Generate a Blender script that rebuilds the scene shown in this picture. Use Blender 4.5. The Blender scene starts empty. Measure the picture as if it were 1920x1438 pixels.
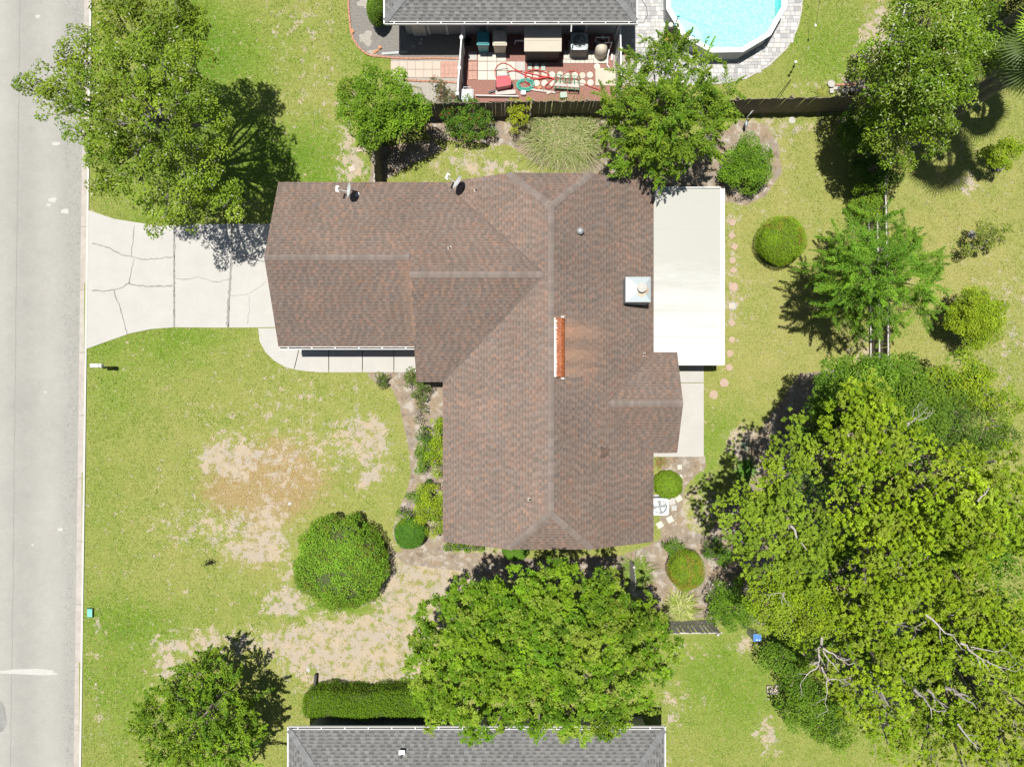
import bpy, math, random
import numpy as np
from mathutils import Vector, Matrix
R = math.radians
random.seed(7); rng = np.random.default_rng(11)
scene = bpy.context.scene
COL = scene.collection
# ------------------------------------------------------------------ camera
H = 33.3                       # drone height above the lawn (m)
FPX = 1333.0                   # focal length in photo pixels (photo 1920 wide)
cd = bpy.data.cameras.new('camera'); cam = bpy.data.objects.new('camera', cd); COL.objects.link(cam)
cam.location = (0, 0, H); cam.rotation_euler = (0, 0, 0)
cd.sensor_width = 36.0; cd.lens = 36.0 * FPX / 1920.0; cd.clip_start = 0.1; cd.clip_end = 2000
scene.camera = cam
# ------------------------------------------------------------------ world, sun
SUN = Vector((-0.13, 0.10, 1.0)).normalized()
world = bpy.data.worlds.new('World'); scene.world = world; world.use_nodes = True
nt = world.node_tree; nt.nodes.clear()
sky = nt.nodes.new('ShaderNodeTexSky'); sky.sky_type = 'NISHITA'; sky.sun_disc = False
sky.sun_elevation = math.asin(SUN.z); sky.sun_rotation = math.atan2(SUN.x, SUN.y)
sky.air_density = 1.0; sky.dust_density = 1.0; sky.ozone_density = 1.0
bg = nt.nodes.new('ShaderNodeBackground'); bg.inputs['Strength'].default_value = 0.05
wo = nt.nodes.new('ShaderNodeOutputWorld')
nt.links.new(sky.outputs[0], bg.inputs[0]); nt.links.new(bg.outputs[0], wo.inputs[0])
sd = bpy.data.lights.new('sun', 'SUN'); sd.energy = 5.0; sd.angle = R(0.53); sd.color = (1.0, 0.96, 0.9)
so = bpy.data.objects.new('sun', sd); COL.objects.link(so); so.location = (0, 0, 60)
so.rotation_euler = SUN.to_track_quat('Z', 'Y').to_euler()
scene.view_settings.view_transform = 'Standard'; scene.view_settings.look = 'None'
scene.view_settings.exposure = 0.56; scene.view_settings.gamma = 1.0
scene.view_settings.use_curve_mapping = False
scene.cycles.max_bounces = 6; scene.cycles.transparent_max_bounces = 8

def W(px, py, z=0.0):
    """photo position of a point standing at height z -> world metres"""
    k = (H - z) / FPX
    return ((px - 960) * k, (719 - py) * k, z)
def W2(px, py, z=0.0): return W(px, py, z)[:2]

# ------------------------------------------------------------------ object helpers
def tag(o, label=None, cat=None, group=None, kind=None):
    if label: o['label'] = label
    if cat: o['category'] = cat
    if group: o['group'] = group
    if kind: o['kind'] = kind
    return o
def empty(name, loc=(0, 0, 0), rz=0, label=None, cat=None, group=None, kind=None):
    o = bpy.data.objects.new(name, None); COL.objects.link(o)
    o.empty_display_size = 0.2; o.location = loc; o.rotation_euler = (0, 0, rz)
    return tag(o, label, cat, group, kind)
def children(o, allobs=None): return [c for c in bpy.data.objects if c.parent == o]
def copy_tree(o, parent=None):
    c = o.copy(); COL.objects.link(c); c.parent = parent
    for ch in o.get('_kids', []): pass
    for ch in KIDS.get(o.name, []): copy_tree_reg(bpy.data.objects[ch], c)
    return c
KIDS = {}
def copy_tree_reg(o, parent):
    c = o.copy(); COL.objects.link(c); c.parent = parent
    KIDS.setdefault(parent.name, []).append(c.name)
    for ch in list(KIDS.get(o.name, [])): copy_tree_reg(bpy.data.objects[ch], c)
    return c
def link(name, me, mat=None, parent=None, loc=None, rot=None):
    o = bpy.data.objects.new(name, me); COL.objects.link(o)
    if mat is not None and len(me.materials) == 0: me.materials.append(mat)
    if parent is not None:
        o.parent = parent; KIDS.setdefault(parent.name, []).append(o.name)
    if loc is not None: o.location = loc
    if rot is not None: o.rotation_euler = rot
    return o

class MB:
    def __init__(s): s.v = []; s.f = []; s.c = []; s.cur = None
    def add(s, vs, fs):
        b = len(s.v); s.v += [tuple(p) for p in vs]
        for f in fs:
            s.f.append(tuple(i + b for i in f)); s.c.append(s.cur)
        return s
    def box(s, c, d, rz=0, taper=1.0, rx=0):
        hx, hy, hz = d[0] / 2, d[1] / 2, d[2] / 2
        vs = []
        M = Matrix.Rotation(rz, 3, 'Z') @ Matrix.Rotation(rx, 3, 'X')
        for z in (-1, 1):
            t = taper if z > 0 else 1.0
            for x, y in ((-1, -1), (1, -1), (1, 1), (-1, 1)):
                p = M @ Vector((x * hx * t, y * hy * t, z * hz)); vs.append((p.x + c[0], p.y + c[1], p.z + c[2]))
        return s.add(vs, [(3, 2, 1, 0), (4, 5, 6, 7), (0, 1, 5, 4), (1, 2, 6, 5), (2, 3, 7, 6), (3, 0, 4, 7)])
    def prism(s, pts, z0, z1):
        a = sum(pts[i][0] * pts[(i + 1) % len(pts)][1] - pts[(i + 1) % len(pts)][0] * pts[i][1] for i in range(len(pts)))
        if a < 0: pts = pts[::-1]
        n = len(pts)
        vs = [(p[0], p[1], z0) for p in pts] + [(p[0], p[1], z1) for p in pts]
        fs = [tuple(range(n - 1, -1, -1)), tuple(range(n, 2 * n))] + [(i, (i + 1) % n, n + (i + 1) % n, n + i) for i in range(n)]
        return s.add(vs, fs)
    def slab3(s, poly, t):
        """planar 3D polygon (ccw from above) thickened downwards by t"""
        n = len(poly)
        vs = [tuple(p) for p in poly] + [(p[0], p[1], p[2] - t) for p in poly]
        return s.add(vs, [tuple(range(n)), tuple(range(2 * n - 1, n - 1, -1))] + [(n + i, n + (i + 1) % n, (i + 1) % n, i) for i in range(n)])
    def tube(s, pts, rad, n=8, cap=True):
        pts = [Vector(p) for p in pts]
        if not hasattr(rad, '__len__'): rad = [rad] * len(pts)
        vs = []; prev = None
        for i, p in enumerate(pts):
            d = (pts[min(i + 1, len(pts) - 1)] - pts[max(i - 1, 0)])
            d = d.normalized() if d.length > 1e-9 else Vector((0, 0, 1))
            if prev is None:
                a = Vector((1, 0, 0)) if abs(d.x) < 0.9 else Vector((0, 1, 0))
                u = d.cross(a).normalized()
            else:
                u = (prev - d * prev.dot(d))
                u = u.normalized() if u.length > 1e-6 else d.orthogonal().normalized()
            prev = u; w = d.cross(u)
            for k in range(n):
                t = 2 * math.pi * k / n
                q = p + (u * math.cos(t) + w * math.sin(t)) * rad[i]; vs.append(tuple(q))
        fs = []
        for i in range(len(pts) - 1):
            for k in range(n):
                fs.append((i * n + k, i * n + (k + 1) % n, (i + 1) * n + (k + 1) % n, (i + 1) * n + k))
        if cap:
            fs.append(tuple(range(n - 1, -1, -1))); fs.append(tuple((len(pts) - 1) * n + k for k in range(n)))
        return s.add(vs, fs)
    def lathe(s, c, prof, n=20):
        """prof: list of (r, z) bottom to top"""
        vs = []
        for r, z in prof:
            for k in range(n):
                t = 2 * math.pi * k / n; vs.append((c[0] + r * math.cos(t), c[1] + r * math.sin(t), c[2] + z))
        fs = []
        for i in range(len(prof) - 1):
            for k in range(n): fs.append((i * n + k, i * n + (k + 1) % n, (i + 1) * n + (k + 1) % n, (i + 1) * n + k))
        fs.append(tuple(range(n - 1, -1, -1))); fs.append(tuple((len(prof) - 1) * n + k for k in range(n)))
        return s.add(vs, fs)
    def build(s, name, mat, parent=None, loc=None, rot=None, smooth=False):
        me = bpy.data.meshes.new(name); me.from_pydata(s.v, [], s.f)
        if any(c is not None for c in s.c):
            at = me.color_attributes.new('tint', 'FLOAT_COLOR', 'CORNER'); arr = []
            for f, c in zip(s.f, s.c):
                c = c if c is not None else (1, 1, 1); arr += [c[0], c[1], c[2], 1.0] * len(f)
            at.data.foreach_set('color', arr)
        if smooth: me.polygons.foreach_set('use_smooth', [True] * len(me.polygons))
        me.update()
        return link(name, me, mat, parent, loc, rot)

# ------------------------------------------------------------------ materials
def newmat(name):
    m = bpy.data.materials.new(name); m.use_nodes = True
    n = m.node_tree; n.nodes.clear()
    out = n.nodes.new('ShaderNodeOutputMaterial'); b = n.nodes.new('ShaderNodeBsdfPrincipled')
    n.links.new(b.outputs[0], out.inputs[0])
    return m, n, b, out
def noise(n, scale, detail=4, rough=0.6, vec=None, coord='Object'):
    if vec is None:
        if coord == 'World':
            g = n.nodes.new('ShaderNodeNewGeometry'); vec = g.outputs['Position']
        else:
            t = n.nodes.new('ShaderNodeTexCoord'); vec = t.outputs[coord]
    x = n.nodes.new('ShaderNodeTexNoise'); x.inputs['Scale'].default_value = scale
    x.inputs['Detail'].default_value = detail; x.inputs['Roughness'].default_value = rough
    n.links.new(vec, x.inputs['Vector']); return x.outputs[0]
def ramp(n, fac, stops):
    r = n.nodes.new('ShaderNodeValToRGB'); e = r.color_ramp.elements
    while len(e) > 1: e.remove(e[0])
    e[0].position = stops[0][0]; e[0].color = (*stops[0][1], 1)
    for p, c in stops[1:]:
        q = e.new(p); q.color = (*c, 1)
    n.links.new(fac, r.inputs[0]); return r.outputs[0]
def mixc(n, fac, a, b, mode='MIX'):
    x = n.nodes.new('ShaderNodeMix'); x.data_type = 'RGBA'; x.blend_type = mode
    def put(sock, v):
        if hasattr(v, 'is_output'): n.links.new(v, sock)
        elif hasattr(v, '__len__'): sock.default_value = (*v, 1) if len(v) == 3 else v
        else: sock.default_value = v
    put(x.inputs[0], fac); put(x.inputs[6], a); put(x.inputs[7], b); return x.outputs[2]
def mth(n, op, a, b=None, c=None, clamp=False):
    x = n.nodes.new('ShaderNodeMath'); x.operation = op; x.use_clamp = clamp
    for i, v in enumerate((a, b, c)):
        if v is None: continue
        if hasattr(v, 'is_output'): n.links.new(v, x.inputs[i])
        else: x.inputs[i].default_value = v
    return x.outputs[0]
def smooth(n, v, a, b):
    x = n.nodes.new('ShaderNodeMapRange'); x.interpolation_type = 'SMOOTHSTEP'
    n.links.new(v, x.inputs[0]); x.inputs[1].default_value = a; x.inputs[2].default_value = b
    return x.outputs[0]
def bump(n, b, h, strength=0.4, dist=0.02):
    x = n.nodes.new('ShaderNodeBump'); x.inputs['Strength'].default_value = strength; x.inputs['Distance'].default_value = dist
    n.links.new(h, x.inputs['Height']); n.links.new(x.outputs[0], b.inputs['Normal'])
def simple(name, col, rough=0.6, metal=0, var=0.15, scale=3, bumpk=0.0, spec=0.5, fine=40, coord='World'):
    m, n, b, o = newmat(name)
    a = tuple(max(0, c * (1 - var)) for c in col); d = tuple(min(1, c * (1 + var)) for c in col)
    f = noise(n, scale, 5, 0.65, coord=coord); g = noise(n, fine, 2, 0.5, coord=coord)
    s = mth(n, 'ADD', mth(n, 'MULTIPLY', f, 0.65), mth(n, 'MULTIPLY', g, 0.35))
    c = ramp(n, s, [(0.3, a), (0.7, d)]); n.links.new(c, b.inputs['Base Color'])
    b.inputs['Roughness'].default_value = rough; b.inputs['Metallic'].default_value = metal
    b.inputs['Specular IOR Level'].default_value = spec
    if bumpk: bump(n, b, g, bumpk, 0.01)
    return m
def attrmat(name, rough=0.85, attr='tint', nz=0.25, scale=25, spec=0.3, big=0.12):
    m, n, b, o = newmat(name)
    a = n.nodes.new('ShaderNodeAttribute'); a.attribute_name = attr
    g = noise(n, scale, 3, 0.7, coord='World'); h = noise(n, 0.6, 4, 0.6, coord='World')
    k = mth(n, 'ADD', mth(n, 'MULTIPLY_ADD', g, 2 * nz, 1 - nz), mth(n, 'MULTIPLY_ADD', h, 2 * big, -big))
    v = n.nodes.new('ShaderNodeVectorMath'); v.operation = 'SCALE'
    n.links.new(a.outputs['Color'], v.inputs[0]); n.links.new(k, v.inputs['Scale'])
    n.links.new(v.outputs[0], b.inputs['Base Color']); b.inputs['Roughness'].default_value = rough
    b.inputs['Specular IOR Level'].default_value = spec
    return m
def leafmat(name, trans=0.35, rough=0.42, spec=0.5):
    m, n, b, o = newmat(name)
    a = n.nodes.new('ShaderNodeAttribute'); a.attribute_name = 'tint'
    n.links.new(a.outputs['Color'], b.inputs['Base Color']); b.inputs['Roughness'].default_value = rough
    b.inputs['Specular IOR Level'].default_value = spec
    t = n.nodes.new('ShaderNodeBsdfTranslucent')
    v = n.nodes.new('ShaderNodeVectorMath'); v.operation = 'MULTIPLY'; v.inputs[1].default_value = (1.5, 1.35, 0.6)
    n.links.new(a.outputs['Color'], v.inputs[0]); n.links.new(v.outputs[0], t.inputs['Color'])
    mx = n.nodes.new('ShaderNodeMixShader'); mx.inputs[0].default_value = trans
    n.links.new(b.outputs[0], mx.inputs[1]); n.links.new(t.outputs[0], mx.inputs[2]); n.links.new(mx.outputs[0], o.inputs[0])
    return m
M = {}
M['leaf'] = leafmat('leaf_glossy', 0.24, 0.45, 0.13)
M['leafdry'] = leafmat('leaf_matte', 0.30, 0.6, 0.25)
M['grassblade'] = leafmat('grass_blade', 0.25, 0.6, 0.2)
M['shingle'] = attrmat('asphalt_shingle', 0.92, nz=0.22, scale=60, spec=0.15)
M['bark'] = simple('bark', (0.16, 0.135, 0.11), 0.9, var=0.4, scale=4, bumpk=0.6)
M['barkgrey'] = simple('grey_bark', (0.22, 0.205, 0.18), 0.85, var=0.3, scale=5, bumpk=0.4)
M['deadwood'] = simple('weathered_dead_wood', (0.34, 0.31, 0.28), 0.8, var=0.25)
M['palmbark'] = simple('palm_bark', (0.15, 0.14, 0.13), 0.9, var=0.3, scale=6, bumpk=0.5)
M['white'] = simple('white_painted_trim', (0.72, 0.72, 0.70), 0.45, var=0.06)
M['vinyl'] = simple('white_vinyl', (0.72, 0.73, 0.72), 0.4, var=0.05)
M['wall'] = simple('grey_siding_wall', (0.36, 0.37, 0.37), 0.7, var=0.08)
M['wallmain'] = simple('tan_brick_wall', (0.38, 0.28, 0.21), 0.85, var=0.2, scale=9)
M['wallwhite'] = simple('whitewashed_brick', (0.5, 0.49, 0.46), 0.8, var=0.25, scale=7, bumpk=0.5)
M['glass'] = simple('window_glass', (0.03, 0.035, 0.04), 0.08, var=0.1, spec=0.8)
M['troughdark'] = simple('dark_trough_floor', (0.05, 0.042, 0.035), 0.95, var=0.6, scale=9)
M['deck'] = simple('roof_deck_edge', (0.12, 0.095, 0.08), 0.85, var=0.2)
M['deckgrey'] = simple('grey_roof_deck', (0.12, 0.12, 0.12), 0.85, var=0.2)
M['concrete'] = simple('concrete', (0.36, 0.35, 0.32), 0.85, var=0.1, scale=1.2, bumpk=0.2, fine=30)
M['slab'] = simple('white_concrete_slab', (0.355, 0.345, 0.318), 0.8, var=0.07, scale=1.0, fine=20)
M['crack'] = simple('crack_sealant', (0.2, 0.2, 0.185), 0.9, var=0.25, fine=30)
M['galv'] = simple('galvanised_metal', (0.27, 0.31, 0.32), 0.5, 0.2, var=0.15, scale=3)
M['darkmetal'] = simple('dark_metal', (0.03, 0.03, 0.032), 0.5, 0.4)
M['black'] = simple('black_plastic', (0.012, 0.012, 0.013), 0.5)
M['greymetal'] = simple('grey_painted_metal', (0.25, 0.26, 0.26), 0.5, 0.2)
M['dish'] = simple('pale_grey_dish', (0.48, 0.50, 0.50), 0.45, var=0.05)
M['wood'] = simple('weathered_fence_wood', (0.17, 0.145, 0.11), 0.9, var=0.35, scale=3, bumpk=0.4)
M['woodlight'] = simple('silvered_wood', (0.38, 0.36, 0.33), 0.85, var=0.2, scale=4)
M['woodrail'] = simple('sunbleached_rail', (0.38, 0.365, 0.335), 0.8, var=0.15)
M['brick'] = simple('red_garden_brick', (0.34, 0.17, 0.115), 0.85, var=0.25, scale=8)
M['pink'] = simple('pink_paver', (0.34, 0.25, 0.19), 0.85, var=0.15, scale=4, coord='World')
M['pinkpale'] = simple('pale_pink_paver', (0.42, 0.34, 0.285), 0.85, var=0.12, scale=4)
M['cream'] = simple('cream_paver', (0.44, 0.42, 0.36), 0.8, var=0.12, scale=4)
M['mint'] = simple('pale_green_paver', (0.3, 0.36, 0.3), 0.8, var=0.1)
M['teal'] = simple('teal_plastic', (0.03, 0.21, 0.23), 0.4, var=0.1)
M['mintlid'] = simple('mint_plastic', (0.13, 0.42, 0.33), 0.5, var=0.08)
M['beige'] = simple('beige_plastic', (0.42, 0.38, 0.30), 0.55, var=0.08)
M['canvas'] = simple('beige_canvas', (0.40, 0.36, 0.29), 0.8, var=0.08)
M['greyplastic'] = simple('pale_grey_plastic', (0.40, 0.43, 0.43), 0.55, var=0.05)
M['red'] = simple('red_plastic', (0.5, 0.01, 0.025), 0.35, var=0.1)
M['hosered'] = simple('red_hose', (0.5, 0.035, 0.03), 0.5, var=0.1)
M['hosegreen'] = simple('aqua_hose', (0.06, 0.36, 0.27), 0.5, var=0.1)
M['greenframe'] = simple('green_rack_metal', (0.10, 0.25, 0.15), 0.5, var=0.15)
M['blue'] = simple('blue_box_paint', (0.06, 0.17, 0.42), 0.4, var=0.08)
M['blueplastic'] = simple('blue_plastic', (0.01, 0.10, 0.45), 0.35)
M['acwhite'] = simple('pale_blue_enamel', (0.58, 0.64, 0.68), 0.4, var=0.04)
M['terracotta'] = simple('terracotta', (0.42, 0.18, 0.08), 0.8, var=0.2)
M['mulchred'] = simple('red_lava_mulch', (0.23, 0.115, 0.09), 0.95, var=0.7, scale=18, fine=50, bumpk=1.0)
M['gravel'] = simple('dark_grey_gravel', (0.165, 0.155, 0.14), 0.95, var=0.6, scale=16, fine=45, bumpk=1.0)
# ================================================================== GROUND
def vnoise(x, y, seed=0):
    xi = np.floor(x).astype(np.int64); yi = np.floor(y).astype(np.int64)
    fx = x - xi; fy = y - yi; fx = fx * fx * (3 - 2 * fx); fy = fy * fy * (3 - 2 * fy)
    def h(a, b):
        n = (a * 374761393 + b * 668265263 + seed * 1442695041) & 0xffffffff
        n = ((n ^ (n >> 13)) * 1274126177) & 0xffffffff
        return ((n ^ (n >> 16)) & 0xffff) / 65535.0
    return (h(xi, yi) * (1 - fx) + h(xi + 1, yi) * fx) * (1 - fy) + (h(xi, yi + 1) * (1 - fx) + h(xi + 1, yi + 1) * fx) * fy
def fbm(x, y, s, o=4, seed=0):
    t = 0; a = 0.5; tot = 0
    for i in range(o):
        t = t + a * vnoise(x * s, y * s, seed + i * 17); tot += a; s *= 2.03; a *= 0.55
    return t / tot
def inpoly(px, py, poly):
    c = np.zeros(px.shape, bool); n = len(poly)
    for i in range(n):
        x1, y1 = poly[i]; x2, y2 = poly[(i + 1) % n]
        if y1 == y2: continue
        k = ((y1 > py) != (y2 > py)) & (px < (x2 - x1) * (py - y1) / (y2 - y1) + x1)
        c ^= k
    return c
def dseg(px, py, poly):
    d = np.full(px.shape, 1e9); n = len(poly)
    for i in range(n):
        x1, y1 = poly[i]; x2, y2 = poly[(i + 1) % n]; dx, dy = x2 - x1, y2 - y1
        t = np.clip(((px - x1) * dx + (py - y1) * dy) / (dx * dx + dy * dy + 1e-9), 0, 1)
        d = np.minimum(d, np.hypot(px - x1 - t * dx, py - y1 - t * dy))
    return d
def sdf(px, py, poly):                     # positive inside, metres (40 photo px per metre on the ground)
    return np.where(inpoly(px, py, poly), 1, -1) * dseg(px, py, poly) / 40.03
# lawn features, as places on the ground given in photo coordinates
BLOB = [  # px, py, rx, ry, amount: patches where turf has died back to sand
 (440,852,56,30,.75),(425,880,40,26,.5),(695,828,38,36,.78),(660,800,25,40,.25),(545,735,50,60,.22),(600,830,50,30,.28),
 (545,880,40,40,.3),(505,960,26,46,.42),(480,1015,52,26,.5),(465,1040,40,20,.45),(440,980,70,30,.3),(700,893,26,18,.5),
 (520,1140,40,16,.5),(345,1000,60,40,.2),(540,1075,22,40,.45),(560,1120,50,18,.4),(330,1240,50,22,.45),(305,1250,14,45,.4),(350,1200,60,18,.4),(410,1200,70,24,.35),
 (560,1210,80,32,.62),(640,1225,90,45,.7),(720,1240,50,50,.7),(775,1180,50,90,.75),(850,1085,90,50,.85),(760,1110,40,60,.8),(905,1060,40,30,.6),(690,1170,60,24,.45),
 (620,1275,60,18,.45),(590,95,45,120,.14),(560,20,60,60,.16),(610,180,60,60,.14),(520,60,30,60,.1),(660,300,26,50,.5),(655,255,14,60,.4),
 (1400,250,70,26,.55),(1550,232,90,14,.4),(1480,430,80,60,.05),(1620,655,26,40,.55),(1645,40,20,60,.6),(1625,120,26,60,.5),(1580,165,60,14,.6),
 (1815,345,20,14,.6),(1380,565,40,30,.35),(1372,500,14,150,.35),(1870,560,60,60,.22),(1900,640,30,60,.2),(1850,700,50,50,.2),(1480,320,30,60,.15),
 (1395,840,24,36,.65),(1410,820,26,16,.6),(1255,1340,18,60,.42),(1290,1310,30,20,.25),(1440,1385,22,40,.42),(1445,1370,14,22,.35),(1402,1210,16,10,.6),(1300,1225,50,12,.2),
 (1265,1210,16,14,.4),(1330,980,80,50,.35),(1310,930,30,40,.3),(1850,830,60,20,.4),(880,300,60,30,.45),(960,322,120,18,.35),(1130,322,60,20,.4),
 (180,1190,12,40,.35),(185,1330,12,60,.3),(700,720,60,20,.2),(380,1110,120,30,.12),(1010,1062,90,14,.3),(640,1010,20,30,.2),(450,760,120,50,.12),(620,900,110,90,.14),(350,960,110,70,.1)]
RUST = [(480,905,85,45,.9),(520,870,60,40,.6),(500,950,50,40,.6),(430,930,40,16,.7),(540,900,60,60,.4),(480,1030,40,30,.5),(770,1080,60,40,.25),(860,1075,60,25,.35),(775,780,16,18,.5),(740,1230,30,30,.35)]
LUSH = [(230,640,180,60,.4),(350,640,60,20,.4),(250,1170,110,40,.5),(230,1300,70,120,.5),(1370,1310,110,90,.5),(430,120,120,80,.55),(350,60,60,120,.5),(700,110,40,30,.5),
 (400,330,200,90,.35),(1560,90,90,80,.5),(640,1135,160,22,.45),(1550,640,90,60,-.1),(1360,830,60,50,.45),(1330,930,22,60,.4),(500,300,120,60,.4),(220,750,50,60,.25),(190,950,40,200,.2),
 (560,180,60,60,-.2),(1800,500,120,160,-.25),(1450,560,120,160,-.15),(1450,330,90,90,-.15),(1420,680,60,60,-.1),(1600,1400,90,60,.3),(1330,1240,60,60,.3),(250,470,60,40,.3),(290,410,60,20,.4),(560,290,80,50,.45),(380,150,60,120,.4),(640,330,30,30,.3),(640,1290,40,30,.3)]
P_BEDW = [(688,702),(735,732),(752,765),(764,830),(768,880),(764,920),(748,955),(737,985),(738,1010),(760,1040),(850,1033),(870,1010),(870,690),(700,696)]
P_SOUTH = [(735,1035),(940,1035),(1000,1050),(1170,1040),(1240,1010),(1240,860),(1320,852),(1322,880),(1290,905),(1280,950),(1290,990),(1345,1010),(1390,1060),(1400,1110),(1360,1160),(1250,1160),(1170,1100),(1100,1090),(930,1085),(850,1070),(760,1060)]
P_PINEBED = [(1175,330),(1385,225),(1440,235),(1462,275),(1466,325),(1440,365),(1400,385),(1355,380),(1170,345)]
P_GRASSBED = [(800,190),(1160,190),(1180,340),(1130,330),(1000,305),(960,275),(830,262),(700,275),(690,340),(705,345),(770,310),(830,280),(800,250)]
P_EASTBED = [(1378,850),(1392,825),(1420,815),(1460,760),(1500,700),(1620,690),(1700,760),(1760,900),(1800,1200),(1700,1330),(1540,1260),(1450,1180),(1360,1150),(1330,1000),(1370,940),(1400,900)]
P_DRIVE = [(166.9,395),(215,411),(260,418),(300,424),(345,421),(700,420),(700,612),(514,614),(430,615),(330,614),(285,617),(245,625),(205,639),(163.6,654)]
P_WALK = [(484,613),(488,640),(498,660),(514,676),(535,688),(562,695),(600,698),(840,697),(840,612)]
P_SLAB = [(1180,640),(1319,640),(1319,856),(1180,856)]
P_BLACKBED = [(653,-60),(654,20),(658,60),(668,85),(686,101),(714,108),(765,110),(862,112),(862,-60)]
P_NYARD = [(862,30),(1180,30),(1180,192),(862,192)]
P_NPATH = [(733,108),(870,108),(870,192),(800,192),(790,165),(735,150)]
P_POOLDECK = [(1150,-60),(1506,-60),(1502,20),(1494,55),(1474,92),(1440,124),(1400,147),(1355,157),(1280,160),(1180,162),(1150,162)]
P_HOUSE = [(520,360),(1215,350),(1215,1000),(850,1000),(850,700),(520,640)]
def fields(x, y):
    """x, y in world metres -> (bare, rust, lush, bed, void, px, py)"""
    px = x * FPX / H + 960; py = 719 - y * FPX / H
    wx = (fbm(x, y, 1.1, 3, 91) - .5) * 36 + (fbm(x, y, 4.0, 2, 97) - .5) * 14; wy = (fbm(x, y, 1.1, 3, 93) - .5) * 36 + (fbm(x, y, 4.0, 2, 99) - .5) * 14
    def blobs(L):
        t = np.zeros(px.shape)
        for a, b, rx, ry, k in L:
            q = ((px + wx - a) / rx) ** 2 + ((py + wy - b) / ry) ** 2
            t = t + k * np.exp(-q * .75)
        return t
    bare = np.minimum(blobs(BLOB) * 1.02 - .01, .68); rust = blobs(RUST); lush = blobs(LUSH)
    bed = np.zeros(px.shape)
    for P in (P_BEDW, P_SOUTH, P_PINEBED, P_GRASSBED, P_EASTBED):
        bed = np.maximum(bed, np.clip(sdf(px + wx * .25, py + wy * .25, P) / .35 + .5, 0, 1))
    return bare, rust, lush, bed, px, py
# ground sheet: fine inside the picture, coarse beyond, reaching the horizon
xs = np.concatenate([[-900, -300, -100, -50], np.arange(-30, 30.001, 0.12), [50, 100, 300, 900]])
ys = np.concatenate([[-900, -300, -100, -45], np.arange(-24, 24.001, 0.12), [45, 100, 300, 900]])
X, Y = np.meshgrid(xs, ys)
bare, rust, lush, bed, PX, PY = fields(X, Y)
CURB_IN = lambda py: 172.0 - (py - 0) * (172.0 - 152.5) / 1438.0        # lawn side of the kerb, photo x
Z = (fbm(X, Y, .35, 3, 5) - .5) * 0.05
Z = np.where(PX < CURB_IN(PY) - 7, -0.30, Z)
for P in (P_DRIVE, P_WALK, P_SLAB, P_BLACKBED, P_NYARD, P_NPATH, P_POOLDECK, P_HOUSE):
    s_ = sdf(PX, PY, P); Z = np.where(s_ > -.3, np.minimum(Z, -.0), Z); Z = np.where(s_ > .10, -.10, Z)
me = bpy.data.meshes.new('lawn'); nx, ny = len(xs), len(ys)
I = np.arange(nx * ny).reshape(ny, nx)
F = np.stack([I[:-1, :-1], I[:-1, 1:], I[1:, 1:], I[1:, :-1]], -1).reshape(-1, 4)
me.vertices.add(nx * ny); me.vertices.foreach_set('co', np.stack([X, Y, Z], -1).astype(np.float32).ravel())
me.loops.add(F.size); me.loops.foreach_set('vertex_index', F.astype(np.int32).ravel())
me.polygons.add(len(F)); me.polygons.foreach_set('loop_start', np.arange(0, F.size, 4, dtype=np.int32))
me.polygons.foreach_set('use_smooth', np.ones(len(F), bool))
at = me.color_attributes.new('soil', 'FLOAT_COLOR', 'POINT')
at.data.foreach_set('color', np.stack([bare, rust, lush * .5 + .5, bed], -1).astype(np.float32).ravel())
me.update(calc_edges=True); me.validate()
m, n, b, o = newmat('lawn_and_soil')
a = n.nodes.new('ShaderNodeAttribute'); a.attribute_name = 'soil'
sp = n.nodes.new('ShaderNodeSeparateColor'); n.links.new(a.outputs['Color'], sp.inputs[0])
aB, aR, aL, aD = sp.outputs[0], sp.outputs[1], sp.outputs[2], a.outputs['Alpha']
n1 = noise(n, 1.3, 5, .65, coord='World'); n2 = noise(n, 6, 5, .7, coord='World'); nS = noise(n, 2.4, 7, .68, coord='World'); n3 = noise(n, 22, 3, .7, coord='World'); n4 = noise(n, 60, 2, .6, coord='World')
fine = mth(n, 'ADD', mth(n, 'MULTIPLY', n3, .6), mth(n, 'MULTIPLY', n4, .4))
# turf: green with strawy thatch
gl = mth(n, 'ADD', mth(n, 'MULTIPLY', mth(n, 'SUBTRACT', aL, .5), 1.0), mth(n, 'MULTIPLY', n1, .45))
gl = mth(n, 'ADD', gl, mth(n, 'MULTIPLY', n2, .3))
green = ramp(n, gl, [(.22, (.30, .285, .10)), (.40, (.225, .258, .06)), (.62, (.145, .23, .024)), (.9, (.088, .185, .01))])
straw = mixc(n, mth(n, 'MULTIPLY', smooth(n, mth(n, 'ADD', mth(n, 'MULTIPLY', fine, .6), mth(n, 'MULTIPLY', n2, .4)), .5, .6), .85), green, (.36, .34, .15)); straw = mixc(n, mth(n, 'MULTIPLY', smooth(n, fine, .48, .34), .8), straw, (.10, .135, .028))
# brown thatch
rustf = mth(n, 'ADD', aR, mth(n, 'ADD', mth(n, 'MULTIPLY_ADD', n2, 1.8, -.9), mth(n, 'MULTIPLY_ADD', n3, 1.0, -.5)))
c1 = mixc(n, mth(n, 'MULTIPLY', smooth(n, rustf, .15, .7), .75), straw, ramp(n, fine, [(.35, (.22, .15, .07)), (.62, (.40, .29, .16))]))
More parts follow.
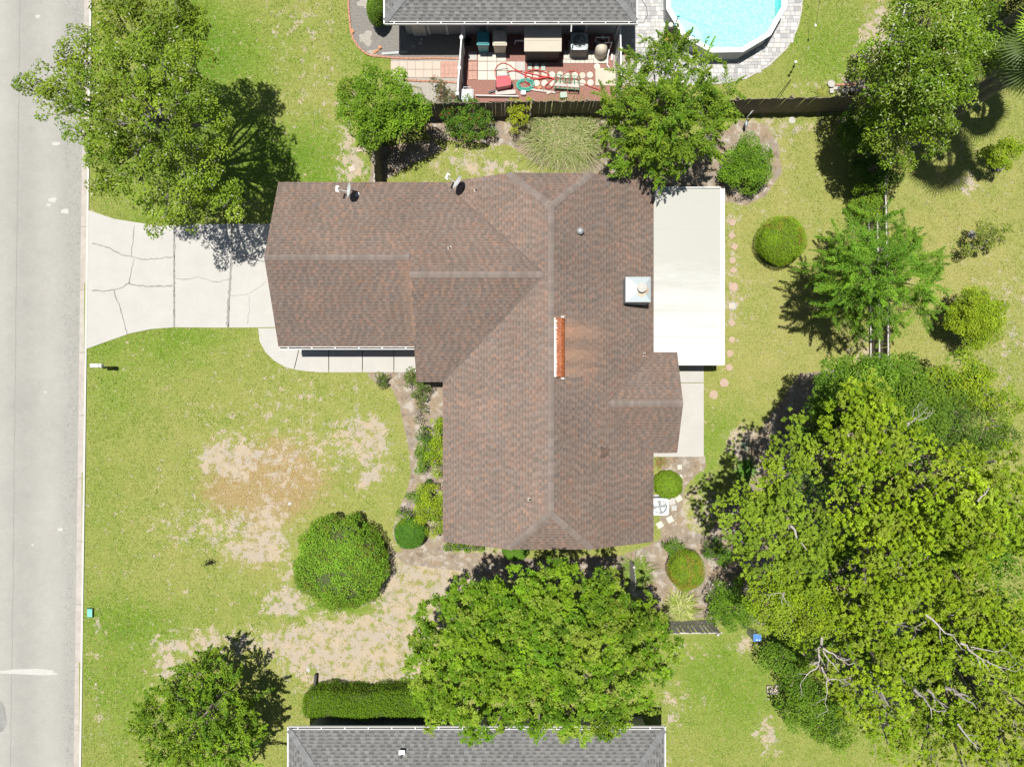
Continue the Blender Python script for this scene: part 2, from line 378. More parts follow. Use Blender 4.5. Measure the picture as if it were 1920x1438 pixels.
# bare sand
bf = mth(n, 'ADD', aB, mth(n, 'ADD', mth(n, 'MULTIPLY_ADD', nS, 3.2, -1.6), mth(n, 'MULTIPLY_ADD', n3, 1.3, -.65)))
sand = mixc(n, smooth(n, n1, .35, .65), (.425, .35, .245), (.38, .335, .27))
sand = mixc(n, mth(n, 'MULTIPLY', smooth(n, fine, .5, .3), .7), sand, (.22, .165, .10)); sand = mixc(n, mth(n, 'MULTIPLY', smooth(n, nS, .52, .42), .35), sand, (.27, .19, .11))
c2 = mixc(n, smooth(n, bf, .40, .52), c1, sand)
# planting beds: grey sandy mulch with tan litter
lit = mixc(n, smooth(n, n1, .38, .62), (.25, .215, .175), (.285, .22, .15))
lit = mixc(n, smooth(n, fine, .52, .66), lit, (.42, .33, .22)); lit = mixc(n, smooth(n, fine, .46, .34), lit, (.11, .085, .06))
lit = mixc(n, mth(n, 'MULTIPLY', smooth(n, nS, .5, .62), .8), lit, (.42, .385, .33)); lit = mixc(n, mth(n, 'MULTIPLY', smooth(n, nS, .44, .36), .6), lit, (.15, .115, .08))
bd = smooth(n, mth(n, 'ADD', aD, mth(n, 'MULTIPLY_ADD', n2, .5, -.25)), .4, .6)
c3 = mixc(n, bd, c2, lit)
n.links.new(c3, b.inputs['Base Color']); b.inputs['Roughness'].default_value = .95; b.inputs['Specular IOR Level'].default_value = .1
bump(n, b, mth(n, 'ADD', n3, mth(n, 'MULTIPLY', n4, .6)), .9, .05)
link('lawn', me, m); tag(bpy.data.objects['lawn'], kind='structure')

# real grass blades over the turf
NT = 620000
gx = rng.uniform(-26, 26, NT); gy = rng.uniform(-19.5, 19.5, NT)
gb, gr, gls, gbd, gpx, gpy = fields(gx, gy)
dn = fbm(gx, gy, 5, 3, 33)
keep = (gb + (dn - .5) * 2.0 < .45) & (gbd < .4) & (gpx > CURB_IN(gpy) + 2)
for P in (P_DRIVE, P_WALK, P_SLAB, P_BLACKBED, P_NYARD, P_NPATH, P_POOLDECK, P_HOUSE):
    keep &= ~inpoly(gpx, gpy, P)
gx, gy, gr, gls, dn = gx[keep], gy[keep], gr[keep], gls[keep], dn[keep]; NT = len(gx)
gz = (fbm(gx, gy, .35, 3, 5) - .5) * 0.05
ang = rng.uniform(0, 2 * np.pi, NT); ln = rng.uniform(.04, .095, NT); wd = rng.uniform(.008, .02, NT); ht = ln * rng.uniform(.25, .9, NT)
dx, dy = np.cos(ang), np.sin(ang)
v = np.zeros((NT, 3, 3))
v[:, 0] = np.stack([gx - dy * wd, gy + dx * wd, gz], -1); v[:, 1] = np.stack([gx + dy * wd, gy - dx * wd, gz], -1)
v[:, 2] = np.stack([gx + dx * ln, gy + dy * ln, gz + ht], -1)
dry = np.clip(.55 - gls * .7 + (fbm(gx, gy, 1.2, 3, 41) - .5) * 1.6 + rng.normal(0, .24, NT) + gr * .3, 0, 1)[:, None]
brt = rng.uniform(.7, 1.2, NT)[:, None]
cg = np.array([.13, .24, .014]); cy = np.array([.36, .36, .10]); cr = np.array([.42, .29, .14])
colr = (cg * (1 - dry) + cy * dry); rr = np.clip(gr + rng.normal(0, .2, NT), 0, 1)[:, None]; colr = (colr * (1 - rr) + cr * rr) * brt
def trimesh(name, verts, faces_n, cols, mat, parent=None, kind=None):
    """verts (N, k, 3): N faces of k corners each sharing nothing; cols (N,3)"""
    N = len(verts); k = faces_n
    me = bpy.data.meshes.new(name)
    me.vertices.add(N * k); me.vertices.foreach_set('co', verts.astype(np.float32).ravel())
    me.loops.add(N * k); me.loops.foreach_set('vertex_index', np.arange(N * k, dtype=np.int32))
    me.polygons.add(N); me.polygons.foreach_set('loop_start', np.arange(0, N * k, k, dtype=np.int32))
    at = me.color_attributes.new('tint', 'FLOAT_COLOR', 'POINT')
    c4 = np.concatenate([np.clip(cols, 0, 1), np.ones((N, 1))], 1)
    at.data.foreach_set('color', np.repeat(c4, k, axis=0).astype(np.float32).ravel())
    me.update(calc_edges=True)
    o = link(name, me, mat, parent)
    if kind: o['kind'] = kind
    return o
trimesh('grass', v, 3, colr, M['grassblade'])
tag(bpy.data.objects['grass'], 'short patchy green and straw coloured turf over the lawns', 'grass', kind='stuff')

# ================================================================== ROAD, KERB
m, n, b, o = newmat('aged_asphalt')
n1 = noise(n, .35, 4, .6, coord='World'); n2 = noise(n, 30, 3, .8, coord='World'); n3 = noise(n, 110, 2, .7, coord='World'); n5 = noise(n, 2.2, 5, .7, coord='World')
g = n.nodes.new('ShaderNodeNewGeometry'); sx = n.nodes.new('ShaderNodeSeparateXYZ'); n.links.new(g.outputs['Position'], sx.inputs[0])
wv = mth(n, 'SINE', mth(n, 'MULTIPLY_ADD', sx.outputs[0], 2.5, 5.6))          # wheel tracks worn along the road
base = ramp(n, mth(n, 'ADD', mth(n, 'MULTIPLY', n1, .5), mth(n, 'ADD', mth(n, 'MULTIPLY', wv, .10), mth(n, 'MULTIPLY', n5, .4))), [(.2, (.24, .236, .214)), (.7, (.33, .324, .294))])
c = mixc(n, mth(n, 'MULTIPLY', smooth(n, n2, .5, .75), .5), base, (.42, .41, .39)); c = mixc(n, mth(n, 'MULTIPLY', smooth(n, n3, .5, .28), .6), c, (.10, .10, .095))
vo = n.nodes.new('ShaderNodeTexVoronoi'); vo.feature = 'DISTANCE_TO_EDGE'; vo.inputs['Scale'].default_value = 2.6
dv = n.nodes.new('ShaderNodeVectorMath'); dv.operation = 'ADD'; nc = n.nodes.new('ShaderNodeTexNoise'); nc.inputs['Scale'].default_value = 3; n.links.new(g.outputs['Position'], nc.inputs['Vector'])
n.links.new(g.outputs['Position'], dv.inputs[0]); n.links.new(nc.outputs['Color'], dv.inputs[1]); n.links.new(dv.outputs[0], vo.inputs['Vector'])
edge = mth(n, 'MULTIPLY', smooth(n, vo.outputs['Distance'], .02, .006), smooth(n, mth(n, 'ADD', sx.outputs[0], mth(n, 'MULTIPLY', n5, 1.4)), -20.6, -20.1))
c = mixc(n, mth(n, 'MULTIPLY', edge, .7), c, (.11, .11, .105))
n.links.new(c, b.inputs['Base Color']); b.inputs['Roughness'].default_value = .9; b.inputs['Specular IOR Level'].default_value = .2; bump(n, b, n3, .5, .02)
M['asphalt'] = m
kx = lambda py, off: (CURB_IN(py) + off - 960) * H / FPX
def strip(o1, o2, y0, y1, z0, z1, mb, n=1):
    for i in range(n):
        a = y0 + (y1 - y0) * i / n; c = y0 + (y1 - y0) * (i + 1) / n
        pa = 719 - a * FPX / H; pc = 719 - c * FPX / H
        mb.prism([(kx(pa, o1), a), (kx(pa, o2), a), (kx(pc, o2), c), (kx(pc, o1), c)], z0, z1)
mb = MB(); mb.prism([(kx(3500, -560), -70), (kx(3500, -15.5), -70), (kx(-2500, -15.5), 80), (kx(-2500, -560), 80)], -.25, -.05)
tag(mb.build('road', M['asphalt']), kind='structure')
# long lane crack and surface patches on the road
mb = MB(); pts = []
for i in range(60):
    yy = -22 + i * .75; pp = 719 - yy * FPX / H; x0 = (31 - (pp - 400) * .012 + random.uniform(-.8, .8) - 960) * H / FPX; pts.append((x0, yy))
for i in range(59):
    (xa, ya), (xb, yb) = pts[i], pts[i + 1]; mb.add([(xa - .012, ya, -.046), (xa + .012, ya, -.046), (xb + .012, yb, -.046), (xb - .012, yb, -.046)], [(0, 1, 2, 3)])
rd = bpy.data.objects['road']; mb.build('seam', M['crack'], rd)
M['patch'] = simple('pale_road_stain', (.37, .365, .34), .9, var=.12, scale=8)
def blobpoly(cx, cy, rx, ry, n=22, j=.18, rot=0):
    out = []
    ph = random.uniform(0, 6)
    for k in range(n):
        t = 2 * math.pi * k / n; r = 1 + j * math.sin(3 * t + ph) * .6 + random.uniform(-j, j) * .6
        x, y = rx * r * math.cos(t), ry * r * math.sin(t); out.append((cx + x * math.cos(rot) - y * math.sin(rot), cy + x * math.sin(rot) + y * math.cos(rot)))
    return out
for (a, c, rx, ry) in [(98, 375, .19, .12), (121, 396, .19, .12), (70, 31, .12, .09), (104, 269, .22, .09), (90, 384, .1, .07), (56, 1260, 1.35, .15), (84, 735, .07, .06), (112, 993, .12, .09), (60, 1022, .06, .05)]:
    p = W2(a, c); mb = MB(); q = blobpoly(p[0], p[1], rx, ry, j=.25); mb.add([(x, y, -.0455) for x, y in q], [tuple(range(len(q)))]); mb.build('stain', M['patch'], rd)
p = W2(2, 1345); mb = MB(); q = blobpoly(p[0] - .1, p[1], .32, .7, j=.1); mb.add([(x, y, -.0452) for x, y in q], [tuple(range(len(q)))]); mb.build('dark_stain', M['crack'], rd)
M['gutter'] = simple('gutter_concrete', (.33, .30, .265), .9, var=.22, scale=2.5, bumpk=.4)
M['kerb'] = simple('kerb_concrete', (.43, .42, .38), .85, var=.1, scale=2, bumpk=.2)
kb = empty('kerb', (0, 0, 0), kind='structure')
def kerbprofile(pa, pc, ya, yc, mb):
    prof = [(-15.5, -.045), (-6.5, -.052), (-5.2, -.03), (-4.2, .018), (-3.3, .036), (0, .038)]
    vs = []
    for pp, yy in ((pa, ya), (pc, yc)):
        for off, z in prof: vs.append((kx(pp, off), yy, z))
        vs.append((kx(pp, 0), yy, -.2)); vs.append((kx(pp, -15.5), yy, -.2))
    k = len(prof) + 2; mb.add(vs, [tuple(range(k)), tuple(range(2 * k - 1, k - 1, -1))] + [(i, k + i, k + (i + 1) % k, (i + 1) % k) for i in range(k)])
yj = [719 - p for p in range(-160, 1700, 118)]
for i in range(len(yj) - 1):
    ya, yc = (yj[i] + 5) * H / FPX - .006, (yj[i + 1] + 5) * H / FPX + .006
    mb = MB(); kerbprofile(719 - ya * FPX / H, 719 - yc * FPX / H, ya, yc, mb); mb.build('kerb_section', M['gutter'], kb)
    mb = MB(); strip(-3.4, 0.3, yc, ya, .036, .043, mb); mb.build('kerb_top', M['kerb'], kb)

# ================================================================== DRIVEWAY, WALK, SLABS
drv = empty('driveway', (0, 0, 0), kind='structure')
def slab(pix, top, mat, parent, name='concrete_slab', z0=-.12):
    mb = MB(); mb.prism([W2(*p) for p in pix], z0, top); return mb.build(name, mat, parent)
slab([(166.9,395),(215,411),(260,418),(300,424),(326,423),(326,614),(285,617),(245,625),(205,639),(163.6,654)], .035, M['slab'], drv)
slab([(328.5,423),(345,421),(434,420.5),(433,480),(430,540),(428,580),(427,614.5),(328.5,614)], .034, M['slab'], drv)
slab([(437,420.5),(600,420),(600,613),(430,614.5),(431,580),(433,540),(436,480)], .035, M['slab'], drv)
wk = empty('front_walk', (0, 0, 0), kind='structure')
slab([(484.5,615.5),(487,640),(498,660),(514,676),(535,688),(551,692.5),(559,660),(559,615.5)], .032, M['slab'], wk)
slab([(560.5,615.5),(560.5,660),(552.5,693),(575,696),(600,698),(616,698),(616,615.5)], .034, M['slab'], wk)
slab([(617.5,615.5),(617.5,698),(679,698),(679,615.5)], .032, M['slab'], wk)
slab([(680.5,615.5),(680.5,698),(738,698),(738,615.5)], .034, M['slab'], wk)
slab([(739.5,615.5),(739.5,698),(835,698),(835,615.5)], .032, M['slab'], wk)
def crackline(pix, wdt, parent, z=.0395, jit=1.2):
    P = []
    for i in range(len(pix) - 1):
        (x1, y1), (x2, y2) = pix[i], pix[i + 1]; k = max(1, int(math.hypot(x2 - x1, y2 - y1) / 5))
        for j in range(k): P.append((x1 + (x2 - x1) * j / k + random.uniform(-jit, jit), y1 + (y2 - y1) * j / k + random.uniform(-jit, jit)))
    P.append(pix[-1]); P = [W2(*p) for p in P]; mb = MB(); vs = []
    for i, p in enumerate(P):
        a = Vector(P[max(0, i - 1)]); c = Vector(P[min(len(P) - 1, i + 1)]); d = (c - a).normalized(); w = wdt * random.uniform(.6, 1.35) / 2
        vs += [(p[0] - d.y * w, p[1] + d.x * w, z), (p[0] + d.y * w, p[1] - d.x * w, z)]
    mb.add(vs, [(2 * i, 2 * i + 1, 2 * i + 3, 2 * i + 2) for i in range(len(P) - 1)]); return mb.build('crack', M['crack'], parent)
for pix, w in [([(173,457),(195,461),(215,470),(230,479),(250,483),(275,487),(300,485),(325,482)], .055), ([(253,424),(250,445),(247,480)], .045), ([(251,486),(247,510),(243,532)], .05),
    ([(173,545),(195,546),(215,543),(232,538),(243,532),(262,536),(285,538),(324,536)], .06), ([(215,546),(221,565),(230,590),(236,612),(239,627)], .05),
    ([(332,524),(355,523),(373,520),(390,526),(410,530),(430,523)], .03), ([(438,482),(460,482),(480,487),(500,492)], .05), ([(433,554),(450,554),(466,552),(480,544),(500,528)], .02), ([(468,553),(468,580),(464,608)], .018),
    ([(327.3,424),(327.3,613)], .06), ([(435,440),(434.5,500),(431,548),(428,590),(427.5,612)], .10)]:
    crackline(pix, w, drv)
ps = empty('patio_slab', (0, 0, 0), kind='structure')
slab([(1180,640),(1319,640),(1319,717.3),(1180,717.3)], .05, M['concrete'], ps); slab([(1180,718.5),(1319,718.5),(1319,856),(1180,856)], .055, M['slab'], ps)
# ================================================================== ROOFS
def clip_poly(pts, poly):
    """Sutherland-Hodgman: pts clipped by convex ccw poly (2D)"""
    out = pts
    n = len(poly)
    for i in range(n):
        a = poly[i]; b = poly[(i + 1) % n]; inp = out; out = []
        if not inp: return []
        ex, ey = b[0] - a[0], b[1] - a[1]
        sd = [ex * (p[1] - a[1]) - ey * (p[0] - a[0]) for p in inp]
        for j in range(len(inp)):
            p, q = inp[j], inp[(j + 1) % len(inp)]; s, t = sd[j], sd[(j + 1) % len(inp)]
            if s >= -1e-9: out.append(p)
            if (s > 1e-9 and t < -1e-9) or (s < -1e-9 and t > 1e-9):
                k = s / (s - t); out.append(tuple(p[m] + (q[m] - p[m]) * k for m in range(len(p))))
    return out
def shingle_plane(poly3, pal, parent, expo=.138, tab=(.10, .22), name='shingles', seed=1, wear=None, band=(.88, .79)):
    """asphalt shingle courses: every tab its own stepped piece, clipped to the roof plane"""
    rnd = random.Random(seed)
    P = [Vector(p) for p in poly3]
    N = (P[1] - P[0]).cross(P[2] - P[0]).normalized()
    if N.z < 0: N = -N; P = P[::-1]
    U = Vector((0, 0, 1)).cross(N).normalized(); V = N.cross(U).normalized()     # V points up the slope
    if V.z < 0: V = -V; U = -U
    O = P[0]
    q = [((p - O).dot(U), (p - O).dot(V)) for p in P]
    a = sum(q[i][0] * q[(i + 1) % len(q)][1] - q[(i + 1) % len(q)][0] * q[i][1] for i in range(len(q)))
    if a < 0: q = q[::-1]
    u0, u1 = min(p[0] for p in q), max(p[0] for p in q); v0, v1 = min(p[1] for p in q), max(p[1] for p in q)
    mb = MB(); row = 0; v = v0
    while v < v1 + .01:
        u = u0 - rnd.uniform(0, .3); high = rnd.random() < .5; vj = rnd.uniform(-.004, .004)
        while u < u1:
            w = rnd.uniform(*tab); high = not high
            h1 = .017 if high else .009; h0 = .004
            lo = v + vj; hi = v + expo + .01
            x0, x1 = u + .002, u + w - .002
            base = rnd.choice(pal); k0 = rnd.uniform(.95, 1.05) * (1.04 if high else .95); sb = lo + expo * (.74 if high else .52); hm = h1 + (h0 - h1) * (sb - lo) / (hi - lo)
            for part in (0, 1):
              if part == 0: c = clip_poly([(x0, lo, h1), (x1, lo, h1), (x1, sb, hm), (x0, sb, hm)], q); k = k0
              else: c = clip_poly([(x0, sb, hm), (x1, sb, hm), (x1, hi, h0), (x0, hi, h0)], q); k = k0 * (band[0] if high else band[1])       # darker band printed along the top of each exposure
              if len(c) >= 3:
                W3 = [O + U * p[0] + V * p[1] + N * p[2] for p in c]
                cc = (base[0] * k, base[1] * k, base[2] * k)
                if wear is not None: cc = wear(W3[0].x, W3[0].y, cc)
                mb.cur = cc
                mb.add([tuple(p) for p in W3], [tuple(range(len(W3)))])
                low = [p for p in c if abs(p[1] - lo) < 1e-6] if part == 0 else []
                if len(low) >= 2:
                    a_, b_ = low[0], low[-1]
                    if a_[0] > b_[0]: a_, b_ = b_, a_
                    p1 = O + U * a_[0] + V * a_[1]; p2 = O + U * b_[0] + V * b_[1]
                    mb.cur = (cc[0] * .8, cc[1] * .8, cc[2] * .8)
                    mb.add([tuple(p1), tuple(p2), tuple(p2 + N * a_[2]), tuple(p1 + N * a_[2])], [(0, 1, 2, 3)])
            u += w
        v += expo; row += 1
    o = mb.build(name, M['shingle'], parent); o['kind'] = 'stuff'
    return o
def ridge_caps(a, b, parent, n1, n2, col, wdt=.14, seed=3, name='ridge_cap'):
    """overlapping folded caps along a ridge or hip; n1, n2: horizontal-ish directions down each side"""
    rnd = random.Random(seed); a, b = Vector(a), Vector(b); d = (b - a); L = d.length; d.normalize(); mb = MB(); t = 0
    n1, n2 = Vector(n1).normalized(), Vector(n2).normalized()
    while t < L - .02:
        e = min(L, t + .16); k = rnd.uniform(.88, 1.12); mb.cur = tuple(c * k for c in col)
        p0, p1 = a + d * t, a + d * e; up = Vector((0, 0, 1))
        r0, r1 = p0 + up * .030, p1 + up * .020
        A0, A1 = p0 + n1 * wdt + up * .026, p1 + n1 * wdt + up * .018; B0, B1 = p0 + n2 * wdt + up * .026, p1 + n2 * wdt + up * .018
        mb.add([tuple(x) for x in (r0, r1, A0, A1, B0, B1)], [(0, 1, 3, 2), (0, 4, 5, 1)])
        t = e
    o = mb.build(name, M['shingle'], parent); return o
def downdir(poly):
    P = [Vector(p) for p in poly]; N = (P[1] - P[0]).cross(P[2] - P[0]).normalized()
    if N.z < 0: N = -N
    return Vector((N.x, N.y, 0)).normalized(), N
def dn(poly):            # unit vector down the slope lying in the plane
    h, N = downdir(poly); v = h - N * h.dot(N); return v.normalized()

PAL = [(.166,.127,.104), (.158,.122,.101), (.176,.128,.103), (.151,.120,.102), (.188,.130,.101), (.163,.129,.110), (.148,.119,.101), (.170,.129,.106)]
CAPC = (.178, .146, .127)
_a, _b = np.meshgrid(np.arange(600) / 5.0, np.arange(600) / 5.0); PNT = fbm(_a, _b, .8, 3, 77)
def PN(x, y):
    i = int((x + 60) * 5) % 600; j = int((y + 60) * 5) % 600; return float(PNT[j, i])
def wearmain(x, y, c):
    # faded and rust washed areas below the ridge vent, stains beside the step wall, below pipes
    t = 0
    if 2.1 < x < 4.3 and .1 < y < 2.9: t = max(t, (1 - ((x - 2.2) / 2.0)) * .8 * max(0, min(1, (2.75 - y) / .4)) * max(0, min(1, (y - .15) / .3)) * (0.65 + .35 * math.sin(y * 7)))
    if -4.75 < x < -4.15 and 1.8 < y < 5.0: t = max(t, .32 * (x + 4.75) / .6)
    t = max(0, min(.75, t))
    tgt = (.33, .20, .13)
    c = tuple(a * (1 - t) + b * t for a, b in zip(c, tgt))
    f = 1.0
    if abs(x - 3.93) < .2 and abs(y + 2.95) < .2: f = .65
    q = PN(x, y); f *= .86 + .2 * q; r_ = PN(x * 1.7 + 31, y * 1.7 + 9); f2 = max(0, r_ - .5) * .35; c = (c[0] * (1 + f2), c[1] * (1 + f2 * .25), c[2] * (1 - f2 * .1))
    return tuple(a * f for a in c)
E = 2.4; xl, xr, xm, zr = -3.0, 6.15, 1.575, 4.6875; yt, yb = 8.72, -6.87; zc = 3.82; cl, cr_ = -.16, 3.31
house = empty('ranch_house', (xm, 1.0, 0), 0, 'L-shaped single storey house under a rust-brown shingle roof with clipped gables, centre of the plot', 'house')
def ch(o, parent=house):
    o.matrix_parent_inverse = Matrix.Translation(-Vector(parent.location)) if parent.parent is None else Matrix.Identity(4); return o
planes = {
 'west': [(xl,yb,E),(cl,yb,zc),(xm,-5.25,zr),(xm,7.15,zr),(cl,yt,zc),(xl,yt,E)],
 'east': [(xr,yb,E),(xr,yt,E),(cr_,yt,zc),(xm,7.15,zr),(xm,-5.25,zr),(cr_,yb,zc)],
 'north': [(cr_,yt,zc),(cl,yt,zc),(xm,7.15,zr)],
 'south': [(cl,yb,zc),(cr_,yb,zc),(xm,-5.25,zr)],
 'wingn': [(-4.15,8.74,E),(-4.15,4.405,4.5675),(1.335,4.405,4.5675),(-3.0,8.74,E)],
 'wings': [(-4.15,.07,E),(-3.0,.07,E),(1.335,4.405,4.5675),(-4.15,4.405,4.5675)],
 'garn': [(-10.15,8.74,E),(-10.15,5.17,4.185),(-4.15,5.17,4.185),(-4.15,8.74,E)],
 'gars': [(-10.15,1.60,E),(-4.15,1.60,E),(-4.15,5.17,4.185),(-10.15,5.17,4.185)],
 'bumpn': [(7.18,1.34,E),(7.18,-.835,3.4875),(3.975,-.835,3.4875),(6.15,1.34,E)],
 'bumps': [(6.15,-3.01,E),(3.975,-.835,3.4875),(7.18,-.835,3.4875),(7.18,-3.01,E)],
}
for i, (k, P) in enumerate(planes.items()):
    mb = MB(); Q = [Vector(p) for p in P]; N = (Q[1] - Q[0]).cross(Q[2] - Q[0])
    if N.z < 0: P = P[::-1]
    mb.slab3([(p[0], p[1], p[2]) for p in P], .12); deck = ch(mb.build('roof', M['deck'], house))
    PF = {'west': 1.12, 'east': .96, 'wings': .93, 'gars': .95, 'bumps': .96}.get(k, 1.0); ch(shingle_plane(P, [tuple(q * PF for q in c) for c in PAL], deck, seed=20 + i, wear=wearmain), deck)  # per-slope tint: paler aged west, plus sun-side contrast put into the colour
roofp = bpy.data.objects['roof']
def hv(*v): return Vector(v).normalized()
dW, dE, dN, dS = hv(-1, 0, -.5), hv(1, 0, -.5), hv(0, 1, -.5), hv(0, -1, -.5)
dNc, dSc = hv(0, 1, -.55), hv(0, -1, -.55)
for (a, b, u, v, sd_) in [((xm,-5.25,zr),(xm,7.15,zr),dW,dE,1), ((xm,7.15,zr),(cl,yt,zc),hv(-.6,-1,-.35),hv(1,.6,-.3),2), ((xm,7.15,zr),(cr_,yt,zc),hv(-1,.6,-.3),hv(.6,-1,-.3),3),
   ((xm,-5.25,zr),(cl,yb,zc),hv(-.6,1,-.3),hv(1,-.6,-.3),4), ((xm,-5.25,zr),(cr_,yb,zc),hv(.6,1,-.3),hv(-1,-.6,-.3),5),
   ((-4.15,4.405,4.5675),(1.30,4.405,4.5675),dN,dS,6), ((-10.15,5.17,4.185),(-4.2,5.17,4.185),dN,dS,7), ((3.99,-.835,3.4875),(7.18,-.835,3.4875),dN,dS,8)]:
    ch(ridge_caps(a, b, house, u, v, CAPC, seed=sd_))
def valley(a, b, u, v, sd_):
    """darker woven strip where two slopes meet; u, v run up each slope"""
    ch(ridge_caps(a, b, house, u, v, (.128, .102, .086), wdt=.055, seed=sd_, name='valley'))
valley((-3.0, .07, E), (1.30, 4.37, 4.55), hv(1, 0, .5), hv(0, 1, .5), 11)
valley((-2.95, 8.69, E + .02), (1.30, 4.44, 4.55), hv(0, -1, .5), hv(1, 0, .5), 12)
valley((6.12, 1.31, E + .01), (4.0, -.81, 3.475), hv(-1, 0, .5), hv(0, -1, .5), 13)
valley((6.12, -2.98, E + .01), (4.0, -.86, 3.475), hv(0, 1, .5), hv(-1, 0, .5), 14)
# walls: extruded up to the roof
mb = MB()
mb.box((1.58, .95, 1.14), (8.1, 14.4, 2.28)); mb.box((-6.9, 5.17, 1.14), (5.9, 6.2, 2.28)); mb.box((-3.6, 4.4, 1.145), (1.2, 7.7, 2.25)); mb.box((5.9, -.83, 1.13), (1.8, 3.5, 2.26))
def gable(x0, y0, x1, y1, xp, yp, zp, t, mb):
    """triangular wall"""
    d = Vector((x1 - x0, y1 - y0, 0)).normalized(); nrm = Vector((-d.y, d.x, 0)) * t
    vs = [Vector((x0, y0, 2.27)), Vector((x1, y1, 2.27)), Vector((xp, yp, zp))]
    vs = vs + [p + nrm for p in vs]; mb.add([tuple(p) for p in vs], [(0, 1, 2), (5, 4, 3), (0, 3, 4, 1), (1, 4, 5, 2), (2, 5, 3, 0)])
gable(-9.84, 2.07, -9.84, 8.27, -9.84, 5.17, 3.93, .15, mb); gable(-4.02, .54, -4.02, 8.2, -4.02, 4.4, 4.35, -.15, mb); gable(6.79, -2.58, 6.79, .92, 6.79, -.83, 3.2, .1, mb)
ch(mb.build('wall', M['wallmain'], house))
# step wall flashing where the taller wing meets the garage roof
mb = MB(); mb.slab3([(-4.165, 1.62, 2.43), (-4.135, 1.62, 2.43), (-4.135, 5.15, 4.20), (-4.165, 5.15, 4.20)], .05); ch(mb.build('flashing', M['deck'], house))
# garage door with panels, front door, windows (seen from the side)
gd = empty('garage_door', (0, 0, 0)); gd.parent = house; KIDS.setdefault(house.name, []).append(gd.name); ch(gd)
for k in range(4):
    mb = MB(); mb.box((-9.88, 5.17, .28 + k * .53), (.06, 4.9, .52)); mb.build('panel', M['white'], gd)
def window(cx, cy, cz, w, h, facing, parent, fixer=ch):
    """facing: 'x' or 'y' plane normal axis"""
    d = (w + .1, .07, h + .1) if facing == 'y' else (.07, w + .1, h + .1); g = (w, .085, h) if facing == 'y' else (.085, w, h)
    mb = MB(); mb.box((cx, cy, cz), d); f = fixer(mb.build('window', M['white'], parent)); mb = MB(); mb.box((cx, cy, cz), g); p = mb.build('pane', M['glass'], f)
    return f
window(-2.47, -2.0, 1.3, 1.6, 1.1, 'x', house); window(-2.47, -5.0, 1.3, 1.2, 1.0, 'x', house); window(5.64, -4.6, 1.3, 1.2, 1.0, 'x', house); window(1.5, -6.25, 1.4, 1.2, .9, 'y', house); window(-1.0, 8.14, 1.4, 1.2, .9, 'y', house); window(-6.4, 2.07, 1.4, 1.2, .9, 'y', house)
mb = MB(); mb.box((5.64, 4.4, 1.05), (.07, 1.8, 2.05)); ch(mb.build('patio_door', M['glass'], house))
mb = MB(); mb.box((-3.8, .56, 1.02), (.9, .07, 2.0)); ch(mb.build('front_door', M['white'], house))
# fascia and gutter on the garage's south eave
def gutter(x0, x1, y, z, s, parent, mat, fx, brackets=True):
    """open trough along x; s = -1 when it hangs on the south side"""
    mb = MB(); yo = y + s * .11
    mb.box(((x0 + x1) / 2, y + s * .012, z - .05), (x1 - x0, .018, .11)); mb.box(((x0 + x1) / 2, yo, z - .05), (x1 - x0, .022, .11)); mb.box(((x0 + x1) / 2, y + s * .06, z - .10), (x1 - x0, .076, .012)); tb = MB(); tb.box(((x0 + x1) / 2, y + s * .06, z - .07), (x1 - x0 - .02, .08, .02)); fx(tb.build('trough_floor', M['troughdark'], parent))  # dark strip on the trough floor keeps the gutter interior dark
    if brackets:
        x = x0 + .4
        while x < x1: mb.box((x, y + s * .062, z + .014), (.035, .11, .012)); x += 1.02
    return fx(mb.build('gutter', mat, parent))
gutter(-10.12, -4.18, 1.60, 2.385, -1, house, M['white'], ch)
# pipes through the roof
def roofz(x, y):
    best = -1
    for nm, P in planes.items():
        q = [(p[0], p[1]) for p in P]
        A = sum(q[i][0] * q[(i + 1) % len(q)][1] - q[(i + 1) % len(q)][0] * q[i][1] for i in range(len(q)))
        xa = np.array([x]); ya = np.array([y])
        if inpoly(xa, ya, q)[0]:
            Q = [Vector(p) for p in P]; N = (Q[1] - Q[0]).cross(Q[2] - Q[0]); z = Q[0].z - (N.x * (x - Q[0].x) + N.y * (y - Q[0].y)) / N.z; best = max(best, z)
    return best
def onroof(px, py, lift=0):
    z = 3.5
    for _ in range(12):
        x, y, _z = W(px, py, z); z2 = roofz(x, y)
        if z2 > 0: z = z2 + lift
    return (*W(px, py, z)[:2], z - lift)
for (px, py, r, hgt, capm) in [(843,465,.04,.22,'black'), (892,357,.045,.2,'black'), (993,936,.05,.2,'black'), (1207,665,.045,.2,'terracotta')]:
    x, y, z = onroof(px, py)
    mb = MB(); mb.tube([(x, y, z - .05), (x, y, z + hgt)], r, 12, cap=False); vp = ch(mb.build('vent_pipe', M['woodrail'], house))
    mb = MB(); mb.lathe((x, y, z + hgt - .03), [(r * .8, 0), (r * .8, .004)], 12); mb.build('pipe_mouth', M['black'], vp)
    mb = MB(); mb.box((x, y, z + .02), (.15, .15, .02)); mb.build('pipe_flashing', M['pinkpale'], vp)
x, y, z = onroof(1088, 433, .15)
mb = MB(); mb.lathe((x, y, z - .05), [(.07, 0), (.07, .17), (.15, .18), (.155, .21), (.13, .26), (.07, .30), (.02, .31)], 22); ch(mb.build('dome_vent', M['greymetal'], house, smooth=True))
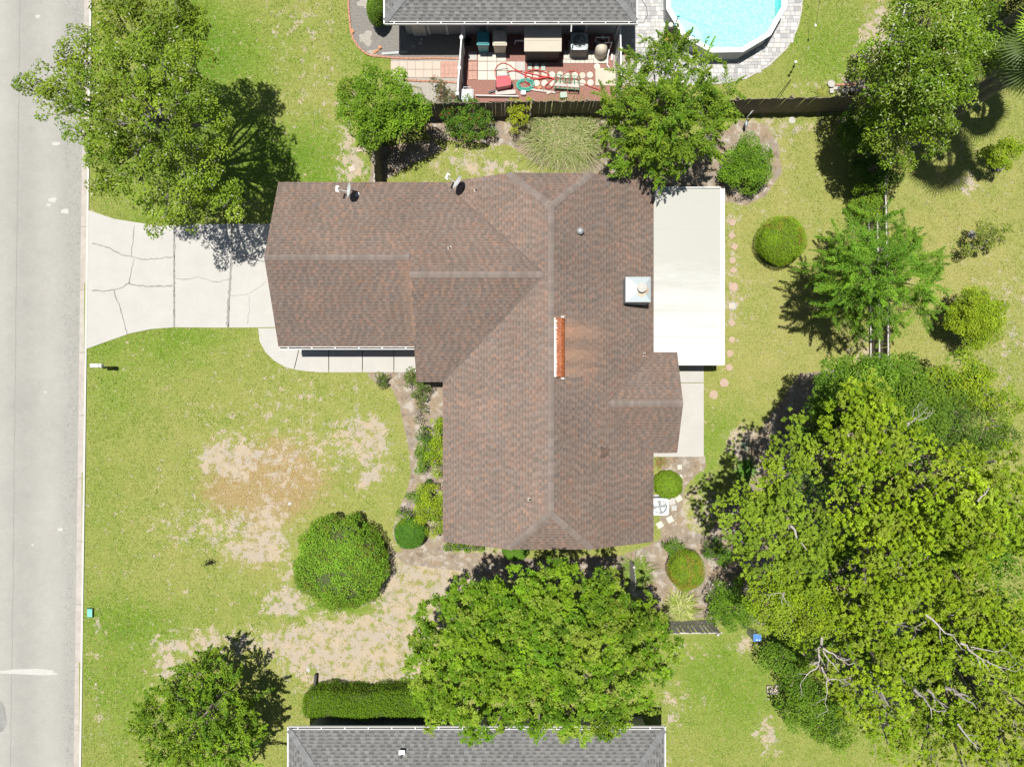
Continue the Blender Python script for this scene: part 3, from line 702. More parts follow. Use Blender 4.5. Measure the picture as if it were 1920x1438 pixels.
# ridge vent: rusted galvanised box
m, n, b, o = newmat('rusted_galvanised'); g = n.nodes.new('ShaderNodeNewGeometry'); sx = n.nodes.new('ShaderNodeSeparateXYZ'); n.links.new(g.outputs['Position'], sx.inputs[0])
cmb = n.nodes.new('ShaderNodeCombineXYZ'); n.links.new(mth(n, 'MULTIPLY', sx.outputs[0], .5), cmb.inputs[0]); n.links.new(mth(n, 'MULTIPLY', sx.outputs[1], 5), cmb.inputs[1])
nr = noise(n, 2.2, 5, .75, vec=cmb.outputs[0]); f = mth(n, 'ADD', mth(n, 'MULTIPLY_ADD', sx.outputs[0], 5.0, -8.85), mth(n, 'MULTIPLY_ADD', nr, 2.6, -1.3))
rc = ramp(n, noise(n, 9, 4, .7, coord='World'), [(.3, (.13, .03, .012)), (.55, (.27, .075, .02)), (.75, (.42, .17, .05))])
n.links.new(mixc(n, smooth(n, f, -.08, .08), (.62, .58, .50), rc), b.inputs['Base Color']); b.inputs['Roughness'].default_value = .7
M['rust'] = m
rv0, rv1 = 2.63, .26
mb = MB(); vs = []
for y_ in (rv0, rv1): vs += [(1.69, y_, 4.86), (1.98, y_, 4.84), (2.11, y_, 4.74), (2.11, y_, 4.40), (1.69, y_, 4.60)]
mb.add(vs, [(0, 1, 2, 3, 4), (9, 8, 7, 6, 5)] + [(5 + i, 5 + (i + 1) % 5, (i + 1) % 5, i) for i in range(5)])
rvo = ch(mb.build('ridge_vent', M['rust'], house))
for yy in (rv0 + .05, rv1 - .05): mb = MB(); mb.box((2.04, yy, 4.56), (.14, .09, .2)); mb.build('end_flange', M['woodrail'], rvo)
for yy in (2.1, 1.45, .8): mb = MB(); mb.box((1.91, yy, 4.853), (.36, .02, .012), rx=0); mb.build('vent_seam', M['rust'], rvo)
# chimney chase with metal cap and flue
mb = MB(); mb.box((5.2175, 3.88, 3.18), (1.025, 1.03, 1.36)); cy = ch(mb.build('chimney', M['galv'], house))
m, n, b, o = newmat('chimney_cap_metal'); g = n.nodes.new('ShaderNodeNewGeometry'); vd = n.nodes.new('ShaderNodeVectorMath'); vd.operation = 'DISTANCE'; n.links.new(g.outputs['Position'], vd.inputs[0]); vd.inputs[1].default_value = (5.38, 3.86, 3.98)
st = mth(n, 'MULTIPLY', smooth(n, mth(n, 'ADD', vd.outputs['Value'], mth(n, 'MULTIPLY_ADD', noise(n, 5, 4, .7, coord='World'), .5, -.25)), .32, .2), .75)
n.links.new(mixc(n, st, (.31, .355, .365), (.40, .29, .15)), b.inputs['Base Color']); b.inputs['Metallic'].default_value = .2; b.inputs['Roughness'].default_value = .5; M['capmetal'] = m
mb = MB(); x0, x1, y0, y1 = 4.70, 5.735, 3.36, 4.40; ax, ay = 5.36, 3.9
mb.add([(x0, y0, 3.93), (x1, y0, 3.93), (x1, y1, 3.93), (x0, y1, 3.93), (ax, ay, 4.04), (x0, y0, 3.86), (x1, y0, 3.86), (x1, y1, 3.86), (x0, y1, 3.86)],
       [(0, 1, 4), (1, 2, 4), (2, 3, 4), (3, 0, 4), (5, 6, 1, 0), (6, 7, 2, 1), (7, 8, 3, 2), (8, 5, 0, 3), (8, 7, 6, 5)]); mb.build('chimney_cap', M['capmetal'], cy)
fx_, fy_ = 5.34, 3.93
mb = MB(); mb.lathe((fx_, fy_, 4.0), [(.13, 0), (.13, .22)], 24); mb.build('flue', M['darkmetal'], cy)
mb = MB(); mb.lathe((fx_ - .02, fy_, 4.2), [(.2, 0), (.205, .03), (.20, .05), (.06, .09), (.01, .095)], 28); mb.build('flue_cap', M['woodrail'], cy, smooth=False)

# satellite dishes
def dish(name_label, px, py, face, tilt, long_, w_, arm_px, group=None, mast=None, flip=1):
    lift = .75
    x, y, zt = onroof(px, py, lift); z = zt + lift; rt = empty('satellite_dish', (x, y, zt), 0, name_label, 'satellite dish', 'satellite dishes on the roof')
    # reflector: shallow bowl whose axis points to 'face' (azimuth, degrees) raised by tilt
    n_ = Vector((math.cos(R(face)) * math.cos(R(tilt)), math.sin(R(face)) * math.cos(R(tilt)), math.sin(R(tilt))))
    u = Vector((0, 0, 1)).cross(n_).normalized(); v = n_.cross(u); mb = MB(); vs = []; k = 28; rings = 6; c = Vector((0, 0, lift))
    for i in range(rings + 1):
        rr = i / rings
        for j in range(k):
            t = 2 * math.pi * j / k; p = c + u * math.cos(t) * w_ * rr + v * math.sin(t) * long_ * rr + n_ * (rr * rr * .07); vs.append(tuple(p))
    off = len(vs)
    vs += [tuple(Vector(p) - n_ * .02) for p in vs]
    fs = []
    for i in range(rings):
        for j in range(k):
            a, b2, c2, d2 = i * k + j, i * k + (j + 1) % k, (i + 1) * k + (j + 1) % k, (i + 1) * k + j
            fs.append((a, d2, c2, b2)); fs.append((off + a, off + b2, off + c2, off + d2))
    for j in range(k): fs.append((rings * k + j, off + rings * k + j, off + rings * k + (j + 1) % k, rings * k + (j + 1) % k))
    mb.add(vs, fs); mb.build('reflector', M['dish'], rt, smooth=True)
    low = c - v * long_ * .85; tip = c + n_ * .52 - v * .1
    mb = MB(); mb.tube([tuple(low), tuple(tip)], .018, 8); arm = mb.build('feed_arm', M['dish'], rt)
    mb = MB(); mb.box(tuple(tip + Vector((0, 0, .02))), (.07, .24, .07), rz=R(face)); mb.box(tuple(tip + u * .1 - n_ * .05), (.09, .05, .06), rz=R(face)); mb.box(tuple(tip - u * .1 - n_ * .05), (.09, .05, .06), rz=R(face)); mb.build('feed_head', M['white'], arm)
    back = c - n_ * .05; mb = MB(); mb.tube([tuple(back), tuple(back - n_ * .12), (back.x - n_.x * .12, back.y - n_.y * .12, .03)], .025, 10); mb.build('mast', M['darkmetal'], rt)
    bx, by = back.x - n_.x * .12, back.y - n_.y * .12
    mb = MB(); mb.box((bx, by, .02), (.16, .2, .03)); mb.build('foot_plate', M['white'], rt)
    return rt
dish('pale satellite dish facing the driveway, lower left of the two near the roof edge', 656, 357, 178, 24, .36, .30, None)
dish('satellite dish tilted at an angle above the north eave beside the clipped gable', 859, 343, 152, 24, .36, .30, None)
mb = MB(); a = W(680, 358, 2.56); c = W(686, 342, 2.42); mb.tube([a, ((a[0] + c[0]) / 2 + .03, (a[1] + c[1]) / 2, 2.56), c], .008, 6); tag(mb.build('dish_cable', M['black']), 'thin black cable running from the western dish over the north eave', 'cable')

# patio cover of white insulated panels
pat = empty('patio_cover', (7.7, 4.6, 0), 0, 'flat white panelled patio roof with a gutter on the east side of the brown house', 'patio roof')
def pc(o): o.matrix_parent_inverse = Matrix.Translation(-Vector(pat.location)); return o
m, n, b, o = newmat('white_panel_stained'); n1 = noise(n, .7, 5, .6, coord='World'); g = n.nodes.new('ShaderNodeNewGeometry')
mpp = n.nodes.new('ShaderNodeMapping'); mpp.inputs['Scale'].default_value = (.25, 1.6, 1); n.links.new(g.outputs['Position'], mpp.inputs['Vector']); n2 = noise(n, 1.0, 5, .65, vec=mpp.outputs[0]); n3 = noise(n, 14, 3, .7, vec=mpp.outputs[0])
sx = n.nodes.new('ShaderNodeSeparateXYZ'); n.links.new(g.outputs['Position'], sx.inputs[0])
yb_ = mth(n, 'MULTIPLY_ADD', sx.outputs[1], .12, -.42)
cc = ramp(n, mth(n, 'ADD', mth(n, 'ADD', mth(n, 'MULTIPLY', n2, .8), mth(n, 'MULTIPLY', n3, .2)), yb_), [(.28, (.43, .43, .41)), (.52, (.385, .387, .36)), (.75, (.315, .32, .285))]); n.links.new(cc, b.inputs['Base Color']); b.inputs['Roughness'].default_value = .55
M['panel'] = m
ysm = [W(1300, p, 2.3)[1] for p in (353.5, 377.5, 428.5, 478.5, 530.5, 582, 632, 684.5)]
for i in range(7):
    y0, y1 = ysm[i + 1] + .006, ysm[i] - .006; mb = MB(); xa = 6.17
    parts = [(xa, y0, y1)] if y0 > 1.36 else [(7.2, y0, y1)]
    if y0 < 1.36 < y1: parts = [(xa, 1.36, y1), (7.2, y0, 1.359)]
    for (xx, ya, yc) in parts:
        z_ = lambda x: 2.34 - (x - 6.15) * .04
        mb.slab3([(xx, ya, z_(xx)), (9.10, ya, z_(9.1)), (9.10, yc, z_(9.1)), (xx, yc, z_(xx))], .08)
    pc(mb.build('roof_panel', M['panel'], pat))
    if i: mb = MB(); z_ = lambda x: 2.345 - (x - 6.15) * .04; xs0 = 6.17 if ysm[i] > 1.36 else 7.2; mb.slab3([(xs0, ysm[i] - .014, z_(xs0)), (9.08, ysm[i] - .014, z_(9.08)), (9.08, ysm[i] + .014, z_(9.08)), (xs0, ysm[i] + .014, z_(xs0))], .01); pc(mb.build('seam_strip', M['concrete'], pat))
mb = MB(); mb.box((9.12, 4.66, 2.2), (.03, 7.7, .14)); mb.box((9.27, 4.66, 2.21), (.03, 7.7, .12)); mb.box((9.2, 4.66, 2.155), (.13, 7.7, .015)); pc(mb.build('gutter', M['vinyl'], pat))
mb = MB(); mb.box((6.15 + 1.47, 8.53, 2.28), (2.95, .03, .16)); pc(mb.build('fascia', M['vinyl'], pat)); mb = MB(); mb.box((8.2, .81, 2.24), (2.0, .03, .16)); pc(mb.build('fascia', M['vinyl'], pat))
for yy in (.95, 3.4, 5.9, 8.4): mb = MB(); mb.box((9.02, yy, 1.05), (.09, .09, 2.1)); pc(mb.build('post', M['vinyl'], pat))
mb = MB(); x, y, z = W(1358.5, 377, 2.2); mb.lathe((x, y, 1.5), [(.13, 0), (.15, .05), (.15, .12), (.1, .16)], 16); tag(mb.build('round_lamp', M['white'], None), 'small round white lamp fixed at the edge of the white patio roof', 'lamp')
# patio floor under the cover
mb = MB(); mb.box((7.4, 4.8, -.03), (3.0, 7.2, .15)); mb.build('floor_slab', M['concrete'], bpy.data.objects['patio_slab'])

# ------------------------------------------------------------------ neighbour houses
PALG = [(.150,.150,.142), (.135,.135,.130), (.138,.139,.136), (.162,.162,.157), (.128,.129,.127), (.146,.146,.143), (.155,.154,.149)]
def hiphouse(label, x0, x1, y0, y1, inset, slope, seed, ez=2.4, south_gutter=True, trim=True, wl=0.55):
    hs = empty('grey_roof_house', ((x0 + x1) / 2, (y0 + y1) / 2, 0), 0, label, 'house')
    inv = Matrix.Translation(-Vector(hs.location))
    def f(o): o.matrix_parent_inverse = inv; return o
    ym = (y0 + y1) / 2; hw = (y1 - y0) / 2; rz_ = ez + hw * slope; xa, xb = x0 + hw * inset, x1 - hw * inset
    pl = [[(x0, y0, ez), (x1, y0, ez), (xb, ym, rz_), (xa, ym, rz_)], [(x1, y1, ez), (x0, y1, ez), (xa, ym, rz_), (xb, ym, rz_)], [(x0, y1, ez), (x0, y0, ez), (xa, ym, rz_)], [(x1, y0, ez), (x1, y1, ez), (xb, ym, rz_)]]
    for i, P in enumerate(pl):
        mb = MB(); mb.slab3(P, .1); d = f(mb.build('roof', M['deckgrey'], hs)); shingle_plane(P, PALG, d, seed=seed + i, tab=(.14, .24), band=(.84, .62))
    for a, b, u, v, s in [((x0, y0, ez), (xa, ym, rz_), hv(-1, .9, -.1), hv(1, -.9, -.1), 1), ((x1, y0, ez), (xb, ym, rz_), hv(1, .9, -.1), hv(-1, -.9, -.1), 2), ((x0, y1, ez), (xa, ym, rz_), hv(-1, -.9, -.1), hv(1, .9, -.1), 3), ((x1, y1, ez), (xb, ym, rz_), hv(1, -.9, -.1), hv(-1, .9, -.1), 4), ((xa, ym, rz_), (xb, ym, rz_), dN, dS, 5)]:
        f(ridge_caps(a, b, hs, u, v, (.15, .155, .155), wdt=.13, seed=seed + s))
    mb = MB(); mb.box(((x0 + x1) / 2, ym, 1.14), (x1 - x0 - 2 * wl, y1 - y0 - 2 * wl, 2.28)); f(mb.build('wall', M['wall'], hs))
    for yy, s in ((y0, -1), (y1, 1)): gutter(x0, x1, yy, ez + .005, s, hs, M['white'], f)
    for xx, s in ((x0, -1), (x1, 1)):
        mb = MB(); mb.box((xx + s * .04, ym, ez - .05), (.05, y1 - y0 + .2, .13)); f(mb.build('fascia', M['white'], hs))
    return hs, f
nh, fN = hiphouse('neighbouring house with a dark grey shingle roof beyond the side yard, top of the picture', -5.52, 5.40, 15.72, 24.5, 1.0, .36, 200, wl=.62)
nb, fB = hiphouse('neighbouring house with a pale grey shingle roof and white gutter, partly under the broad tree', -9.70, 6.62, -24.2, -15.02, .86, .34, 300)
# south wall details of the northern neighbour
mb = MB(); mb.box((-4.3, 16.32, 1.1), (.62, .12, 2.2)); fN(mb.build('brick_pier', M['wallwhite'], nh))
for cx in (-3.85, -3.0, -1.15, 1.8, 3.4): mb = MB(); mb.box((cx, 16.33, 1.14), (.09, .06, 2.26)); fN(mb.build('corner_board', M['white'], nh))
window(-.2, 16.33, 1.4, 1.1, .9, 'y', nh, fN); window(4.2, 16.33, 1.4, .9, .8, 'y', nh, fN)
for px, py, z in ((1072, 48, 1.9), (1078, 55, 1.2), (1110, 50, 1.5)):
    mb = MB(); x, y, _ = W(px, py, z); mb.box((x, 16.28, z), (.16, .1, .22)); fN(mb.build('meter_box', M['greymetal'], nh))
mb = MB(); a = W(1071.5, 43, 2.38); mb.tube([(a[0], a[1] - .12, 2.4), (a[0], a[1] - .3, 2.2)], .03, 8); fN(mb.build('spout', M['white'], nh))
# pipe on southern roof
for px, py in ((753, 1417),):
    z = 2.95; x, y, _ = W(px, py, z)
    mb = MB(); mb.tube([(x, y, z - .2), (x, y, z + .12)], .05, 12); vp = fB(mb.build('vent_pipe', M['darkmetal'], nb)); mb = MB(); mb.box((x, y + .12, z - .06), (.26, .2, .02)); mb.build('pipe_flashing', M['white'], vp)
# ================================================================== VEGETATION
def unit(v): return v / (np.linalg.norm(v, axis=-1, keepdims=True) + 1e-9)
def leaves(P, Nn, D, ln, wd, cols, fold=.25):
    """P centre, Nn leaf normal, D leaf direction -> kite shaped leaves folded along the midrib (2 triangles as one bent quad pair)"""
    N = len(P); D = unit(D - Nn * (D * Nn).sum(-1, keepdims=True)); S = np.cross(Nn, D)
    ln = ln[:, None]; wd = wd[:, None]
    a = P - D * ln * .5; c = P + D * ln * .5; m = P + D * ln * .02
    l = m + S * wd * .5 + Nn * wd * fold; r = m - S * wd * .5 + Nn * wd * fold
    V = np.stack([a, r, c, a, c, l], 1).reshape(N * 2, 3, 3)
    return V, np.repeat(cols, 2, axis=0)
def crown(lobes, rc=.5, cl_dens=1.0, nl=70, leaf=(.11, .055), cols=((.10,.17,.02),(.15,.22,.03),(.06,.12,.015)), flat=.8, seed=1, mode='clump', shell=.62, zmin=-.35, updir=.85, spread=1.0, minz=.1, jit=.12, tips=None, lenv=.3, droop=.15):
    """foliage: leaf clumps spread over the outside of each lobe (x, y, z, r[, rz])"""
    g = np.random.default_rng(seed); cols = np.array(cols)
    CP, CD, LT = [], [], []
    for lb in lobes:
        x, y, z, r = lb[:4]; rz = lb[4] if len(lb) > 4 else r * flat
        k = max(3, int(cl_dens * 5.0 * (r / rc) ** 2))
        d = unit(g.normal(size=(k * 2, 3))); d = d[d[:, 2] > zmin][:k]
        q = g.uniform(shell, 1.0, (len(d), 1)) ** .7
        # lumpy outline
        lump = 1 + .22 * np.sin(3 * np.arctan2(d[:, 1], d[:, 0]) + x * 3 + d[:, 2] * 4)[:, None] * .7
        CP.append(np.array([x, y, z]) + d * q * lump * np.array([r, r, rz])); CD.append(d); LT.append(np.tile(g.normal(1, .018, 3) * g.normal(1, .09), (len(d), 1)) if len(lobes) > 12 else np.ones((len(d), 3)))
    CP = np.concatenate(CP); CD = np.concatenate(CD); K = len(CP)
    ccol = cols[g.integers(0, len(cols), K)] * (1 + g.normal(0, jit, (K, 1))) * np.concatenate(LT)
    cr = rc * g.uniform(.65, 1.25, K)
    n_each = np.maximum(6, (nl * (cr / rc) ** 2)).astype(int)
    idx = np.repeat(np.arange(K), n_each); N = len(idx)
    if mode == 'clump':
        d = unit(g.normal(size=(N, 3)) + np.array([0, 0, .45]) + CD[idx] * .4); rad = cr[idx, None] * g.uniform(.45, 1.05, (N, 1)) ** .6
        P = CP[idx] + d * rad * np.array([spread, spread, .75 * spread])
        Nn = unit(d * .55 + np.array([0, 0, updir]) + g.normal(0, .5, (N, 3))); D = unit(g.normal(size=(N, 3)) + d * .8)
    elif mode == 'whorl':   # rosettes of leaves at the shoot tips
        W_ = 12; nw = max(1, N // W_); wi = np.repeat(np.arange(nw), W_); ci = idx[np.minimum(np.arange(nw) * W_, N - 1)]
        d = unit(g.normal(size=(nw, 3)) + np.array([0, 0, .55]) + CD[ci] * .5); WP = CP[ci] + d * cr[ci, None] * g.uniform(.35, 1.05, (nw, 1))
        ax = unit(d * .5 + np.array([0, 0, .75]) + g.normal(0, .22, (nw, 3))); t1 = unit(np.cross(ax, g.normal(size=(nw, 3)))); t2 = np.cross(ax, t1)
        idx = ci[wi]; N = len(idx); an = g.uniform(0, 2 * np.pi, N)[:, None]; rad = t1[wi] * np.cos(an) + t2[wi] * np.sin(an); el = g.uniform(-.1, .55, (N, 1))
        D = unit(rad + ax[wi] * el); P = WP[wi] + D * leaf[0] * .55; Nn = unit(ax[wi] - rad * el * .8 + g.normal(0, .18, (N, 3)))
    else:   # spray: leafy shoots that radiate outwards
        L = cr * 2.1; sd = unit(CD * np.array([1, 1, .8]) + g.normal(0, .35, (K, 3)) + np.array([0, 0, .2]))
        t = g.uniform(0, 1, N)[:, None]; side = g.normal(0, 1, (N, 3)) * (.18 * cr[idx, None]) * (1.25 - t)
        P = CP[idx] + sd[idx] * (t - .35) * L[idx, None] + side - np.array([0, 0, 1.]) * (t ** 2) * L[idx, None] * droop
        Nn = unit(np.array([0, 0, updir + .2]) + g.normal(0, .45, (N, 3)) + unit(side) * .3); D = unit(sd[idx] + unit(side) * .9)
    P[:, 2] = np.maximum(P[:, 2], minz)
    col = ccol[idx] * g.uniform(.75, 1.3, (N, 1)) ** 1.0
    if tips is not None:
        w = (g.uniform(size=(N, 1)) < tips[1]); col = np.where(w, np.array(tips[0]) * g.uniform(.8, 1.2, (N, 1)), col)
    ln = leaf[0] * g.uniform(1 - lenv, 1 + lenv, N); wd = leaf[1] * g.uniform(1 - lenv, 1 + lenv, N)
    V, C = leaves(P, Nn, D, ln, wd, col)
    return V, C, CP, CD
NLEAF = 0
def branches(base, lobes, rt, CP=None, nsub=3, seed=1, twig=.02, lean=(0, 0), forks=.35, zfork=None, bark='bark', parent=None, sub_frac=.55, tubes=7):
    rnd = random.Random(seed); bx, by = base; zt = max(l[2] for l in lobes); zf = zfork if zfork is not None else zt * forks
    cx = sum(l[0] for l in lobes) / len(lobes); cyy = sum(l[1] for l in lobes) / len(lobes)
    fk = Vector((bx + (cx - bx) * .35, by + (cyy - by) * .35, zf)); mb = MB()
    mb.tube([(bx, by, -.1), (bx, by, .12), (bx + (fk.x - bx) * .4, by + (fk.y - by) * .4, zf * .5), tuple(fk)], [rt * 1.5, rt * 1.15, rt * .95, rt * .85], 12)
    tr = mb.build('trunk', M[bark], parent, smooth=True)
    mb = MB()
    for l in lobes:
        c = Vector(l[:3]); m = fk.lerp(c, .5) + Vector((rnd.uniform(-.3, .3), rnd.uniform(-.3, .3), rnd.uniform(-.1, .4)))
        q = [fk, fk.lerp(m, .5) + Vector((0, 0, .1)), m, c]; r0 = rt * .55 * min(1, .5 + l[3] / 3)
        mb.tube([tuple(p) for p in q], [r0, r0 * .8, r0 * .6, r0 * .3], tubes)
        if CP is not None:
            near = [p for p in CP if (p[0] - c.x) ** 2 + (p[1] - c.y) ** 2 < (l[3] * 1.1) ** 2]
            rnd.shuffle(near)
            for p in near[:nsub * 4]:
                p = Vector([float(t) for t in p]); s = m.lerp(c, rnd.uniform(.2, 1)); mid = s.lerp(p, .55) + Vector((rnd.uniform(-.15, .15), rnd.uniform(-.15, .15), rnd.uniform(0, .2)))
                mb.tube([tuple(s), tuple(mid), tuple(s.lerp(p, 1.05))], [r0 * .28, twig * 1.2, twig * .5], 4, cap=False)
    br = mb.build('branches', M[bark], tr)
    return tr
def plant(name, label, cat, base, lobes_px, group=None, trunk=.12, bark='bark', br=True, mat='leaf', zfork=None, nsub=3, twig=.02, **kw):
    """lobes_px: (photo x, photo y, height of lobe centre, radius m[, vertical radius])"""
    lobes = [(*W(l[0], l[1], l[2]), *l[3:]) for l in lobes_px]
    b = W2(*base); rt = empty(name, (b[0], b[1], 0), 0, label, cat, group)
    V, C, CP, CD = crown(lobes, **kw)
    global NLEAF; NLEAF += len(V)
    V = V - np.array([b[0], b[1], 0]); trimesh('crown', V, 3, C, M[mat], rt)
    if br:
        L2 = [(l[0] - b[0], l[1] - b[1], *l[2:]) for l in lobes]; branches((0, 0), L2, trunk, CP - np.array([b[0], b[1], 0]), nsub, kw.get('seed', 1), twig, zfork=zfork, bark=bark, parent=rt)
    return rt
def scatter(poly, n, z, r, seed=1, mind=None, zvar=.4, dome=0, inset=9, gaps=(), und=0, gpad=16):
    """n lobes spread over a photo-space outline (at height z), spaced apart"""
    rnd = random.Random(seed); out = []; xs_ = [p[0] for p in poly]; ys_ = [p[1] for p in poly]; mind = mind or 28; tries = 0
    cx, cy = sum(xs_) / len(xs_), sum(ys_) / len(ys_); ext = max(max(xs_) - min(xs_), max(ys_) - min(ys_)) / 2
    while len(out) < n and tries < 6000:
        tries += 1; x, y = rnd.uniform(min(xs_), max(xs_)), rnd.uniform(min(ys_), max(ys_))
        if not inpoly(np.array([x]), np.array([y]), poly)[0]: continue
        if dseg(np.array([x]), np.array([y]), poly)[0] < inset: continue
        if any((x - q_[0]) ** 2 + (y - q_[1]) ** 2 < (q_[2] + gpad) ** 2 for q_ in gaps): continue
        if any((x - o[0]) ** 2 + (y - o[1]) ** 2 < mind ** 2 for o in out): continue
        dd = min(1, math.hypot(x - cx, y - cy) / ext)
        out.append((x, y, z + dome * (1 - dd * dd) + rnd.uniform(-zvar, zvar) + und * (float(fbm(np.array([x]), np.array([y]), 1 / 70., 2, seed)[0]) - .5) * 2, r * rnd.uniform(.8, 1.2)))
    return out
G_OAK = ((.15,.235,.018),(.185,.265,.022),(.125,.205,.018),(.17,.24,.03))
G_BRIGHT = ((.195,.29,.013),(.235,.325,.016),(.155,.245,.011),(.22,.29,.03))
G_MAG = ((.12,.225,.011),(.16,.27,.014),(.085,.175,.009),(.20,.285,.03))
G_DARK = ((.045,.11,.012),(.06,.13,.016),(.038,.092,.012),(.075,.14,.02))
G_MID = ((.105,.20,.016),(.135,.23,.02),(.085,.17,.014))
G_LIME = ((.22,.31,.016),(.25,.33,.02),(.18,.275,.016))

# big roadside tree, top left
T1 = [(300,30,6.6,1.25),(345,60,6.2,.9),(245,45,6.8,.95),(205,95,6.6,.95),(150,85,6.3,.6),(135,150,6.0,.75),(75,150,5.7,.55),(60,165,5.6,.35),(105,165,5.8,.55),(190,165,6.9,1.05),(120,205,5.9,.55),(250,130,7.6,1.2),(305,130,7.8,1.1),(355,120,6.9,.75),(350,85,6.4,.6),
      (375,50,6.2,.5),(370,25,6.0,.35),(235,215,7.2,1.15),(180,225,6.3,.6),(145,255,5.6,.5),(205,265,6.3,.8),(300,215,8.0,1.1),(350,185,7.2,.9),(375,235,6.6,.9),(415,225,6.0,.5),(255,290,6.4,.9),(210,320,5.8,.7),(200,355,5.4,.6),(260,340,5.9,.85),(310,300,6.4,.9),
      (360,310,6.0,1.0),(410,300,5.8,.6),(400,350,5.4,.75),(340,370,5.4,.9),(310,410,4.9,.7),(350,415,4.8,.55),(420,390,5.0,.6),(215,15,6.8,.7),(130,120,6.1,.45),(85,195,5.6,.4),(40,165,5.5,.2)]
plant('roadside_tree', 'big open-crowned tree with pale branches leaning over the road and driveway', 'tree', (385, 300), T1, trunk=.26, bark='barkgrey', rc=.34, cl_dens=.58, nl=58, leaf=(.125,.06), cols=G_OAK, seed=41, shell=.5, zfork=3.2, nsub=1, twig=.016, tips=((.42,.42,.33), .02))
# glossy tree by the fence corner
T2 = [(665,175,2.9,.55),(700,160,3.2,.62),(742,152,3.1,.42),(660,208,2.8,.5),(700,205,3.6,.75),(745,195,3.5,.7),(780,205,3.0,.5),(705,245,3.1,.6),(745,232,3.1,.6),(690,265,2.6,.42),(648,180,2.6,.3),(790,225,2.8,.3),(672,240,2.7,.4)]
plant('citrus_tree', 'round glossy green tree by the fence corner north of the garage', 'tree', (742, 232), T2, trunk=.12, rc=.3, cl_dens=1.1, nl=62, leaf=(.10,.055), cols=((.13,.24,.016),(.16,.27,.02),(.105,.205,.014)), seed=42, shell=.6, nsub=1, twig=.012)
# feathery tree beside the pool
T3 = [(1215,110,4.6,.75),(1260,105,4.8,.8),(1310,115,4.4,.6),(1180,150,4.4,.7),(1235,150,5.6,1.0),(1295,160,5.4,.9),(1345,170,4.6,.7),(1150,185,4.0,.7),(1190,200,5.0,1.0),(1250,205,6.0,1.1),(1310,205,5.3,.9),(1360,195,4.3,.5),(1145,230,4.0,.6),(1170,260,4.2,.7),(1215,260,5.0,1.0),(1270,255,5.4,1.0),(1325,250,4.6,.8),(1150,285,3.7,.5),(1195,305,4.0,.75),(1240,300,4.4,.8),(1245,325,3.9,.5),(1290,290,4.2,.6),(1330,280,4.0,.45),(1270,80,4.4,.4),(1220,85,4.2,.35)]
plant('crape_myrtle', 'tall bright green tree with fine shoots between the house and the round pool', 'tree', (1195, 300), T3, trunk=.14, nsub=1, twig=.01, rc=.4, cl_dens=1.05, nl=125, leaf=(.08,.042), cols=((.15,.25,.018),(.115,.215,.016),(.19,.285,.022),(.10,.19,.014)), mode='spray', seed=43, shell=.5, tips=((.24,.32,.03), .12))
# conifer-like tree over the east fence
T6 = [(1640,420,4.0,.8),(1600,430,3.8,.6),(1685,440,3.9,.6),(1640,500,6.8,1.3),(1590,470,4.8,.9),(1700,480,4.8,.9),(1740,485,3.8,.6),(1560,475,3.8,.5),(1555,520,4.2,.8),(1590,540,5.2,1.0),(1650,555,5.2,1.0),(1700,530,5.0,1.0),(1740,540,3.9,.7),(1720,580,3.8,.6),(1570,580,3.7,.7),(1615,600,3.9,.7),(1660,600,3.8,.7),(1535,510,3.6,.4),(1545,570,3.4,.4),(1760,510,3.4,.35)]
plant('cypress_tree', 'feathery bright green cypress standing over the east fence', 'tree', (1530, 540), T6, trunk=.14, nsub=0, twig=.01, rc=.42, cl_dens=1.15, nl=190, leaf=(.09,.024), cols=((.11,.225,.02),(.14,.26,.02),(.085,.185,.016)), mode='spray', seed=44, shell=.55, flat=.9, tips=((.18,.28,.03), .15), br=True)
# broad tree over the southern neighbour
P11 = [(785,1175),(840,1110),(905,1085),(960,1075),(1040,1068),(1120,1085),(1170,1100),(1225,1110),(1250,1165),(1255,1235),(1225,1300),(1180,1350),(1080,1370),(1000,1355),(930,1370),(860,1365),(810,1320),(778,1255)]
T11 = scatter(P11, 62, 4.7, .85, seed=5, mind=42, zvar=.5, dome=1.9, inset=26) + [(1078,1368,4.4,.4),(830,1352,4.3,.4),(875,1362,4.2,.3),(785,1230,4.1,.35),(1045,1090,4.6,.45),(965,1100,4.6,.45),(1190,1125,4.4,.45),(1165,1345,4.2,.35),(790,1195,4.2,.4),(900,1108,4.5,.4),(1235,1180,4.3,.4),(1240,1260,4.3,.35),(930,1360,4.2,.35),(1010,1358,4.3,.35),(1215,1310,4.3,.35)]
plant('broad_shade_tree', 'broad dense shade tree with whorled yellow-green leaves covering the grey roof edge', 'tree', (1005, 1125), T11, trunk=.32, rc=.34, cl_dens=.62, nl=140, leaf=(.125,.045), mode='whorl', cols=G_MAG, seed=45, shell=.72, zmin=-.1, flat=.95, nsub=0, tips=((.26,.35,.06), .06))
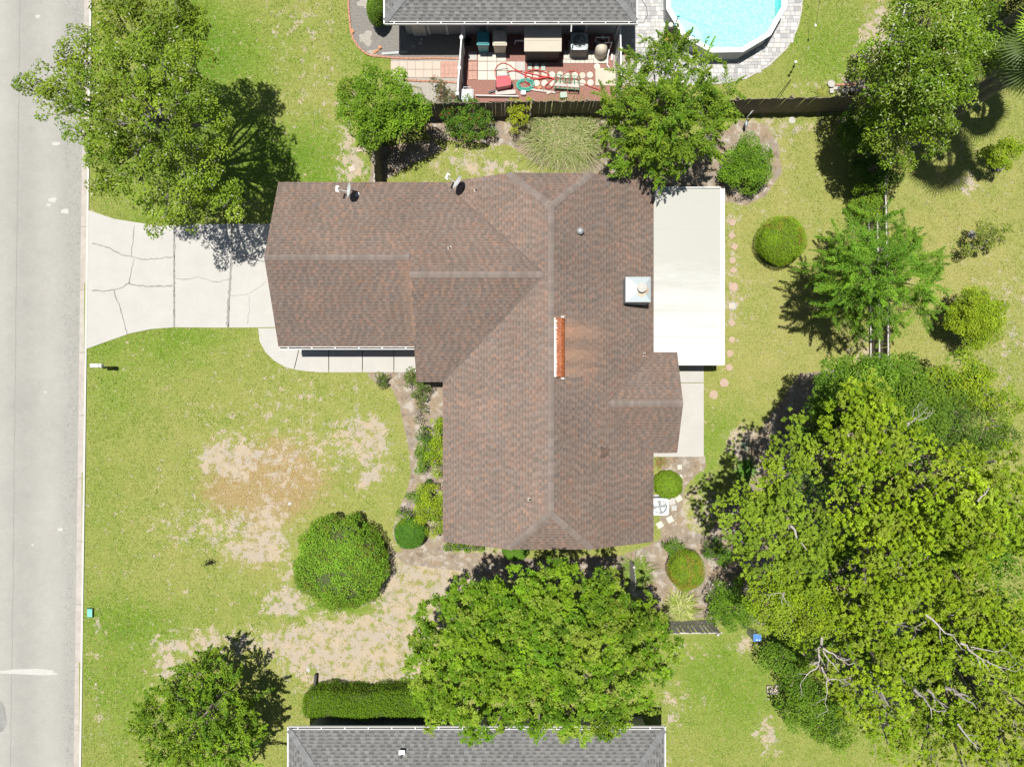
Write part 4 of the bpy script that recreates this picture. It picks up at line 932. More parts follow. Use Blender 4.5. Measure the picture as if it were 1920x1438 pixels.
# tree with leafy shoots, lower left
T12 = [(a_, b_, c_ * .72, *r_) for a_, b_, c_, *r_ in [(385,1340,4.4,1.15),(330,1300,3.8,.8),(300,1345,3.7,.8),(345,1395,3.9,.9),(415,1400,4.0,.9),(440,1340,3.9,.8),(430,1290,3.8,.75),(370,1260,3.7,.7),(300,1400,3.3,.7),(460,1385,3.4,.6),(385,1430,3.6,.8),(320,1435,3.2,.6),(275,1370,3.0,.45),(470,1310,3.1,.5),(395,1235,3.2,.45),(350,1245,3.0,.35),(278,1320,2.9,.4),(450,1425,3.2,.6),(480,1350,3.0,.5)]]
plant('leafy_shoot_tree', 'dark green tree with long pale leafy shoots near the road, lower left corner', 'tree', (425, 1292), T12, trunk=.15, nsub=1, twig=.012, rc=.38, cl_dens=1.15, nl=95, leaf=(.10,.05), cols=((.125,.23,.014),(.165,.27,.016),(.09,.18,.012)), mode='spray', seed=46, shell=.5, tips=((.22,.32,.03), .18))
# big tree at the top right
T5 = [(1702,20,4.6,.8),(1745,30,7.4,1.3),(1790,40,6.6,.9),(1830,45,6.0,.7),(1682,80,5.0,.7),(1730,95,7.8,1.3),(1790,95,7.2,1.1),(1838,85,6.2,.7),(1645,105,5.4,.55),(1660,130,6.0,.8),(1700,150,7.0,1.1),(1760,150,7.6,1.2),(1805,135,6.6,.7),(1855,110,5.6,.35),(1625,150,5.2,.5),(1665,185,6.0,.9),(1730,205,6.6,1.0),(1775,185,6.2,.75),(1625,200,4.8,.6),(1660,235,5.2,.8),(1710,240,5.6,.8),(1755,240,5.4,.65),(1690,280,4.6,.7),(1640,265,4.4,.6),(1745,272,4.9,.4),(1850,10,5.6,.5),(1730,-15,5.5,.9),(1790,-15,6.3,1.0),(1860,115,5.2,.35)]
plant('backyard_tree', 'big dark green tree with glossy leaves over the fence, beside the palms', 'tree', (1625, 262), T5, trunk=.26, bark='bark', rc=.36, cl_dens=.6, nl=62, leaf=(.125,.06), nsub=1, twig=.014, cols=((.125,.21,.014),(.16,.25,.016),(.10,.175,.012),(.185,.25,.035)), seed=47, shell=.5, zfork=3, tips=((.36,.42,.22), .06))
# oak group on the right: separate trees
OAK = dict(group='oaks and laurels at the east boundary')
Ta = [(x_, y_, 5.8 + .3 * ((i_ * 7) % 3), r_) for i_, (x_, y_, r_) in enumerate([(1568,712,.7),(1600,705,.75),(1645,706,.75),(1690,712,.75),(1722,738,.75),(1572,748,.8),(1712,775,.8),(1738,800,.6),(1630,730,.8),(1562,785,.7),(1605,745,.8),(1675,740,.8),(1545,765,.5),(1745,765,.55)])]
plant('laurel_tree', 'dark green laurel behind the tallest oak, over the end of the rail fence', 'tree', (1570, 735), Ta, trunk=.16, rc=.34, cl_dens=1.3, nl=90, leaf=(.10,.05), zmin=-.05, cols=((.11,.205,.018),(.14,.24,.022),(.09,.175,.016)), seed=51, shell=.6, **OAK)
Tb = scatter([(1562,765),(1600,745),(1645,748),(1675,775),(1700,800),(1690,850),(1640,870),(1580,865),(1552,820)], 20, 8.8, .72, seed=12, mind=30, zvar=.3, dome=1.3)
plant('oak_tree', 'tallest yellow-green oak, its round crown standing above the dark laurel', 'tree', (1505, 800), Tb, trunk=.24, rc=.30, cl_dens=.9, nl=78, leaf=(.088,.043), mode='whorl', zmin=-.05, nsub=0, flat=.95, cols=G_BRIGHT, seed=52, shell=.66, **OAK)
Tc = scatter([(1745,700),(1800,690),(1870,715),(1905,760),(1890,790),(1850,805),(1830,760),(1760,740)], 16, 3.6, .75, seed=13, mind=30, zvar=.3) 
plant('lime_tree', 'vivid yellow-green tree at the right edge of the oaks, beside the dry lawn', 'tree', (1800, 740), Tc, trunk=.14, rc=.34, cl_dens=.85, nl=62, leaf=(.11,.055), cols=G_LIME + ((.12,.22,.016),), seed=53, shell=.6, **OAK)
Td = scatter([(1745,740),(1800,750),(1860,800),(1860,850),(1780,850),(1735,800)], 14, 4.4, .8, seed=14, mind=32, zvar=.3)
plant('bushy_tree', 'mid green bushy tree between the vivid yellow-green tree and the oaks', 'tree', (1700, 785), Td, trunk=.14, rc=.36, cl_dens=.8, nl=70, leaf=(.09,.045), cols=((.09,.165,.02),(.11,.185,.024),(.075,.14,.018)), seed=54, shell=.6, **OAK)
Te = scatter([(1470,800),(1510,790),(1535,840),(1600,860),(1560,900),(1540,980),(1545,1060),(1490,1100),(1440,1060),(1385,1020),(1362,960),(1385,915),(1440,890)], 42, 7.4, .72, seed=15, mind=31, zvar=.5, dome=1.0, und=1.2, gaps=((1515,905,26),(1550,1045,24),(1560,870,22),(1535,940,18)))
plant('oak_tree', 'yellow-green oak nearest the brown house, its shadow on the lawn by the white slab', 'tree', (1400, 925), Te, trunk=.24, bark='barkgrey', rc=.32, cl_dens=.85, nl=84, leaf=(.088,.043), mode='whorl', zmin=-.05, nsub=0, flat=.95, cols=((.175,.26,.02),(.205,.29,.022),(.15,.23,.02)), seed=55, shell=.6, **OAK)
Tf = scatter([(1450,1080),(1540,1110),(1560,1150),(1520,1200),(1430,1160),(1412,1110)], 18, 6.8, .66, seed=16, mind=28, zvar=.3, dome=.5)
plant('oak_tree', 'small yellow-green oak crown over the blue box', 'tree', (1400, 1085), Tf, trunk=.18, rc=.36, cl_dens=.85, nl=75, leaf=(.10,.05), cols=G_BRIGHT, seed=56, shell=.6, **OAK)
Tg = scatter([(1590,900),(1660,880),(1720,860),(1800,860),(1870,850),(1900,900),(1925,960),(1935,1020),(1850,1010),(1840,1050),(1760,1150),(1660,1140),(1580,1080),(1570,980)], 70, 7.9, .84, seed=17, mind=36, zvar=.6, dome=1.4, und=1.8, gaps=((1632,930,20),(1700,875,30),(1610,1010,18),(1850,1060,30),(1760,905,18),(1575,1050,26)))
plant('oak_tree', 'widest oak crown in the middle of the oak group', 'tree', (1560, 880), Tg, trunk=.36, rc=.32, cl_dens=.8, nl=84, leaf=(.088,.043), mode='whorl', zmin=-.05, cols=G_BRIGHT, seed=57, shell=.7, flat=.95, nsub=0, **OAK)
Th = scatter([(1560,1120),(1660,1160),(1740,1170),(1760,1260),(1740,1330),(1700,1400),(1660,1440),(1620,1330),(1560,1280),(1530,1200)], 44, 6.8, .74, seed=18, mind=34, zvar=.6, dome=.8, und=1.6, gaps=((1530,1330,30),(1600,1225,22),(1700,1340,26),(1640,1280,16),(1560,1190,18)))
plant('oak_tree', 'loose yellow-green oak with bare limbs showing, behind the concrete blocks', 'tree', (1500, 1080), Th, trunk=.26, bark='barkgrey', rc=.32, cl_dens=.75, nl=84, leaf=(.088,.043), mode='whorl', zmin=-.05, cols=G_BRIGHT, seed=58, shell=.68, flat=.95, nsub=1, **OAK)
Ti = scatter([(1770,1150),(1850,1080),(1925,1090),(1940,1200),(1935,1450),(1720,1450),(1750,1330),(1790,1250)], 58, 7.0, .8, seed=19, mind=36, zvar=.6, dome=.8, und=1.6, gaps=((1870,1095,44),(1800,1260,26),(1850,1370,20),(1760,1400,24),(1750,1200,16)))
plant('oak_tree', 'yellow-green oak filling the lower right corner of the oak group', 'tree', (1680, 1150), Ti, trunk=.28, bark='barkgrey', rc=.32, cl_dens=.78, nl=84, leaf=(.088,.043), mode='whorl', zmin=-.05, cols=G_BRIGHT, seed=59, shell=.68, flat=.95, nsub=1, **OAK)
Tj = scatter([(1440,1215),(1500,1200),(1520,1290),(1600,1350),(1580,1400),(1480,1330),(1425,1270)], 26, 1.5, .7, seed=20, mind=26, zvar=.25, gaps=((1447,1292,50),(1419,1195,46)), gpad=0) 
plant('understorey_bush', 'shaded mid green bush under the oaks beside the mown lawn', 'shrub', (1480, 1250), Tj, trunk=.08, rc=.34, cl_dens=1.1, nl=80, leaf=(.10,.05), cols=G_MID, seed=60, shell=.6)
Tk = scatter([(1470,820),(1540,790),(1570,870),(1540,900),(1500,900)], 10, 4.6, .8, seed=21, mind=30, zvar=.3)
plant('understorey_bush', 'dark shaded shrub in the gap between the tallest oak and the oak near the house', 'shrub', (1480, 830), Tk, trunk=.08, rc=.36, cl_dens=.7, nl=70, leaf=(.09,.045), cols=G_DARK, seed=61, shell=.6)
Tl = scatter([(1560,900),(1700,880),(1850,900),(1900,1000),(1880,1300),(1700,1380),(1560,1250),(1500,1100)], 46, 4.6, 1.0, seed=22, mind=48, zvar=.5)
plant('undergrowth', 'dark undergrowth below the oaks, seen through gaps in their crowns', 'shrub', (1600, 1050), Tl, br=False, rc=.45, cl_dens=.55, nl=60, leaf=(.14,.075), cols=G_MID, zmin=.1, seed=62, shell=.5)
# bushes
def dome(name, label, px, py, z, r, rz, cols, seed, sx=1.0, sy=1.0, tips=None, leaf=(.06,.03), n=None, cat='shrub', rough=.05, group=None, lumps=0, brown=0, mat='leaf', zbase=None):
    """clipped shrub: leaves packed on a rounded surface over a twiggy core"""
    g = np.random.default_rng(seed); x, y, _ = W(px, py, z); zc_ = z
    rt = empty(name, (x, y, 0), 0, label, cat, group)
    n = n or int(4 * math.pi * r * r * 420)
    d = unit(g.normal(size=(n, 3))); d[:, 2] = np.where(d[:, 2] < -.35, -d[:, 2], d[:, 2])
    az = np.arctan2(d[:, 1], d[:, 0])
    rad = 1 + rough * np.sin(az * 5 + seed) * .4 + rough * np.sin(d[:, 2] * 7 + az * 3) * .5 + g.uniform(-.09, .03, n)
    hole = fbm(d[:, 0] * 3 + 2, d[:, 1] * 3 + seed * .7, 1, 3, seed + 9) > .66
    if lumps > .25: rad = np.where(hole & (g.uniform(size=n) < .85), rad * .86, rad)
    if lumps: rad += lumps * (fbm(d[:, 0] * 4 + 9, d[:, 1] * 4 + seed, 1, 3, seed) - .5)
    P = d * rad[:, None] * np.array([r * sx, r * sy, rz]) + np.array([0, 0, zc_]); P[:, 2] = np.maximum(P[:, 2], .05)
    Nn = unit(d * .8 + g.normal(0, .45, (n, 3)) + [0, 0, .3]); D = unit(g.normal(size=(n, 3)))
    cc = np.array(cols)[g.integers(0, len(cols), n)] * g.uniform(.72, 1.25, (n, 1))
    pn = fbm(P[:, 0] * 1.8 + 7, P[:, 1] * 1.8 + 3, 1, 3, seed)[:, None]; cc = cc * (1.1 + .9 * pn)
    if tips:
        w = fbm(P[:, 0] * 3.5 + 17, P[:, 1] * 3.5 + 3, 1, 3, seed + 5) > tips[1]
        w &= g.uniform(size=n) < .35; cc = np.where(w[:, None], np.array(tips[0]) * g.uniform(.7, 1.2, (n, 1)), cc)
    V, C = leaves(P, Nn, D, leaf[0] * g.uniform(.7, 1.3, n), leaf[1] * g.uniform(.7, 1.3, n), cc)
    global NLEAF; NLEAF += len(V)
    trimesh('crown', V, 3, C, M[mat], rt)
    mb = MB(); prof = []
    for i in range(9):
        t = -.5 * math.pi * .35 + i / 8 * (math.pi * .5 * 1.35 * .985); prof.append((max(.01, math.cos(t) * r * .88), max(.02, zc_ + math.sin(t) * rz * .88)))
    mb.lathe((0, 0, 0), prof, 24)
    mb.v = [(a * sx, b_ * sy, c_) for a, b_, c_ in mb.v]
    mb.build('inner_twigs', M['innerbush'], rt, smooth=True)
    mb = MB(); mb.tube([(0, 0, -.05), (0.02, 0, zc_)], [.07, .04], 8); mb.build('stem', M['bark'], rt)
    return rt
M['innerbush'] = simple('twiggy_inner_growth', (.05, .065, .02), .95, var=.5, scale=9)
dome('clipped_bush', 'large clipped round bush with rusty patches on the front lawn', 640, 1053, .95, 2.12, 1.15, G_MID + ((.12,.205,.02),), 71, tips=((.20,.22,.03), .60), leaf=(.085,.042), rough=.06, lumps=.3, group=None)
dome('clipped_bush', 'clipped dome bush on the lawn east of the white patio roof', 1464, 451, .9, 1.1, .95, ((.14,.23,.012),(.17,.255,.014),(.12,.20,.012)), 72, tips=((.36,.20,.05), .66), leaf=(.045,.022), n=16000)
dome('clipped_bush', 'clipped dome bush with orange tips in the bed by the grey picket fence', 1286, 1068, .8, .84, .85, ((.14,.215,.014),(.165,.24,.016),(.115,.185,.012)), 73, sy=1.1, tips=((.42,.24,.06), .60), leaf=(.05,.02), n=12000)
dome('clipped_bush', 'small clipped bush beside the white air conditioner', 1253, 908, .7, .64, .7, ((.12,.20,.012),(.14,.215,.014),(.10,.17,.012)), 74, leaf=(.05,.024), n=8000, lumps=.2)
dome('clipped_bush', 'small clipped dark green bush at the south-west corner of the house', 769, 999, .65, .72, .65, ((.055,.14,.014),(.07,.16,.018)), 75, leaf=(.05,.024), n=10000)
dome('clipped_bush', 'low clipped green bush under the south eave of the brown house', 966, 1034, .45, .58, .5, ((.07,.15,.016),(.09,.17,.018)), 76, sx=1.05, sy=.7, leaf=(.05,.024), n=7000)
dome('round_shrub', 'dark green shrub at the end of the black mulch bed, top edge of picture', 706, 20, .9, .42, .85, ((.07,.13,.014),(.095,.155,.018)), 77, sy=1.6, leaf=(.05,.024), n=8000, lumps=.15)
def shrub(label, base, lobes, seed, cols, rc=.22, nl=50, leaf=(.08,.04), name='shrub', cl=.9, mat='leaf', mode='clump', **kw):
    return plant(name, label, 'shrub', base, lobes, br=True, trunk=.04, rc=rc, cl_dens=cl, nl=nl, leaf=leaf, cols=cols, seed=seed, mat=mat, mode=mode, nsub=1, twig=.012, zfork=.25, **kw)
shrub('yellow-green leafy shrub against the west wall, nearest the small dark bush', (825,820), [(818,800,1.1,.36),(820,835,1.3,.42),(815,862,1.1,.38),(826,880,.9,.25)], 81, G_LIME)
shrub('mid green shrub below the yellow-green one on the west side bed', (800,850), [(797,845,.9,.36),(800,868,.9,.34),(790,880,.7,.2)], 82, G_MID)
shrub('small dark green shrub in the west bed, above the mid green shrub', (800,820), [(797,816,.8,.3),(805,826,.8,.25)], 83, ((.06,.125,.02),(.075,.14,.024)))
shrub('small bright green shrub tucked under the west eave', (825,798), [(822,795,.8,.28)], 84, ((.07,.16,.02),(.09,.18,.02)))
shrub('large yellow-green shrub against the west wall, near the house corner', (822,965), [(815,930,1.4,.42),(822,955,1.4,.5),(800,960,1.3,.42),(815,985,1.2,.4),(785,970,1.0,.34)], 85, G_LIME)
shrub('green shrub at the edge of the west bed, left of the large yellow-green shrub', (785,935), [(778,930,1.0,.34),(793,925,1.0,.3),(765,975,.9,.3),(757,962,.7,.2)], 86, G_MID + G_LIME[:1])
shrub('low leafy plants under the south-west eave', (850,1024), [(845,1022,.3,.22),(862,1024,.3,.2),(880,1026,.3,.2),(897,1027,.3,.14)], 87, G_MID, rc=.14, nl=26)
shrub('tiny dark plant in the sandy west bed', (806,910), [(806,909,.3,.2)], 88, ((.05,.10,.02),(.07,.12,.03)), rc=.12, nl=24)
shrub('spiky yellow-green shrub beside the front walk corner', (785,715), [(775,705,.8,.34),(790,722,.8,.4),(785,740,.6,.28),(770,715,.6,.25)], 89, ((.10,.15,.03),(.13,.18,.04),(.08,.12,.02)), leaf=(.10,.03))
shrub('small variegated shrub in the bed at the end of the walk', (713,712), [(712,708,.4,.22),(716,718,.35,.2),(722,706,.3,.14)], 90, ((.11,.15,.04),(.26,.28,.12),(.09,.13,.03)), rc=.14, nl=26, leaf=(.07,.04))
shrub('thin dry shrub in the sandy bed near the west wall', (790,775), [(790,770,.35,.3),(787,790,.3,.2)], 91, ((.16,.18,.06),(.12,.14,.04)), rc=.16, nl=14, cl=.6)
shrub('small dark green bush in the pine straw bed, upper left of the dome bush', (1262,1023), [(1258,1022,.6,.3),(1268,1026,.6,.26),(1262,1036,.5,.2)], 92, ((.09,.19,.018),(.11,.21,.02)))
shrub('loose green bush on the right of the pine straw bed', (1345,1035), [(1335,1025,.9,.36),(1352,1040,1.0,.4),(1365,1052,.9,.3),(1330,1040,.7,.2)], 93, ((.075,.16,.016),(.10,.19,.018)))
shrub('large green bush beside the grey picket fence, under the oaks', (1362,1120), [(1350,1115,1.4,.5),(1375,1110,1.5,.5),(1352,1140,1.5,.5),(1385,1135,1.5,.5),(1368,1160,1.2,.4),(1345,1158,1.0,.3),(1400,1150,1.2,.4)], 94, ((.12,.23,.016),(.15,.265,.02),(.09,.19,.014)))
shrub('dark ivy-covered shrub behind the blue box', (1440,1165), [(1415,1148,1.0,.45),(1455,1165,1.0,.45),(1390,1163,.8,.3),(1465,1215,1.0,.4)], 95, G_DARK + G_MID[:1])
shrub('round bright green shrub in the curved bed east of the tall tree', (1396,315), [(1400,300,1.2,.6),(1425,300,1.1,.5),(1375,300,1.0,.4),(1395,330,1.2,.6),(1425,325,1.0,.45),(1375,330,.8,.4),(1405,275,1.0,.45),(1405,350,.7,.25),(1362,325,.7,.3)], 96, ((.16,.28,.02),(.12,.23,.018),(.10,.2,.016)), rc=.26, cl=1.6, nl=60)
shrub('flowering shrub with red flecks against the wooden fence', (875,240), [(855,215,1.2,.5),(885,210,1.3,.5),(905,225,1.1,.4),(860,240,1.0,.45),(890,248,.9,.4),(840,228,.9,.25),(920,240,.7,.22)], 97, ((.09,.18,.018),(.12,.21,.02),(.06,.13,.014)), tips=((.38,.08,.04), .02))
shrub('narrow golden yellow shrub by the fountain grass', (967,225), [(965,200,1.3,.28),(978,205,1.3,.26),(958,225,1.1,.22),(975,225,1.1,.25),(964,242,.8,.16),(988,192,1.1,.16)], 98, ((.30,.34,.02),(.26,.32,.02)), rc=.18, nl=36)
shrub('rose bush with red blooms in the gravel outside the white fence', (825,175), [(820,160,.6,.3),(832,175,.6,.3),(845,185,.5,.28),(826,188,.4,.24)], 99, ((.12,.13,.05),(.10,.11,.04),(.16,.16,.08)), rc=.16, nl=22, tips=((.5,.06,.03), .05), cl=.8)
shrub('bright vine hanging on the rail fence below the dark bush', (1620,380), [(1618,362,1.2,.38),(1632,378,1.4,.4),(1612,388,1.0,.34),(1640,395,1.3,.3),(1655,352,1.6,.2),(1625,400,1.0,.3)], 100, ((.17,.27,.02),(.14,.24,.02)))
shrub('dark green bush climbing the rail fence in the shade of the big tree', (1620,320), [(1625,290,1.6,.5),(1640,320,1.6,.5),(1615,320,1.2,.45),(1660,330,1.6,.4),(1640,345,1.3,.4),(1680,335,1.5,.25),(1600,255,2.4,.6),(1610,230,2.6,.6)], 101, ((.055,.12,.014),(.07,.145,.016)))
GYL = ((.19,.24,.03),(.16,.21,.025),(.22,.27,.04))
plant('young_fruit_tree', 'sparse young fruit tree in a dark mulch ring, uppermost on the far lawn', 'tree', (1860, 318), [(1870,285,1.7,.35),(1890,270,1.7,.28),(1900,285,1.5,.25),(1862,300,1.4,.25),(1880,305,1.4,.25),(1850,290,1.3,.25),(1912,272,1.4,.15)], group='young fruit trees on the far lawn', trunk=.035, rc=.2, cl_dens=1.3, nl=42, leaf=(.09,.05), cols=G_LIME, seed=102, nsub=1, twig=.012)
plant('young_fruit_tree', 'small wiry fruit tree with few leaves, middle one of the far lawn', 'tree', (1815, 468), [(1835,440,1.5,.25),(1860,435,1.5,.25),(1885,430,1.4,.2),(1850,455,1.3,.25),(1870,450,1.3,.2),(1825,462,1.1,.2),(1810,470,1.0,.2),(1840,425,1.3,.15)], group='young fruit trees on the far lawn', trunk=.035, rc=.2, cl_dens=1.3, nl=38, leaf=(.085,.045), cols=((.19,.24,.04),(.15,.20,.03),(.24,.28,.06)), seed=103, nsub=2, twig=.014, bark='barkgrey')
plant('young_fruit_tree', 'dense yellow-green fruit tree, lowest one of the far lawn', 'tree', (1795, 618), [(1820,570,2.0,.5),(1845,580,2.0,.5),(1860,600,1.8,.45),(1810,600,2.0,.5),(1835,610,2.0,.5),(1795,590,1.6,.4),(1790,615,1.4,.35),(1825,635,1.6,.4),(1860,625,1.4,.3),(1835,555,1.6,.3),(1872,578,1.5,.25)], group='young fruit trees on the far lawn', trunk=.06, rc=.26, cl_dens=1.7, nl=80, leaf=(.08,.042), cols=G_LIME, seed=104, nsub=2, twig=.012)
# hedge, clipped flat
def hedge(label, px0, py0, px1, py1, z, seed):
    g = np.random.default_rng(seed); a = W(px0, py0, z); c = W(px1, py1, z); x0, x1 = a[0], c[0]; y1_, y0_ = a[1], c[1]; cx, cy_ = (x0 + x1) / 2, (y0_ + y1_) / 2; w, d_ = (x1 - x0), (y1_ - y0_)
    rt = empty('hedge', (cx, cy_, 0), 0, label, 'hedge'); n = 26000
    # superellipsoid surface
    u = g.uniform(-1, 1, n); v = g.uniform(-1, 1, n); face = g.uniform(size=n)
    P = np.stack([u * w / 2, v * d_ / 2, np.full(n, z)], -1); Nn = np.tile([0, 0, 1.0], (n, 1))
    top = face < .5; r = np.maximum(np.abs(u) ** 6, np.abs(v) ** 3.5); P[:, 2] = z - r * .25
    s1 = (face >= .5) & (face < .72); s2 = (face >= .72) & (face < .94); s3 = face >= .94; hz = g.uniform(.05, 1, n)
    P[s1] = np.stack([u[s1] * w / 2, np.full(s1.sum(), d_ / 2) - hz[s1] ** 6 * .12, hz[s1] * z], -1); Nn[s1] = [0, 1, .3]
    P[s2] = np.stack([u[s2] * w / 2, np.full(s2.sum(), -d_ / 2) + hz[s2] ** 6 * .12, hz[s2] * z], -1); Nn[s2] = [0, -1, .3]
    P[s3] = np.stack([np.sign(u[s3]) * (w / 2 - hz[s3] ** 6 * .2), v[s3] * d_ / 2, hz[s3] * z], -1); Nn[s3] = [1, 0, .3]
    left = P[:, 0] < -w / 2 + .6; P[left, 1] *= np.sqrt(np.clip(1 - ((-w / 2 + .6 - P[left, 0]) / .75) ** 2, .05, 1))
    P[:, 1] += .07 * np.sin(P[:, 0] * 2.1) + .04 * np.sin(P[:, 0] * 5.3 + 1); P[:, 2] += .05 * np.sin(P[:, 0] * 3.3 + P[:, 1] * 4); P += g.normal(0, .045, P.shape); Nn = unit(Nn + g.normal(0, .45, (n, 3))); D = unit(g.normal(size=(n, 3)))
    cols = np.array(((.11,.21,.010),(.14,.24,.012),(.09,.175,.008)))[g.integers(0, 3, n)] * g.uniform(.75, 1.25, (n, 1))
    V, C = leaves(P, Nn, D, .065 * g.uniform(.7, 1.3, n), .032 * g.uniform(.7, 1.3, n), cols); trimesh('foliage', V, 3, C, M['leaf'], rt)
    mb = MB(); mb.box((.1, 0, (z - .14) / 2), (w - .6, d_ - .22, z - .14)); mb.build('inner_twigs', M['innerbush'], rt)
hedge('long clipped rectangular hedge along the north side of the lower neighbour house', 566, 1302, 850, 1349, 1.45, 111)

# fountain grass clump with arching blades
def bladeplant(name, label, cat, px, py, n, L, wd, cols, seed, el=(20, 80), curl=1.0, parts=5, base_r=.1, z0=0, tipc=None, elong=(1, 1), group=None):
    g = np.random.default_rng(seed); x, y = W2(px, py); rt = empty(name, (x, y, 0), 0, label, cat, group); az = g.uniform(0, 2 * np.pi, n); e = np.radians(g.uniform(*el, n)); ll = L * g.uniform(.6, 1.1, n)
    br_ = base_r * np.sqrt(g.uniform(0, 1, n)); ba = g.uniform(0, 2 * np.pi, n); base = np.stack([br_ * np.cos(ba) * elong[0], br_ * np.sin(ba) * elong[1], np.full(n, z0)], -1)
    dh = np.stack([np.cos(az), np.sin(az), 0 * az], -1); side = np.stack([-np.sin(az), np.cos(az), 0 * az], -1)
    cc = np.array(cols)[g.integers(0, len(cols), n)] * g.uniform(.7, 1.3, (n, 1)); Vs, Cs = [], []
    prev = None
    for s in range(parts + 1):
        t = s / parts; h = np.cos(e) * t + curl * .35 * t * t; zz = np.sin(e) * t - curl * .75 * t ** 2.2 * np.sin(e)
        c = base + dh * (h * ll)[:, None] + np.array([0, 0, 1.]) * np.maximum(zz * ll, .02 - z0)[:, None]; w = side * (wd * (1 - t ** 1.5) * .5 + .001)
        cur = (c - w, c + w)
        if prev is not None:
            Vs.append(np.stack([prev[0], prev[1], cur[1]], 1)); Vs.append(np.stack([prev[0], cur[1], cur[0]], 1)); Cs += [cc, cc]
        prev = cur
    trimesh('leaf_blades', np.concatenate(Vs), 3, np.concatenate(Cs), M['leafdry'], rt); return rt
bladeplant('fountain_grass', 'big pale fountain grass clump with arching blades by the fence', 'ornamental grass', 1058, 258, 4200, 1.35, .02, ((.25,.30,.09),(.34,.36,.16),(.17,.24,.05),(.42,.39,.22)), 121, el=(15, 85), curl=1.2, base_r=1.05, elong=(1.1, .85))
bladeplant('fern_clump', 'green strappy leaves growing round the curved garden gate', 'plant', 1192, 1075, 420, .62, .05, ((.16,.24,.03),(.12,.2,.025),(.2,.26,.05)), 122, el=(10, 60), base_r=.45)
bladeplant('flax_plant', 'variegated yellow strappy plant beside the grey picket fence', 'plant', 1275, 1140, 300, .85, .085, ((.30,.33,.10),(.36,.38,.16),(.22,.28,.05)), 123, el=(15, 70), base_r=.35)
bladeplant('fern', 'small green fern at the edge of the oak shade', 'plant', 1398, 879, 120, .6, .05, ((.07,.2,.015),(.1,.24,.02)), 124, el=(10, 50), base_r=.12)
bladeplant('bromeliad', 'small spiky blue-green plant in the sandy oval bed', 'plant', 1396, 836, 30, .32, .06, ((.12,.2,.12),(.2,.26,.2)), 125, el=(20, 50), base_r=.05)
bladeplant('yucca', 'small yellow spiky plant beside the flower pots by the fence', 'plant', 1541, 177, 90, .42, .045, ((.30,.30,.06),(.22,.26,.05)), 126, el=(15, 60), base_r=.12)
bladeplant('straw_plant', 'low dry plant with orange leaves beside the white slab corner', 'plant', 1238, 866, 60, .3, .04, ((.25,.12,.05),(.12,.18,.04)), 127, el=(10, 60), base_r=.2)
# palms
def palm(label, bx, by, h, lean, seed, crownr=1.55, nf=26):
    g = np.random.default_rng(seed); x, y = W2(bx, by); rt = empty('cabbage_palm', (x, y, 0), 0, label, 'palm tree', 'palms at the upper right')
    tp = Vector((lean[0], lean[1], h)); mb = MB(); pts = [(0, 0, -.1), (0, 0, .15)] + [tuple(Vector((0, 0, 0)).lerp(tp, k / 10) + Vector((0, 0, 0))) for k in range(1, 11)]
    rr = [.30, .24] + [.19 + .015 * math.sin(k * 2.3) for k in range(10)]; mb.tube(pts, rr, 14); mb.build('trunk', M['palmbark'], rt, smooth=True)
    Vs, Cs = [], []; mbp = MB()
    for f in range(nf):
        az = 2 * math.pi * f * .381966 + g.uniform(-.2, .2); el = math.radians(75 - 120 * f / nf + g.uniform(-8, 8)); d = Vector((math.cos(az) * math.cos(el), math.sin(az) * math.cos(el), math.sin(el)))
        o = tp + d * .2; c = tp + d * crownr * .62 - Vector((0, 0, .1)); mbp.tube([tuple(o), tuple(c)], [.02, .014], 5)
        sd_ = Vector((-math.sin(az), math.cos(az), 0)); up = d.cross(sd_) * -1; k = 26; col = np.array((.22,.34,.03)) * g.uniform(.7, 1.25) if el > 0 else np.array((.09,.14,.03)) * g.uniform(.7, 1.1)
        fr = trimesh_frond = []
        for j in range(k):
            a = (j / (k - 1) - .5) * math.radians(215); L = crownr * .72 * (1 - .25 * abs(a) / 1.9) * g.uniform(.92, 1.06)
            v = d * math.cos(a) + sd_ * math.sin(a); perp = (sd_ * math.cos(a) - d * math.sin(a)) * .035
            m = c + v * L * .5 + up * .03; e = c + v * L + Vector((0, 0, -.16)) - up * .02 
            Vs.append(np.array([tuple(c), tuple(m + perp), tuple(m - perp)])); Vs.append(np.array([tuple(m - perp), tuple(m + perp), tuple(e)])); Cs += [col, col]
    Vs = np.array(Vs); Cs = np.array(Cs); n_f = 2 * 26
    for f in range(nf): trimesh('frond', Vs[f * n_f:(f + 1) * n_f], 3, Cs[f * n_f:(f + 1) * n_f], M['leaf'], rt)
    mbp.build('leaf_stalks', M['palmbark'], rt)
palm('palm whose grey trunk crosses the lawn below the bright fan fronds, right edge', 1712, 260, 9.0, (0.1, 0.05), 131)
palm('palm with bright yellow-green fan fronds at the right edge of the picture', 1806, 184, 5.0, (0, 0), 132, crownr=1.25)
palm('palm with a thick trunk beside the dark foliage, upper right corner', 1845, 72, 7.5, (.2, 0), 133)
palm('palm trunk leaving the big tree at the top edge of the picture', 1790, 22, 7.5, (.1, 0), 134)
shrub('dark reddish shrub behind the thick palm trunk, upper right corner', (1890, 40), [(1905,15,1.4,.5),(1900,45,1.4,.45),(1915,60,1.2,.4),(1895,5,1.2,.4)], 135, ((.06,.09,.02),(.10,.07,.02),(.05,.08,.02)), rc=.24)
